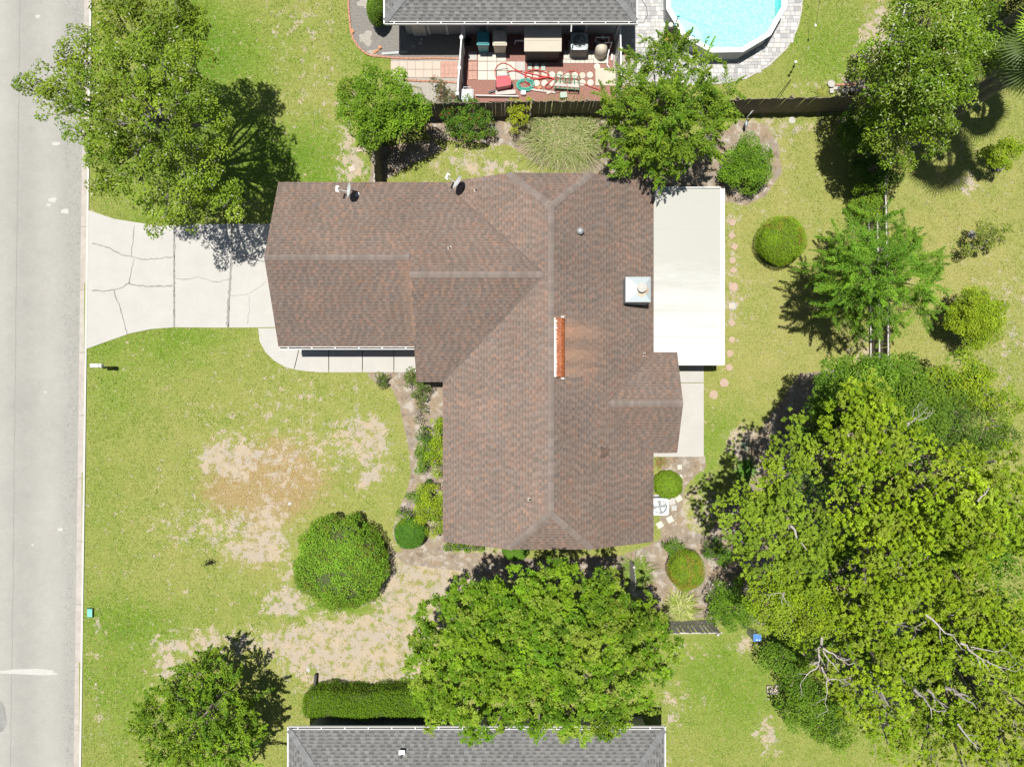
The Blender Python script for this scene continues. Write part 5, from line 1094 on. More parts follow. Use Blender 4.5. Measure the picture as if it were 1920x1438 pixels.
# bare limbs showing through the oaks
def limb(mb, p0, p1, r, rnd, depth=2, bend=.12):
    a, b = Vector(p0), Vector(p1); L = (b - a).length; pts = [a]
    for k in range(1, 6): pts.append(a.lerp(b, k / 5) + Vector((rnd.uniform(-1, 1), rnd.uniform(-1, 1), rnd.uniform(-.5, .5))) * L * bend * .4)
    mb.tube([tuple(p) for p in pts], [r * .7 * (1 - .75 * k / 5) for k in range(6)], 6)
    if depth:
        for k in range(2, 6):
            if rnd.random() < .8:
                d = (b - a).normalized(); o = d.orthogonal().normalized(); o.rotate(Matrix.Rotation(rnd.uniform(0, 6.28), 3, d)); o.z *= .4
                limb(mb, pts[k], pts[k] + (d * .7 + o * .8).normalized() * L * rnd.uniform(.25, .45), r * .4, rnd, depth - 1, bend)
def deadlimb(label, segs, seed, r=.06, depth=2):
    rnd = random.Random(seed); a = W(*segs[0][0]); segs = [((*p0[:2], p0[2] + 2.1), (*p1[:2], p1[2] + 2.1), rr) for p0, p1, rr in segs]; a = W(*segs[0][0]); rt = empty('dead_branch', (a[0], a[1], a[2]), 0, label, 'bare branch', 'bare limbs among the oaks')
    mb = MB()
    for p0, p1, rr in segs: limb(mb, Vector(W(*p0)) - Vector(a), Vector(W(*p1)) - Vector(a), rr, rnd, depth)
    mb.build('limb', M['deadwood'], rt)
deadlimb('dead grey branching top standing bare among the leaves behind the concrete blocks', [((1541,1195,6.6),(1533,1250,7.2),.07),((1535,1245,7.1),(1500,1280,7.2),.04),((1543,1215,7.2),(1590,1245,7.5),.05),((1540,1250,7.2),(1551,1275,7.4),.05),((1551,1272,7.4),(1549,1330,7.2),.03),((1543,1220,7.2),(1575,1260,7.4),.04),((1550,1275,7.3),(1590,1272,7.3),.03)], 141)
deadlimb('long pale bare limb lying across the crown at the right', [((1735,1152,7.4),(1800,1205,7.7),.06),((1800,1205,7.7),(1850,1240,7.7),.06),((1820,1212,7.7),(1895,1225,7.6),.03),((1850,1240,7.7),(1905,1258,7.6),.03)], 142, depth=1)
deadlimb('short pale limb in the oak nearest the house', [((1482,985,7.2),(1513,1035,7.1),.07)], 143, depth=0)
deadlimb('pair of grey limbs above the lower oak gap', [((1715,1293,6.5),(1755,1335,7.3),.08),((1740,1293,6.3),(1775,1330,7.2),.08)], 144, depth=1)
deadlimb('two grey forked stumps in the lower right oak', [((1775,1290,6.2),(1825,1310,7.2),.1),((1790,1295,6.2),(1830,1326,7.1),.1)], 145, depth=0)
deadlimb('thin grey limb near the lower right corner', [((1796,1357,6.6),(1835,1405,7.2),.06)], 146, depth=1)
deadlimb('fine bare twigs above the blue box', [((1470,1110,6.6),(1465,1130,6.9),.03),((1466,1112,6.7),(1440,1114,6.8),.02),((1466,1112,6.7),(1478,1135,6.8),.02)], 147)
deadlimb('fine bare twigs between the tallest oak and the right tree', [((1700,800,6.2),(1740,765,6.6),.03),((1700,795,6.2),(1745,780,6.6),.03),((1700,795,6.2),(1725,755,6.6),.02)], 148)
deadlimb('small pale twig on the right side of the widest oak', [((1833,940,8.4),(1855,917,8.5),.05)], 149, depth=1)

# ================================================================== FENCES
def picketmesh(w, h, t, dog=.03):
    me = bpy.data.meshes.new('picket'); hw = w / 2
    prof = [(-hw, 0), (hw, 0), (hw, h - dog), (hw - dog, h), (-hw + dog, h), (-hw, h - dog)]
    vs = [(x, -t / 2, z) for x, z in prof] + [(x, t / 2, z) for x, z in prof]; n = 6
    me.from_pydata(vs, [], [tuple(range(n)), tuple(range(2 * n - 1, n - 1, -1))] + [(n + i, n + (i + 1) % n, (i + 1) % n, i) for i in range(n)]); me.update(); return me
def fence(pts, h, label, mat, cat='fence', w=.138, gap=.004, railside=1, rails=(.25, .95, 1.6), railmat=None, name='picket_fence', seed=1, group=None, postmat=None, posts=True):
    rnd = random.Random(seed); rt = empty(name, (pts[0][0], pts[0][1], 0), 0, label, cat, group); o = Vector((pts[0][0], pts[0][1], 0))
    P = [picketmesh(w, h + d, .02) for d in (-.02, 0, .02)]
    for m_ in P: m_.materials.append(mat)
    railmat = railmat or mat; postmat = postmat or mat
    for i in range(len(pts) - 1):
        a, b = Vector((*pts[i], 0)), Vector((*pts[i + 1], 0)); L = (b - a).length; d = (b - a) / L; nrm = Vector((-d.y, d.x, 0)) * railside; rz = math.atan2(d.y, d.x); k = int(L / (w + gap))
        for j in range(k):
            c = a + d * (w + gap) * (j + .5) - o + Vector((0, 0, .03)); pk = link('picket', rnd.choice(P), None, rt, tuple(c), (rnd.uniform(-.015, .015), rnd.uniform(-.012, .012), rz + rnd.uniform(-.02, .02)))
        for rz_ in rails:
            mb = MB(); c = (a + b) / 2 + nrm * .045 - o; mb.box((c.x, c.y, rz_), (L, .06, .05), rz=rz); mb.build('rail', railmat, rt)
        if posts:
            q = 0
            while q <= L:
                c = a + d * q + nrm * .10 - o; mb = MB(); mb.box((c.x, c.y, h / 2), (.10, .10, h), rz=rz); mb.build('post', postmat, rt); q += 2.4
    return rt
NF = [W2(704, 197, 1.8), W2(850, 194, 1.8), W2(1000, 191, 1.8), W2(1200, 189, 1.8), W2(1385, 187, 1.8), W2(1640, 181, 1.8)]
fence(NF, 1.8, 'long weathered brown picket fence running between the two northern yards', M['wood'], railside=1, seed=2)
NW = W2(704, 197, 1.8); fence([(NW[0], NW[1] - .05), (W2(702, 342, 1.8)[0], 8.35)], 1.8, 'short picket fence with a sunlit white top between garage and corner tree', M['wood'], railside=-1, seed=3, railmat=M['woodrail'])
EF = [W2(1668, 800, 1.7), W2(1668, 590, 1.7), W2(1663, 350, 1.7), W2(1668, 180, 1.7), W2(1725, -30, 1.7)]
fence(EF, 1.7, 'east boundary picket fence showing three sunbleached rails toward the house', M['wood'], railside=1, rails=(.12, .9, 1.66), railmat=M['woodrail'], seed=4)
SF = [W2(1245, 1187, 1.75), W2(1356, 1186, 1.75)]
fence(SF, 1.75, 'silver-grey picket fence with gaps between its pickets, beside the pine straw bed', M['woodlight'], railside=-1, rails=(.3, 1.0, 1.6), gap=.045, seed=5, name='picket_fence')
# curved garden gate
gt = empty('garden_gate', (*W2(1180, 1076), 0), 0, 'old grey wooden garden gate with curved top among green strappy leaves', 'gate'); rnd = random.Random(5)
for j in range(8):
    yy = .52 - j * .145; hh = 1.15 + .55 * math.cos((j - 3.5) / 3.5 * 1.25); me = picketmesh(.125, hh, .02); me.materials.append(M['woodlight'])
    link('slat', me, None, gt, (0, yy, .05), (0, rnd.uniform(-.02, .02), R(90)))
for zz in (.35, .95): mb = MB(); mb.box((.04, 0, zz), (.05, 1.15, .07)); mb.build('cross_rail', M['woodlight'], gt)
for yy in (.62, -.62): mb = MB(); mb.box((.02, yy, .6), (.1, .1, 1.2)); mb.build('post', M['woodlight'], gt)
# white vinyl walls of the neighbour's utility yard
def vinyl(label, a, b, posts, h=1.6, w=.05):
    a, b = Vector((*a, 0)), Vector((*b, 0)); rt = empty('vinyl_fence', (a.x, a.y, 0), 0, label, 'fence', 'white vinyl fences of the utility yard'); L = (b - a).length; d = (b - a) / L; rz = math.atan2(d.y, d.x)
    n = len(posts) - 1
    for i in range(n):
        p, q = a.lerp(b, posts[i]), a.lerp(b, posts[i + 1]); c = (p + q) / 2 - a; l = (q - p).length
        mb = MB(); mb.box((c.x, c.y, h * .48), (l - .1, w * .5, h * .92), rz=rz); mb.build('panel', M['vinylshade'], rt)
        mb = MB(); mb.box((c.x, c.y, h - .02), (l - .1, w, .07), rz=rz); mb.build('top_rail', M['vinyl'], rt)
    for t in posts:
        p = a.lerp(b, t) - a; mb = MB(); mb.box((p.x, p.y, (h + .02) / 2), (.11, .11, h + .02), rz=rz); mb.box((p.x, p.y, h + .04), (.15, .15, .04), rz=rz, taper=.6); mb.build('post', M['vinyl'], rt)
M['vinylshade'] = simple('shaded_vinyl', (.40, .41, .40), .5, var=.06)  # vinyl darkened to grey, putting the panels' shaded side into the colour
vinyl('white vinyl fence at the left side of the utility yard, by the pink paver path', W2(867, 44, 1.6), W2(857, 186, 1.6), (0, .19, .59, .93))
vinyl('white vinyl fence at the right side of the utility yard, by the pool paving', W2(1163, 44, 1.6), W2(1166, 190, 1.6), (0, .33, .7, 1))
# ================================================================== NEIGHBOUR YARD FLOORS
yd = empty('utility_yard', (0, 0, 0), kind='structure')
mb = MB(); mb.prism([W2(*p) for p in [(862,40),(1180,40),(1180,192),(862,192)]], -.12, .0); mb.build('mulch_ground', M['mulchred'], yd)
bb = empty('gravel_bed', (0, 0, 0), kind='structure')
mb = MB(); mb.prism([W2(*p) for p in P_BLACKBED], -.12, .004); mb.build('gravel_ground', M['gravel'], bb)
mb = MB(); mb.prism([W2(*p) for p in [(744,151),(862,158),(862,192),(800,192),(775,180),(745,160)]], -.12, .002); mb.build('gravel_ground', M['gravel'], bb)
M['gravelpale'] = simple('pale_sandy_gravel', (.28, .26, .225), .95, var=.4, scale=12, fine=40, bumpk=.8)
for (a, c, rx, ry) in [(687, 72, .28, .36), (682, 6, .3, .24), (700, 99, .24, .13), (778, 172, .3, .16)]:
    p = W2(a, c); mb = MB(); q = blobpoly(*p, rx, ry, 26, .35); mb.add([(x, y, .009) for x, y in q], [tuple(range(len(q)))]); mb.build('bare_patch', M['gravelpale'], bb)
def paver(parent, px, py, w, h, z, mat, name='paver', rz=0, gapw=.012, t=.05):
    x, y = W2(px, py); mb = MB(); mb.box((0, 0, 0), (w - gapw, h - gapw, t), taper=.985); o = mb.build(name, mat, parent, (x, y, z - t / 2), (random.uniform(-.006, .006), random.uniform(-.006, .006), rz + random.uniform(-.01, .01))); return o
path = empty('paver_path', (0, 0, 0), kind='structure')
mb = MB(); mb.prism([W2(*p) for p in P_NPATH], -.12, .003); mb.build('sand_bed', M['gravelpale'], path)
for r in range(2):
    for c in range(6): paver(path, 740.5 + 15.6 * c, 123.5 + 15.3 * r, .388, .382, .035, M['pinkpale'])
def basket(px, py, parent, mat):
    x, y = W2(px, py)
    for i in range(2):
        for j in range(2):
            for k in range(3):
                hor = (i + j) % 2 == 0; cx, cy_ = x + (i - .5) * .195, y + (j - .5) * .195; off = (k - 1) * .063; mb = MB()
                mb.box((0, 0, 0), (.185, .057, .04) if hor else (.057, .185, .04)); mb.build('brick', mat, parent, (cx + (0 if hor else off), cy_ + (off if hor else 0), .018 + random.uniform(0, .004)))
M['brickpink'] = simple('salmon_paver', (.40, .235, .185), .85, var=.18, scale=6)
for r in range(2):
    for c in range(2): basket(834 + 16 * c, 123.5 + 15.3 * r, path, M['brickpink'])
# tiles inside the yard
for c in range(3): paver(yd, 905 + 17.7 * c, 107.5, .44, .42, .035, M['cream'])
for r in range(2):
    for c in range(5): paver(yd, 905 + 17.7 * c, 125 + 17.6 * r, .44, .43, .035, M['cream'] if c < 4 else M['concrete'])
for r in range(2): basket(886.5, 125 + 17.5 * r, yd, M['brickpink'])
paver(yd, 886, 106, .42, .4, .03, M['concrete'], name='ground_patch')
for i, (a, c) in enumerate([(993.5, 125.5), (1006, 126.5), (1018.5, 127)]):
    x, y = W2(a, c); mb = MB(); mb.box((0, 0, 0), (.19, .32, .05), taper=.97); tag(mb.build('paving_block', M['mint'], None, (x, y, .03)), ['pale green rectangular block, left of three in the red mulch', 'pale green rectangular block, middle of three in the red mulch', 'pale green rectangular block, right of three in the red mulch'][i], 'paver', 'pale green paving blocks')
x, y = W2(1135, 145.5); mb = MB(); mb.box((0, 0, 0), (.95, .82, .06), taper=.99); tag(mb.build('concrete_pad', M['canvas'], None, (x, y, .025)), 'large square tan slab on the mulch beside the round stepping stones', 'slab')
x, y = W2(1127, 108.5); mb = MB(); mb.box((0, 0, 0), (.68, .58, .06), taper=.99); tag(mb.build('concrete_pad', M['cream'], None, (x, y, .03)), 'pale square slab below the pool filter tank', 'slab')
for i in range(4):
    for j in range(2): paver(yd, 1061 + (i % 2) * 8 + (i // 2) * 44, 100 + j * 8, .20, .2, .03, M['cream'], gapw=.01)
for i in range(7): paver(yd, 1057 + i * 8.6, 116, .21, .18, .03, M['cream'], gapw=.01)
for i, (a, c) in enumerate([(991,143,),(1005,142),(1021,140),(1035,141),(1050,141),(1062,142),(1078,142),(1092,142.5),(1106,141.5),(1006,157),(1021,157),(1036,157),(1050,157),(1078,157),(1092,156),(1107,156),(1119.5,126)]):
    x, y = W2(a, c); mb = MB(); mb.lathe((0, 0, 0), [(.15, -.02), (.152, .03), (.14, .04), (.01, .041)], 20)
    row = 'upper' if c < 150 and a < 1115 else 'lower'
    n_ = {0: 'half hidden by red hose loops, left end of the upper row'}.get(i)
    lab = 'round cream stepping stone alone above the tan slab' if a > 1115 else f'round cream stepping stone, number {["one","two","three","four","five","six","seven","eight","nine"][i if row == "upper" else i - 9]} from the left in the {row} row'
    tag(mb.build('stepping_stone', M['cream'] if i % 5 != 2 else M['canvas'], None, (x, y, .0)), lab, 'stepping stone', 'round stepping stones in the red mulch')
# curved brick border round the gravel bed and beside the path
bd_ = empty('brick_border', (0, 0, 0), 0, 'curved edging of small red bricks round the dark gravel bed and along the path', 'edging')
def border(pix, parent, w=.19, d=.085, zt=.06):
    pts = [W2(*p) for p in pix]; acc = 0
    for i in range(len(pts) - 1):
        a, b = Vector(pts[i]), Vector(pts[i + 1]); L = (b - a).length; n = max(1, round(L / (w + .01)))
        for k in range(n):
            c = a.lerp(b, (k + .5) / n); mb = MB(); mb.box((0, 0, 0), (L / n - .012, d, .07)); mb.build('brick', M['brick'], parent, (c.x, c.y, zt - .035 + random.uniform(-.006, .008)), (0, random.uniform(-.03, .03), math.atan2((b - a).y, (b - a).x) + random.uniform(-.05, .05)))
border([(653,-20),(654,20),(658,60),(663,75),(671,88),(684,100),(698,106),(714,107),(740,110),(775,111),(810,110),(862,111)], bd_)
border([(755,151),(790,153),(830,154),(858,156)], bd_)
# pool
PV = []
pc_ = (9.72, 17.75); PR = 2.82
for k in range(12):
    t = 2 * math.pi * (k + .5) / 12 + R(1); PV.append((pc_[0] + PR * math.cos(t), pc_[1] + PR * math.sin(t)))
pool = empty('swimming_pool', (*pc_, 0), 0, 'round above-ground swimming pool with a white rim and clear turquoise water', 'swimming pool')
def ringmb(r0, r1, z0, z1):
    mb = MB(); n = 12
    for k in range(n):
        t0 = 2 * math.pi * (k + .5) / n + R(1); t1 = 2 * math.pi * (k + 1.5) / n + R(1)
        mb.prism([(r0 * math.cos(t0), r0 * math.sin(t0)), (r1 * math.cos(t0), r1 * math.sin(t0)), (r1 * math.cos(t1), r1 * math.sin(t1)), (r0 * math.cos(t1), r0 * math.sin(t1))], z0, z1)
    return mb
ringmb(PR - .14, PR - .08, 0, .98).build('wall', M['greyplastic'], pool)
for k in range(12):
    t0 = 2 * math.pi * (k + .5) / 12 + R(1) + .003; t1 = 2 * math.pi * (k + 1.5) / 12 + R(1) - .003; mb = MB(); r0, r1 = PR - .22, PR
    mb.prism([(r0 * math.cos(t0), r0 * math.sin(t0)), (r1 * math.cos(t0), r1 * math.sin(t0)), (r1 * math.cos(t1), r1 * math.sin(t1)), (r0 * math.cos(t1), r0 * math.sin(t1))], .985, 1.03); mb.build('rim_section', M['white'], pool)
m, n, b, o = newmat('pool_liner'); v1 = noise(n, 9, 3, .6, coord='World'); n.links.new(ramp(n, v1, [(.36, (.24, .64, .65)), (.5, (.34, .70, .70)), (.64, (.42, .74, .73))]), b.inputs['Base Color']); M['liner'] = m
mb = MB(); mb.lathe((0, 0, 0), [(PR - .15, .02), (PR - .15, .03)], 48); mb.build('liner_floor', M['liner'], pool)
mb = MB(); vs = []
for k in range(12):
    for zz in (.03, .95): t = 2 * math.pi * (k + .5) / 12 + R(1); vs.append(((PR - .145) * math.cos(t), (PR - .145) * math.sin(t), zz))
mb.add(vs, [(2 * k, 2 * k + 1, (2 * k + 3) % 24, (2 * k + 2) % 24) for k in range(12)]); mb.build('liner_wall', M['liner'], pool)
m = bpy.data.materials.new('pool_water'); m.use_nodes = True; n = m.node_tree; n.nodes.clear(); out = n.nodes.new('ShaderNodeOutputMaterial'); tr = n.nodes.new('ShaderNodeBsdfTransparent'); tr.inputs[0].default_value = (.82, .97, .96, 1)
gl = n.nodes.new('ShaderNodeBsdfGlossy'); gl.inputs['Roughness'].default_value = .04; fr = n.nodes.new('ShaderNodeFresnel'); fr.inputs[0].default_value = 1.33; mx = n.nodes.new('ShaderNodeMixShader'); bp = n.nodes.new('ShaderNodeBump'); bp.inputs['Strength'].default_value = .5; bp.inputs['Distance'].default_value = .05
n.links.new(noise(n, 7, 3, .6, coord='World'), bp.inputs['Height']); n.links.new(bp.outputs[0], gl.inputs['Normal']); n.links.new(bp.outputs[0], fr.inputs['Normal']); n.links.new(fr.outputs[0], mx.inputs[0]); n.links.new(tr.outputs[0], mx.inputs[1]); n.links.new(gl.outputs[0], mx.inputs[2]); n.links.new(mx.outputs[0], out.inputs[0]); M['water'] = m
mb = MB(); vs = [((PR - .15) * math.cos(2 * math.pi * (k + .5) / 12 + R(1)), (PR - .15) * math.sin(2 * math.pi * (k + .5) / 12 + R(1)), .86) for k in range(12)]; mb.add(vs, [tuple(range(12))]); tag(mb.build('water', M['water'], pool))
# steps in the pool, white
M['step'] = simple('translucent_white_step', (.42, .70, .69), .5, var=.05)
for i, (r, z) in enumerate(((1.0, .25), (.8, .48), (.58, .70))):
    mb = MB(); a0 = R(225); c = Vector((math.cos(a0), math.sin(a0))) * (PR - .15); q = [(c.x, c.y)]
    q = [(c.x * .99 + r * math.cos(t), c.y * .99 + r * math.sin(t)) for t in [a0 + math.pi + R(-75 + 150 * k / 12) for k in range(13)]]; mb.prism(q, z - .22, z); mb.build('step', M['step'], pool)
x, y, _ = W(1299.5, 69.5, .9); mb = MB(); mb.lathe((0, 0, 0), [(.06, -.03), (.085, 0), (.085, .04), (.05, .06)], 20); mb.cur = None; rt = mb.build('chlorine_floater', M['blueplastic'], None, (x, y, .86)); tag(rt, 'small round blue chlorine floater drifting near the pool edge', 'float')
mb = MB(); mb.lathe((0, 0, 0), [(.022, .06), (.02, .085)], 10); mb.build('knob', M['white'], rt)
# paving round the pool: staggered blocks
pdk = empty('pool_paving', (0, 0, 0), kind='structure'); mb = MB(); rnd = random.Random(9); base = [W2(*p) for p in P_POOLDECK]
y = W2(0, 162)[1]; bx = np.array(base); 
while y < W2(0, -60)[1]:
    hgt = rnd.choice((.15, .15, .22)); x = W2(1190, 0)[0] - rnd.uniform(0, .2)
    while x < W2(1510, 0)[0]:
        w = rnd.choice((.15, .22, .30)); cxp, cyp = x + w / 2, y + hgt / 2
        if inpoly(np.array([cxp]), np.array([cyp]), base)[0] and (cxp - pc_[0]) ** 2 + (cyp - pc_[1]) ** 2 > (PR - .35) ** 2:
            k = rnd.uniform(.78, 1.12); tn = rnd.choice(((.36, .36, .36), (.42, .42, .415), (.46, .455, .44), (.30, .305, .31), (.40, .40, .39))); mb.cur = tuple(c * k for c in tn); mb.box((cxp, cyp, .012 + rnd.uniform(0, .004)), (w - .014, hgt - .014, .05), taper=.97)
        x += w
    y += hgt
M['pavestone'] = attrmat('tumbled_paving', .85, nz=.12, scale=14, spec=.3, big=.04)
o = mb.build('paving_blocks', M['pavestone'], pdk); o['kind'] = 'stuff'
mb = MB(); mb.prism(base, -.14, .022); mb.build('joint_sand', M['gravelpale'], pdk)
be = [(1506,-60),(1502,20),(1494,55),(1474,92),(1440,124),(1400,147),(1355,157),(1280,160)]
for i in range(len(be) - 1):
    a, b_ = Vector(W2(*be[i])), Vector(W2(*be[i + 1])); L = (b_ - a).length; k = max(1, round(L / .42))
    for j in range(k): c = a.lerp(b_, (j + .5) / k); mb = MB(); mb.box((0, 0, 0), (L / k - .006, .07, .07)); mb.build('edging_stone', M['concrete'], pdk, (c.x, c.y, .01), (0, 0, math.atan2((b_ - a).y, (b_ - a).x)))
# pool side pieces
x, y, _ = W(1258, 46.5, .9); rt = empty('skimmer', (x, y, 0), 0, 'white round skimmer lid on a grey housing at the left of the pool rim', 'pool skimmer')
mb = MB(); mb.box((0.02, -.02, .45), (.3, .3, .8)); mb.build('housing', M['darkmetal'], rt); mb = MB(); mb.lathe((0, 0, .86), [(.11, 0), (.11, .03), (.09, .04)], 20); mb.build('lid', M['cream'], rt)
x, y, _ = W(1252, 73, .05); mb = MB(); mb.add([(p[0], p[1], .05) for p in blobpoly(x, y, .28, .26, 9, .1)], [tuple(range(9))]); q = blobpoly(x, y, .27, .25, 10, .12); mb = MB(); mb.prism(q, .02, .09); tag(mb.build('terracotta_slab', M['terracotta'], None), 'orange terracotta slab leaning beside the pool rim, at the tree edge', 'slab')
# clothes line pole over the pool and wires
rt = empty('pole', (*W2(1243, 108), 0), 0, 'thin dark pole rising from the tree beside the pool, carrying a wire', 'pole'); o_ = Vector(rt.location)
mb = MB(); tp = Vector(W(1272, 31, 2.6)) - o_; mb.tube([(0, 0, 0), tuple(tp)], [.03, .022], 8); mb.build('shaft', M['darkmetal'], rt)
mb = MB(); mb.box(tuple(tp), (.14, .05, .05)); mb.box(tuple(tp + Vector((-.1, -.25, -.25))), (.06, .1, .1)); mb.build('fitting', M['teal'], rt)
mb = MB(); mb.tube([W(1240, 20, 2.5), W(1272, 31, 2.6), W(1336, 53, 2.2)], .008, 5); tag(mb.build('wire', M['darkmetal']), 'thin wire crossing over the pool to the dark pole', 'wire')
mb = MB(); P_ = [W(1203, 0, 2.6), W(1212, 14, 2.45), W(1214, 30, 2.35), W(1206, 44, 2.3), W(1192, 44, 2.38)]; mb.tube(P_, .012, 5); tag(mb.build('cable', M['black']), 'dark cable curving from the grey roof corner over the paving', 'cable')
mb = MB(); mb.tube([W(1539, -10, 2.0), W(1530, 47, 1.2)], .008, 5); wl = mb.build('guy_wire', M['darkmetal']); tag(wl, 'thin dark line ending in a white weight on the lawn right of the pool', 'wire'); mb = MB(); mb.box(W(1529, 48, 1.15), (.07, .12, .05)); mb.build('weight', M['white'], wl)
rt = empty('lamp_post', (*W2(1455, 184), 0), 0, 'slim post with a small white top, leaning on the lawn between pool and fence', 'post'); o_ = Vector(rt.location)
rt.location = (*W2(1486, 131), 0); mb = MB(); tp = Vector(W(1491, 118, 1.1)) - Vector(rt.location); mb.tube([(0, 0, 0), tuple(tp)], .02, 8); mb.build('shaft', M['darkmetal'], rt); mb = MB(); mb.lathe(tuple(tp), [(.03, 0), (.065, .05), (.05, .1), (.01, .12)], 12); mb.build('cap', M['white'], rt); mb = MB(); mb.box(tuple(tp * .45), (.09, .09, .06)); mb.build('bracket', M['darkmetal'], rt)
mb = MB(); a = W(1456, 184, 1.85); c = W(1483, 149, .1); mb.tube([c, a], .014, 6); tag(mb.build('shadow_stick', M['darkmetal']), 'dark stick standing in for a post shadow, from the lawn to the wooden fence top', 'pole')  # shadow line beside the post, modelled as a dark stick
x, y = W2(1485, 226); mb = MB(); mb.lathe((0, 0, 0), [(.15, -.01), (.16, .015), (.14, .02)], 24); tag(mb.build('valve_cover', M['concrete'], None, (x, y, 0)), 'round grey cover set in the grass below the wooden fence', 'cover')
# pots by the fence
for (a, c, r, h, mat, lab, cat) in [(1557,159,.17,.12,'concrete','shallow round grey dish on bricks beside the fence','dish'), (1580,173,.155,.3,'cream','cream flower pot full of soil, left of two by the fence','flower pot'), (1594,173,.15,.3,'darkmetal','dark flower pot, right of two by the fence','flower pot')]:
    x, y = W2(a, c); rt = empty('flower_pot' if 'pot' in lab else 'shallow_dish', (x, y, 0), 0, lab, cat); mb = MB(); n = 20
    mb.lathe((0, 0, 0), [(r * .75, 0), (r, h), (r * .84, h), (r * .8, h * .8)], n); mb.build('bowl', M[mat], rt); mb = MB(); mb.lathe((0, 0, 0), [(r * .82, h * .8), (r * .8, h * .82)], n); mb.build('soil', M['gravel'] if 'pot' in lab else M['concrete'], rt)
for i, (a, c, w, d, h, rz) in enumerate([(1567,167,.30,.14,.1,.05), (1557,173,.17,.22,.16,.1)]):
    x, y = W2(a, c); mb = MB(); mb.box((0, 0, h / 2), (w, d, h), rz=rz); tag(mb.build('concrete_block', M['concrete'], None, (x, y, 0)), ['flat grey block lying between the shallow dish and the flower pots', 'upright grey block against the fence left of the flower pots'][i], 'block')
sb = empty('brick_border', (0, 0, 0), 0, 'straight row of weathered red bricks above the flower pots', 'edging'); border([(1566,160),(1585,160),(1604,158)], sb)
# ================================================================== UTILITY YARD OBJECTS
def bin_(label, px, py, body, lid, w=.56, d=.62, h=1.0, rz=0):
    x, y, _ = W(px, py, h); rt = empty('wheelie_bin', (x, y, 0), rz, label, 'bin', 'wheeled bins of the northern neighbour')
    mb = MB(); vs = []; t = .82
    for z, k in ((.08, t), (h - .06, 1.0)):
        for a, b_ in ((-1, -1), (1, -1), (1, 1), (-1, 1)): vs.append((a * w / 2 * k * .93, b_ * d / 2 * k * .9, z))
    mb.add(vs, [(3, 2, 1, 0), (4, 5, 6, 7), (0, 1, 5, 4), (1, 2, 6, 5), (2, 3, 7, 6), (3, 0, 4, 7)]); mb.build('body', body, rt)
    mb = MB(); mb.box((0, 0, h - .03), (w, d, .05)); mb.box((0, 0, h + .012), (w * .92, d * .9, .045), taper=.86); mb.box((0, -d * .22, h + .04), (w * .7, .03, .02)); mb.build('lid', lid, rt)
    mb = MB(); mb.tube([(-w * .3, d / 2, h - .02), (-w * .3, d / 2 + .09, h), (w * .3, d / 2 + .09, h), (w * .3, d / 2, h - .02)], .018, 6); mb.build('handle', body, rt)
    for s in (-1, 1): mb = MB(); mb.tube([(s * w * .42, d * .36, .1), (s * w * .5, d * .36, .1)], .1, 14); mb.build('wheel', M['black'], rt)
    return rt
bin_('teal wheeled bin against the grey wall, left of the beige one', 905.5, 72, M['teal'], M['teal'])
bin_('beige wheeled bin against the grey wall, right of the teal one', 937, 71, M['beige'], M['beige'], w=.64, d=.72, h=1.05)
bin_('pale grey wheeled bin in the lower left corner of the utility yard', 876, 179, M['greyplastic'], M['greyplastic'], w=.56, d=.56, h=.95)
# canvas covered storage box
rt = empty('covered_storage', (*W(1018, 72, 1.35)[:2], 0), 0, 'large box under a beige canvas cover between the bins and the condenser', 'storage box')
mb = MB(); mb.box((0, 0, .62), (1.55, .95, 1.2)); mb.build('box', M['darkmetal'], rt)
mb = MB(); mb.box((0, 0, 1.26), (1.68, 1.14, .05)); mb.add([(-.84, -.57, 1.23), (.84, -.57, 1.23), (.84, .57, 1.40), (-.84, .57, 1.40), (-.84, -.57, 1.29), (.84, -.57, 1.29), (.84, .57, 1.46), (-.84, .57, 1.46)], [(3, 2, 1, 0), (4, 5, 6, 7), (0, 1, 5, 4), (1, 2, 6, 5), (2, 3, 7, 6), (3, 0, 4, 7)]); mb.v = mb.v[8:]; mb.f = [tuple(i - 8 for i in f) for f in mb.f[6:]]; mb.c = mb.c[6:]; mb.build('canvas_cover', M['canvas'], rt)
mb = MB(); mb.box((0, -.1, 1.372), (1.66, .02, .015)); mb.build('cover_seam', M['beige'], rt)
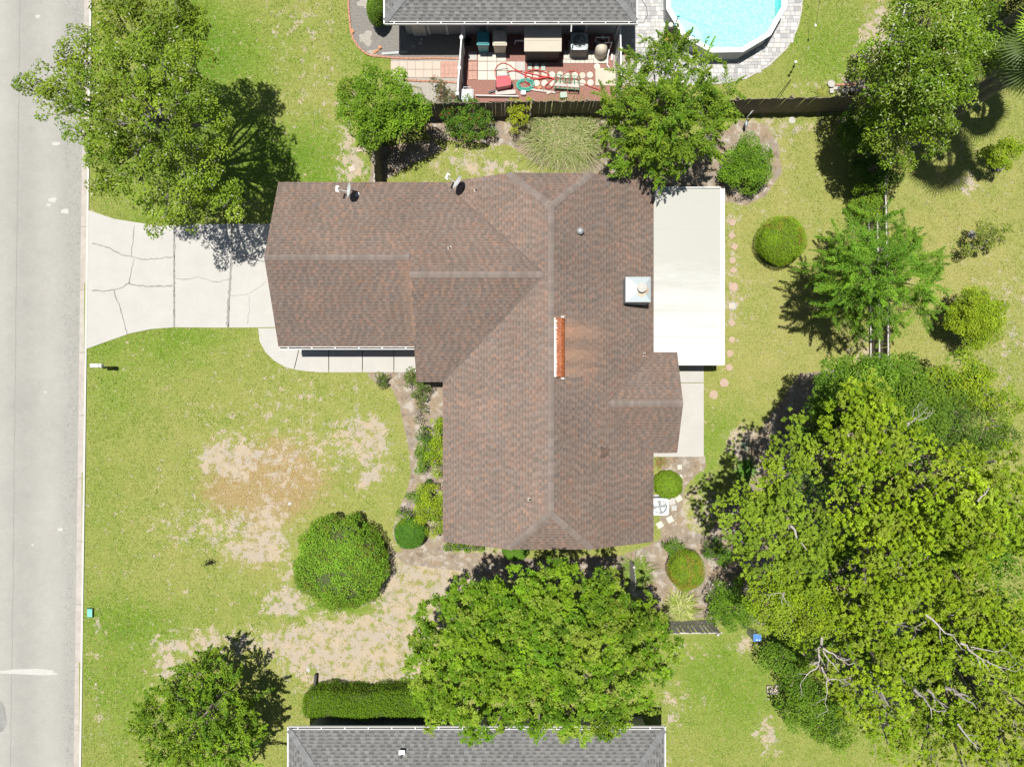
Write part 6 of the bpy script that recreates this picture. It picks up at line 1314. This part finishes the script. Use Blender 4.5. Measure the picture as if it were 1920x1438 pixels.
# condenser units
def condenser(label, px, py, top, body, s=.78, h=.85, z0=0):
    x, y, _ = W(px, py, h); rt = empty('air_conditioner', (x, y, z0), 0, label, 'air conditioner', 'outdoor air conditioning units')
    mb = MB(); mb.box((0, 0, .03), (s + .12, s + .12, .06)); mb.build('pad', M['concrete'], rt)
    mb = MB(); mb.box((0, 0, (h - .2) / 2), (s - .07, s - .07, h - .2)); core = mb.build('coil', M['greymetal'], rt)
    mb = MB(); nv = 13
    for i in range(nv):
        t = -s / 2 + .03 + (s - .06) * i / (nv - 1)
        for q in (-1, 1): mb.box((t, q * (s / 2 - .012), h / 2), (.016, .02, h - .1)); mb.box((q * (s / 2 - .012), t, h / 2), (.02, .016, h - .1))
    g_ = mb.build('louvre_guard', body, rt); g_['kind'] = 'stuff'
    # top ring with round opening
    n = 32; vs = []; ro = s / 2; ri = s * .40
    for k in range(n):
        t = 2 * math.pi * k / n; c, s_ = math.cos(t), math.sin(t); m_ = max(abs(c), abs(s_)); f = ro / m_ if m_ > .76 else ro / .76
        vs.append((c * min(f, ro * 1.30), s_ * min(f, ro * 1.30), h)); 
    for k in range(n): t = 2 * math.pi * k / n; vs.append((ri * math.cos(t), ri * math.sin(t), h + .015))
    vs += [(x_, y_, z_ - .05) for x_, y_, z_ in vs[:n]]; vs += [(x_, y_, z_ - .06) for x_, y_, z_ in vs[n:2 * n]]
    mb = MB(); mb.add(vs, [(k, (k + 1) % n, n + (k + 1) % n, n + k) for k in range(n)] + [(2 * n + k, 2 * n + (k + 1) % n, (k + 1) % n, k) for k in range(n)] + [(n + k, n + (k + 1) % n, 3 * n + (k + 1) % n, 3 * n + k) for k in range(n)]); mb.build('top_panel', top, rt)
    mb = MB(); mb.lathe((0, 0, h - .07), [(.075, 0), (.075, .04), (.06, .05)], 16); hub = mb.build('fan_hub', M['greymetal'], rt)
    for k in range(4):
        t = k * math.pi / 2 + .5; mb = MB(); a0, a1 = t, t + .95; vs = []
        for r_ in (.07, ri * .94):
            vs += [(r_ * math.cos(a0), r_ * math.sin(a0), h - .11), (r_ * math.cos(a1), r_ * math.sin(a1), h - .055)]
        mb.add(vs, [(0, 2, 3, 1)]); mb.build('fan_blade', top, rt)
    for r_ in (.12, .18, .24, .30): 
        if r_ < ri: mb = MB(); mb.tube([(r_ * math.cos(q * .262), r_ * math.sin(q * .262), h + .012) for q in range(25)], .0035, 4, cap=False); mb.build('grille_ring', M['greymetal'], rt)
    mb = MB()
    for k in range(4): t = k * math.pi / 4 + .2; mb.tube([(ri * math.cos(t), ri * math.sin(t), h + .012), (-ri * math.cos(t), -ri * math.sin(t), h + .012)], .0035, 4)
    g2 = mb.build('grille_spoke', M['greymetal'], rt); g2['kind'] = 'stuff'
    return rt
condenser('pale blue-grey air conditioner half in shade beside the beige canvas cover', 1086.5, 78, M['galv'], M['greymetal'], .78, .9)
condenser('white air conditioner with a visible fan beside the small clipped bush', 1238, 950, M['acwhite'], M['acwhite'], .78, .75)
# pool filter
rt = empty('pool_filter', (*W(1129, 87, .9)[:2], 0), 0, 'beige pool filter tank with white pipes in front of the grey wall', 'pool filter')
mb = MB(); mb.lathe((0, 0, 0), [(.22, 0), (.27, .1), (.28, .55), (.25, .78), (.15, .88), (.04, .92)], 28); mb.build('tank', M['beige'], rt, smooth=True)
mb = MB(); mb.box((.0, .33, .12), (.5, .28, .22)); mb.tube([(-.1, .33, .3), (.15, .33, .3)], .1, 14); mb.build('pump', M['darkmetal'], rt)
mb = MB(); mb.lathe((-.12, .32, .3), [(.1, 0), (.1, .2), (.08, .22)], 18); mb.build('strainer_lid', M['galv'], rt)
for P_ in ([(-.25, .42, .45), (-.25, .48, .72), (.35, .48, .72), (.35, .40, .4)], [(.1, .15, .9), (.45, .2, .85), (.45, .2, .3)], [(.42, .2, .5), (.34, -.15, .4), (.34, -.5, .1), (.44, -.62, .06)], [(.05, .3, .6), (.08, .62, .6)]):
    mb = MB(); mb.tube([tuple(p) for p in P_], .026, 8); mb.build('pipe', M['vinyl'], rt)
mb = MB(); mb.lathe((.02, .18, .86), [(.05, 0), (.05, .1), (.08, .11), (.08, .13)], 14); mb.build('valve', M['black'], rt)
x, y = W2(1147, 108); mb = MB(); mb.tube([(0, .2, .04), (.02, 0, .05), (-.03, -.18, .05)], .045, 10); tag(mb.build('pipe_fitting', M['vinyl'], None, (x, y, 0)), 'loose white pipe fitting on the mulch beside the pale slab', 'pipe')
x, y = W2(972, 88); mb = MB(); mb.tube([(.25, .04, .5), (-.15, .04, .5), (-.17, -.08, .42)], .035, 8); tag(mb.build('drain_pipe', M['vinyl'], None, (x, y, 0)), 'white bent pipe sticking out left of the canvas covered box', 'pipe')
x, y = W2(878, 82); rt = empty('planter_pot', (x, y, 0), 0, 'dark round empty pot in the shade at the left of the bins', 'pot'); mb = MB(); mb.lathe((0, 0, 0), [(.12, 0), (.17, .3), (.14, .3), (.11, .05)], 20); mb.build('bowl', M['black'], rt)
# hose reel and hoses
rt = empty('hose_reel_cart', (*W2(944, 160), 0), R(4), 'red hose reel cart with a grey handle on the cream tiles', 'hose reel')
mb = MB(); mb.prism([(-.33, -.3), (.33, -.22), (.36, .1), (.2, .22), (-.3, .2)], .12, .5); mb.build('drum_cover', M['red'], rt)
mb = MB(); mb.box((-.02, .28, .42), (.46, .12, .18)); mb.build('tray', M['greymetal'], rt)
mb = MB(); mb.tube([(-.3, .15, .3), (-.3, .45, .6), (.24, .5, .6), (.24, .15, .3)], .02, 8); mb.build('handle', M['darkmetal'], rt)
for s in (-.37, .38): mb = MB(); mb.tube([(s, -.05, .13), (s + .05, -.05, .13)], .13, 16); mb.build('wheel', M['black'], rt)
def hose(label, pix, r, mat, closed=False, z=.06):
    P_ = [W2(*p) for p in pix]; pts = []
    n = len(P_)
    for i in range(n - 1):
        p0, p1, p2, p3 = [Vector(P_[max(0, min(n - 1, i + k))]) for k in (-1, 0, 1, 2)]
        for s in range(6):
            t = s / 6; pts.append(.5 * ((2 * p1) + (p2 - p0) * t + (2 * p0 - 5 * p1 + 4 * p2 - p3) * t * t + (3 * p1 - p0 - 3 * p2 + p3) * t ** 3))
    pts.append(Vector(P_[-1])); mb = MB(); mb.tube([(p.x, p.y, z + .015 * math.sin(i * 1.3)) for i, p in enumerate(pts)], r, 7); return tag(mb.build('garden_hose', mat, None, smooth=True), label, 'hose')
hose('red hose looping from the red reel over the tiles to the tangled coil', [(930,148),(928,135),(933,125),(943,120),(955,124),(966,132),(978,136),(990,139),(1003,142),(1020,145),(1036,148),(1044,152)], .016, M['hosered'], z=.09)
hose('tangled red hose coil lying on the round stepping stones', [(950,139),(958,135),(970,136),(985,143),(1000,148),(1015,148),(1030,143),(1015,135),(1000,133),(988,137),(984,143),(992,150),(1010,150),(1028,147),(1040,152),(1036,163),(1028,168),(1022,163),(1036,150),(1020,146),(1000,141),(986,140),(985,153),(996,163),(1008,169)], .018, M['hosered'], z=.10)
hose('red hose curving over the stepping stones to the green rack', [(1050,145),(1058,140),(1068,135),(1078,135),(1086,143),(1084,152)], .014, M['hosered'], z=.09)
hose('pink-red hose tail running right from the green rack', [(1086,157),(1098,160),(1110,165),(1122,169),(1128,174)], .014, M['hosered'], z=.06)
hose('short red hose outside the right white fence', [(1166,95),(1170,102),(1174,110),(1172,120)], .013, M['hosered'], z=.05)
cx, cy_ = 986, 161; sp_ = []
for k in range(76):
    t = k * .42; rr = 10.5 + 3.2 * math.sin(k * .37) ; sp_.append((cx + rr * 1.28 * math.cos(t), cy_ + rr * .85 * math.sin(t)))
hose('coiled aqua green hose beside the red reel cart', sp_, .018, M['hosegreen'], z=.09)
# green rack
rt = empty('garden_rack', (*W2(1062, 160), 0), R(-4), 'green metal rack with grey shelf boards lying among the stepping stones', 'rack')
for i in range(6):
    mb = MB(); xx = -.55 + i * .22; mb.tube([(xx, .32, .3), (xx, -.35, .42)], .018, 6); mb.build('bar', M['greenframe'], rt)
for yy, zz in ((.32, .3), (0, .36), (-.35, .42)): mb = MB(); mb.tube([(-.58, yy, zz), (.6, yy, zz)], .016, 6); mb.build('crossbar', M['greenframe'], rt)
for i in range(2): mb = MB(); mb.box((-.28 + i * .58, -.2, .44), (.55, .13, .025), rx=-.1); mb.build('board', M['woodlight'], rt)
for xx in (-.55, .57): 
    for yy in (.3, -.34): mb = MB(); mb.tube([(xx, yy, 0), (xx, yy, .4)], .018, 6); mb.build('leg', M['greenframe'], rt)
# boards and bits along the fence
for (a, c, w, d, h, rz, mat, nm, lab, cat) in [
    (948,175,.95,.2,.1,.04,'woodlight','weathered_plank','weathered grey plank lying along the inside of the wooden fence','plank'), (932,183,2.0,.05,.2,-.02,'vinylshade','white_pipe_bundle','long white pipe lying against the wooden fence behind the grey bin','pipe'),
    (923,173,.35,.09,.1,.3,'darkmetal','gutter_offcut','short dark gutter offcut above the weathered plank','gutter piece'), (981,177,.22,.18,.2,0,'white','plastic_bucket_lid','small white lid with a blue edge beside the weathered plank','lid'),
    (1018,172,1.2,.09,.08,-.13,'woodlight','weathered_plank','dark grey plank slanting below the aqua hose coil','plank'), (1028,176,.25,.12,.1,.2,'cream','stone_lump','cream stone beside the slanting plank','stone'),
    (1056,182,.32,.26,.25,.1,'mint','plastic_tub','pale green tub against the fence below the green rack','tub'), (1011,166,.16,.12,.08,.4,'terracotta','clay_saucer','small orange clay saucer beside the aqua hose coil','saucer'),
    (740,100.5,1.2,.11,.06,.07,'greymetal','downspout_piece','loose grey downspout lying on the gravel inside the brick border','downspout'), (713,91,.13,.14,.12,.2,'terracotta','broken_pot','small broken terracotta pot on the gravel bed','pot'), (705,98,.3,.1,.07,.6,'terracotta','clay_brick','loose orange brick at the bend of the border','brick'),
    (661,60,.14,.18,.08,.4,'terracotta','clay_brick','orange brick sticking out of the left side of the border','brick'),
    (790,75,.16,.11,.08,.2,'concrete','garden_stone','upper of two pale stones in the shaded gravel','stone'), (789,82,.17,.12,.08,.1,'concrete','garden_stone','lower of two pale stones in the shaded gravel','stone'), (775,88,.2,.14,.06,.3,'greymetal','garden_stone','dull grey stone left of the two pale stones in shade','stone'), (820,187,.09,.1,.1,.1,'white','garden_stone','small white stone below the rose bush','stone'),
    (543.5,944,.24,.2,.06,.4,'concrete','stone_pile','pale stone sunk in the worn brown patch of the front lawn','stone'), (578,1256,.2,.28,.03,.5,'concrete','broken_slab','broken grey slab bits left of the dark edging board','stone'), (180,1282,.11,.2,.03,.2,'pinkpale','litter_piece','small pale scrap on the grass verge near the road','litter'),
    (1434,1286,.0001,.0001,.0001,0,'concrete','skip','','')]:
    if nm == 'skip': continue
    x, y = W2(a, c); g_ = random.Random(a)
    if nm in ('garden_stone', 'stone_pile', 'broken_slab', 'stone_lump', 'litter_piece'):
        q = [(w / 2 * math.cos(t) * g_.uniform(.8, 1.1), d / 2 * math.sin(t) * g_.uniform(.8, 1.1)) for t in [k * .785 for k in range(8)]]
        mb = MB(); vs = [(p[0], p[1], 0) for p in q] + [(p[0] * .85, p[1] * .85, h * .7) for p in q] + [(p[0] * .4, p[1] * .45, h) for p in q]; k = 8
        mb.add(vs, [tuple(range(16, 24))] + [(i, (i + 1) % k, k + (i + 1) % k, k + i) for i in range(k)] + [(k + i, k + (i + 1) % k, 2 * k + (i + 1) % k, 2 * k + i) for i in range(k)])
        tag(mb.build(nm, M[mat], None, (x, y, 0), (0, 0, rz)), lab, cat)
    else:
        mb = MB(); hw, hd = w / 2, d / 2; c_ = min(hw, hd) * .25; q = [(-hw + c_, -hd), (hw - c_, -hd), (hw, -hd + c_), (hw, hd - c_), (hw - c_, hd), (-hw + c_, hd), (-hw, hd - c_), (-hw, -hd + c_)]; mb.prism(q, 0, h); tag(mb.build(nm, M[mat], None, (x, y, 0), (0, 0, rz)), lab, cat)
# ================================================================== FRONT YARD OBJECTS
bx_, by_ = W2(216, 690); rt = empty('mailbox', (bx_, by_, 0), 0, 'white mailbox on a dark post at the kerb below the driveway', 'mailbox')
tx, ty, _ = W(181, 685.5, 1.1); dx_, dy_ = tx - bx_, ty - by_
mb = MB(); mb.tube([(-.02, 0, -.05), (-.02, 0, 1.02)], .05, 4); mb.build('post', M['black'], rt)
mb = MB(); mb.box((dx_ / 2, dy_ / 2 + .02, .93), (abs(dx_) + .1, .07, .06)); mb.build('arm', M['greymetal'], rt)
mb = MB(); prof = [(-.09, 0), (.09, 0), (.09, .12), (.06, .19), (0, .21), (-.06, .19), (-.09, .12)]; vs = [(dx_ - .26, dy_ + a, .96 + z) for a, z in prof] + [(dx_ + .24, dy_ + a, .96 + z) for a, z in prof]; n = 7
mb.add(vs, [tuple(range(n)), tuple(range(2 * n - 1, n - 1, -1))] + [(i, n + i, n + (i + 1) % n, (i + 1) % n) for i in range(n)]); mb.build('box', M['white'], rt)
mb = MB(); mb.box((dx_ - .265, dy_, 1.05), (.012, .17, .18)); mb.build('door', M['white'], rt); mb = MB(); mb.box((dx_ + .12, dy_, 1.168), (.03, .19, .02)); mb.build('band', M['greymetal'], rt)
x, y = W2(171, 1147.5); rt = empty('utility_box', (x, y, 0), 0, 'mint green utility box lid in the grass beside the kerb', 'utility box')
mb = MB(); mb.box((0, 0, .05), (.27, .42, .1)); mb.build('frame', M['darkmetal'], rt); mb = MB(); mb.box((0, 0, .115), (.24, .39, .03), taper=.94); mb.build('lid', M['mintlid'], rt); mb = MB(); mb.box((.02, .12, .135), (.03, .05, .01)); mb.build('latch', M['teal'], rt)
# dead sapling in the lawn
x, y = W2(397, 1052); rt = empty('dead_sapling', (x, y, 0), 0, 'dark twiggy dead sapling standing in the front lawn', 'sapling'); rnd = random.Random(3); mb = MB(); mb.tube([(0, 0, 0), (-.05, -.03, .25), (-.3, -.12, .42)], [.03, .02, .008], 6)
for k in range(16): a = rnd.uniform(0, 6.28); z = rnd.uniform(.08, .35); mb.tube([(0, 0, z), (math.cos(a) * .2, math.sin(a) * .12, z + .1)], [.012, .005], 4)
mb.build('stem', M['black'], rt); g = np.random.default_rng(5); N_ = 90; P_ = g.normal(0, 1, (N_, 3)) * [.14, .08, .06] + [0, 0, .25]; V, C = leaves(P_, unit(g.normal(size=(N_, 3))), unit(g.normal(size=(N_, 3))), np.full(N_, .09), np.full(N_, .03), np.tile([.04, .04, .015], (N_, 1))); trimesh('dry_leaves', V, 3, C, M['leafdry'], rt)
x, y = W2(593.5, 1276); mb = MB(); mb.box((0, 0, .13), (.085, .78, .26), rz=-.05); mb.box((0, 0, .28), (.1, .8, .03), rz=-.05); tag(mb.build('edging_board', M['black'], None, (x, y, 0)), 'short dark upright board at the left end of the long hedge', 'board')
# stepping stones by the patio
PST = [(1373,417),(1372,442),(1377,462.5),(1373,488),(1375,507),(1375,539),(1372,606),(1372,637),(1369,663),(1367,689),(1357.5,718),(1337.5,740)]
ORD = ['first', 'second', 'third', 'fourth', 'fifth', 'sixth', 'seventh', 'eighth', 'ninth', 'tenth', 'eleventh', 'twelfth']
for i, (a, c) in enumerate(PST):
    x, y = W2(a, c); rr = .19 if i not in (5, 10, 11) else .24; mb = MB(); g_ = random.Random(i); q = [(rr * math.cos(t) * g_.uniform(.72, 1.05), rr * math.sin(t) * g_.uniform(.72, 1.05)) for t in [k * math.pi / 4 + .1 for k in range(8)]]
    if i in (1, 2, 4, 6): q = [(rr * math.cos(t), rr * math.sin(t)) for t in (0, 1.57, 3.14, 4.71)]
    mb.prism(q, -.02, .035); tag(mb.build('stepping_stone', M['pink'], None, (x, y, .0), (0, 0, g_.uniform(-.3, .3))), f'pink stepping stone in the grass, {ORD[i]} counting down from the top of the patio row', 'stepping stone', 'pink stepping stones along the patio')
x, y = W2(1371, 574); rt = empty('square_drain', (x, y, 0), 0, 'yellowish square slab on a grey pad among the pink stepping stones', 'slab'); mb = MB(); mb.lathe((.06, 0, -.02), [(.2, 0), (.2, .045)], 8); mb.build('pad', M['greymetal'], rt); mb = MB(); mb.box((0, 0, .05), (.28, .24, .04)); mb.build('slab', M['canvas'], rt)
SQ = [(1274,875.5,.22,.1,'upper of two small white squares near the clipped bush'), (1275,893.5,.2,.4,'lower of two small white squares near the clipped bush'), (1272,934,.3,.6,'white square slab partly under the clipped bush'), (1263.5,952,.26,.0,'pale square slab right of the white air conditioner'), (1256,973.5,.3,.5,'white slab diagonally below the air conditioner, right of its neighbour'), (1237,983.5,.3,.55,'white slab diagonally below the air conditioner, nearest the roof edge'), (1260,940,.3,.2,'dull grey slab sunk in sand between bush and air conditioner')]
for i, (a, c, s, rz, lab) in enumerate(SQ):
    x, y = W2(a, c); mb = MB(); mb.box((0, 0, 0), (s, s, .05), taper=.96); tag(mb.build('stepping_stone', M['cream'] if i not in (3, 6) else M['concrete'], None, (x, y, .015), (0, 0, rz)), lab, 'stepping stone', 'square slabs by the air conditioner')
for (a, c, s, rz, lab) in [(660,317,.3,.3,'pale pink slab on the dry grass above the western satellite dish'), (674,281,.22,.2,'small pale slab in the sand left of the picket fence'), (1853,811,.22,.3,'pale stone on the dry grass right of the oaks')]:
    x, y = W2(a, c); mb = MB(); mb.box((0, 0, 0), (s, s * .9, .05), taper=.95); tag(mb.build('garden_slab', M['pinkpale'], None, (x, y, .015), (0, 0, rz)), lab, 'slab')
# heron ornament
x, y = W2(1392, 246); rt = empty('heron_ornament', (x, y, 0), 0, 'pale blue-grey metal heron ornament standing in the dry bed by the fence', 'garden ornament')
mb = MB(); mb.tube([(0, 0, .45), (.02, .12, .5), (.0, .32, .56)], [.03, .075, .03], 10); mb.build('body', M['galv'], rt, smooth=True); mb = MB(); mb.tube([(0, .3, .56), (.02, .42, .72), (.1, .5, .85)], [.03, .02, .018], 8); mb.build('neck', M['galv'], rt, smooth=True); mb = MB(); mb.tube([(.08, .48, .85), (.16, .58, .87), (.26, .66, .84)], [.03, .035, .005], 8); mb.build('head', M['greymetal'], rt)
for s in (-.03, .03): mb = MB(); mb.tube([(s, .1, 0), (s, .1, .5)], .01, 6); mb.build('leg', M['darkmetal'], rt)
# blue box on post, concrete blocks
x, y, _ = W(1419.5, 1194.5, .9); rt = empty('utility_cabinet', (x, y, 0), 0, 'blue square metal cabinet in the shade beside the oaks', 'cabinet'); mb = MB(); mb.box((0, 0, .45), (.34, .32, .9)); mb.build('body', M['greymetal'], rt); mb = MB(); mb.box((0, 0, .92), (.37, .34, .04)); mb.build('lid', M['blue'], rt)
for q in ((-.02, -.1), (.1, -.11)): mb = MB(); mb.box((q[0], q[1], .945), (.06, .05, .012)); mb.build('sticker', M['acwhite'], rt)
def cinder(label, px, py, rz, sc=1):
    x, y = W2(px, py); rt = empty('concrete_block', (x, y, 0), rz, label, 'concrete block', 'concrete blocks at the lawn edge'); w, d, h, t = .24 * sc, .40 * sc, .19, .035; mb = MB()
    for a in (-1, 1): mb.box((a * (w - t) / 2, 0, h / 2), (t, d, h))
    for b_ in (-1, 0, 1): mb.box((0, b_ * (d - t) / 2, h / 2), (w - 2 * t, t, h))
    mb.build('shell', M['canvas'], rt)
cinder('concrete block with two open cells at the lawn edge, left of two', 1441, 1291, .1); cinder('concrete block at the lawn edge beside the understorey bush, right of two', 1454, 1290, -.5, .95)
x, y = W2(1450, 1296); mb = MB(); mb.box((0, 0, .03), (.35, .22, .05), rz=.2, taper=.95); tag(mb.build('flat_slab', M['canvas'], None, (x, y, 0)), 'flat pale slab lying between the two concrete blocks', 'slab')
# stumps with mulch ring on the far lawn
for i, (a, c, r) in enumerate([(1871, 312, .3), (1712, 262, .42), (1822, 440, .2)]):
    x, y = W2(a, c); mb = MB(); q = blobpoly(0, 0, r, r * .9, 18, .12); mb.prism(q, -.02, .03); tag(mb.build('mulch_ring', M['gravel'], None, (x, y, .0)), ['dark mulch ring below the uppermost young fruit tree', 'dark mulch ring at the foot of the palm under the big tree', 'small mulch ring below the wiry fruit tree'][i], 'mulch ring')
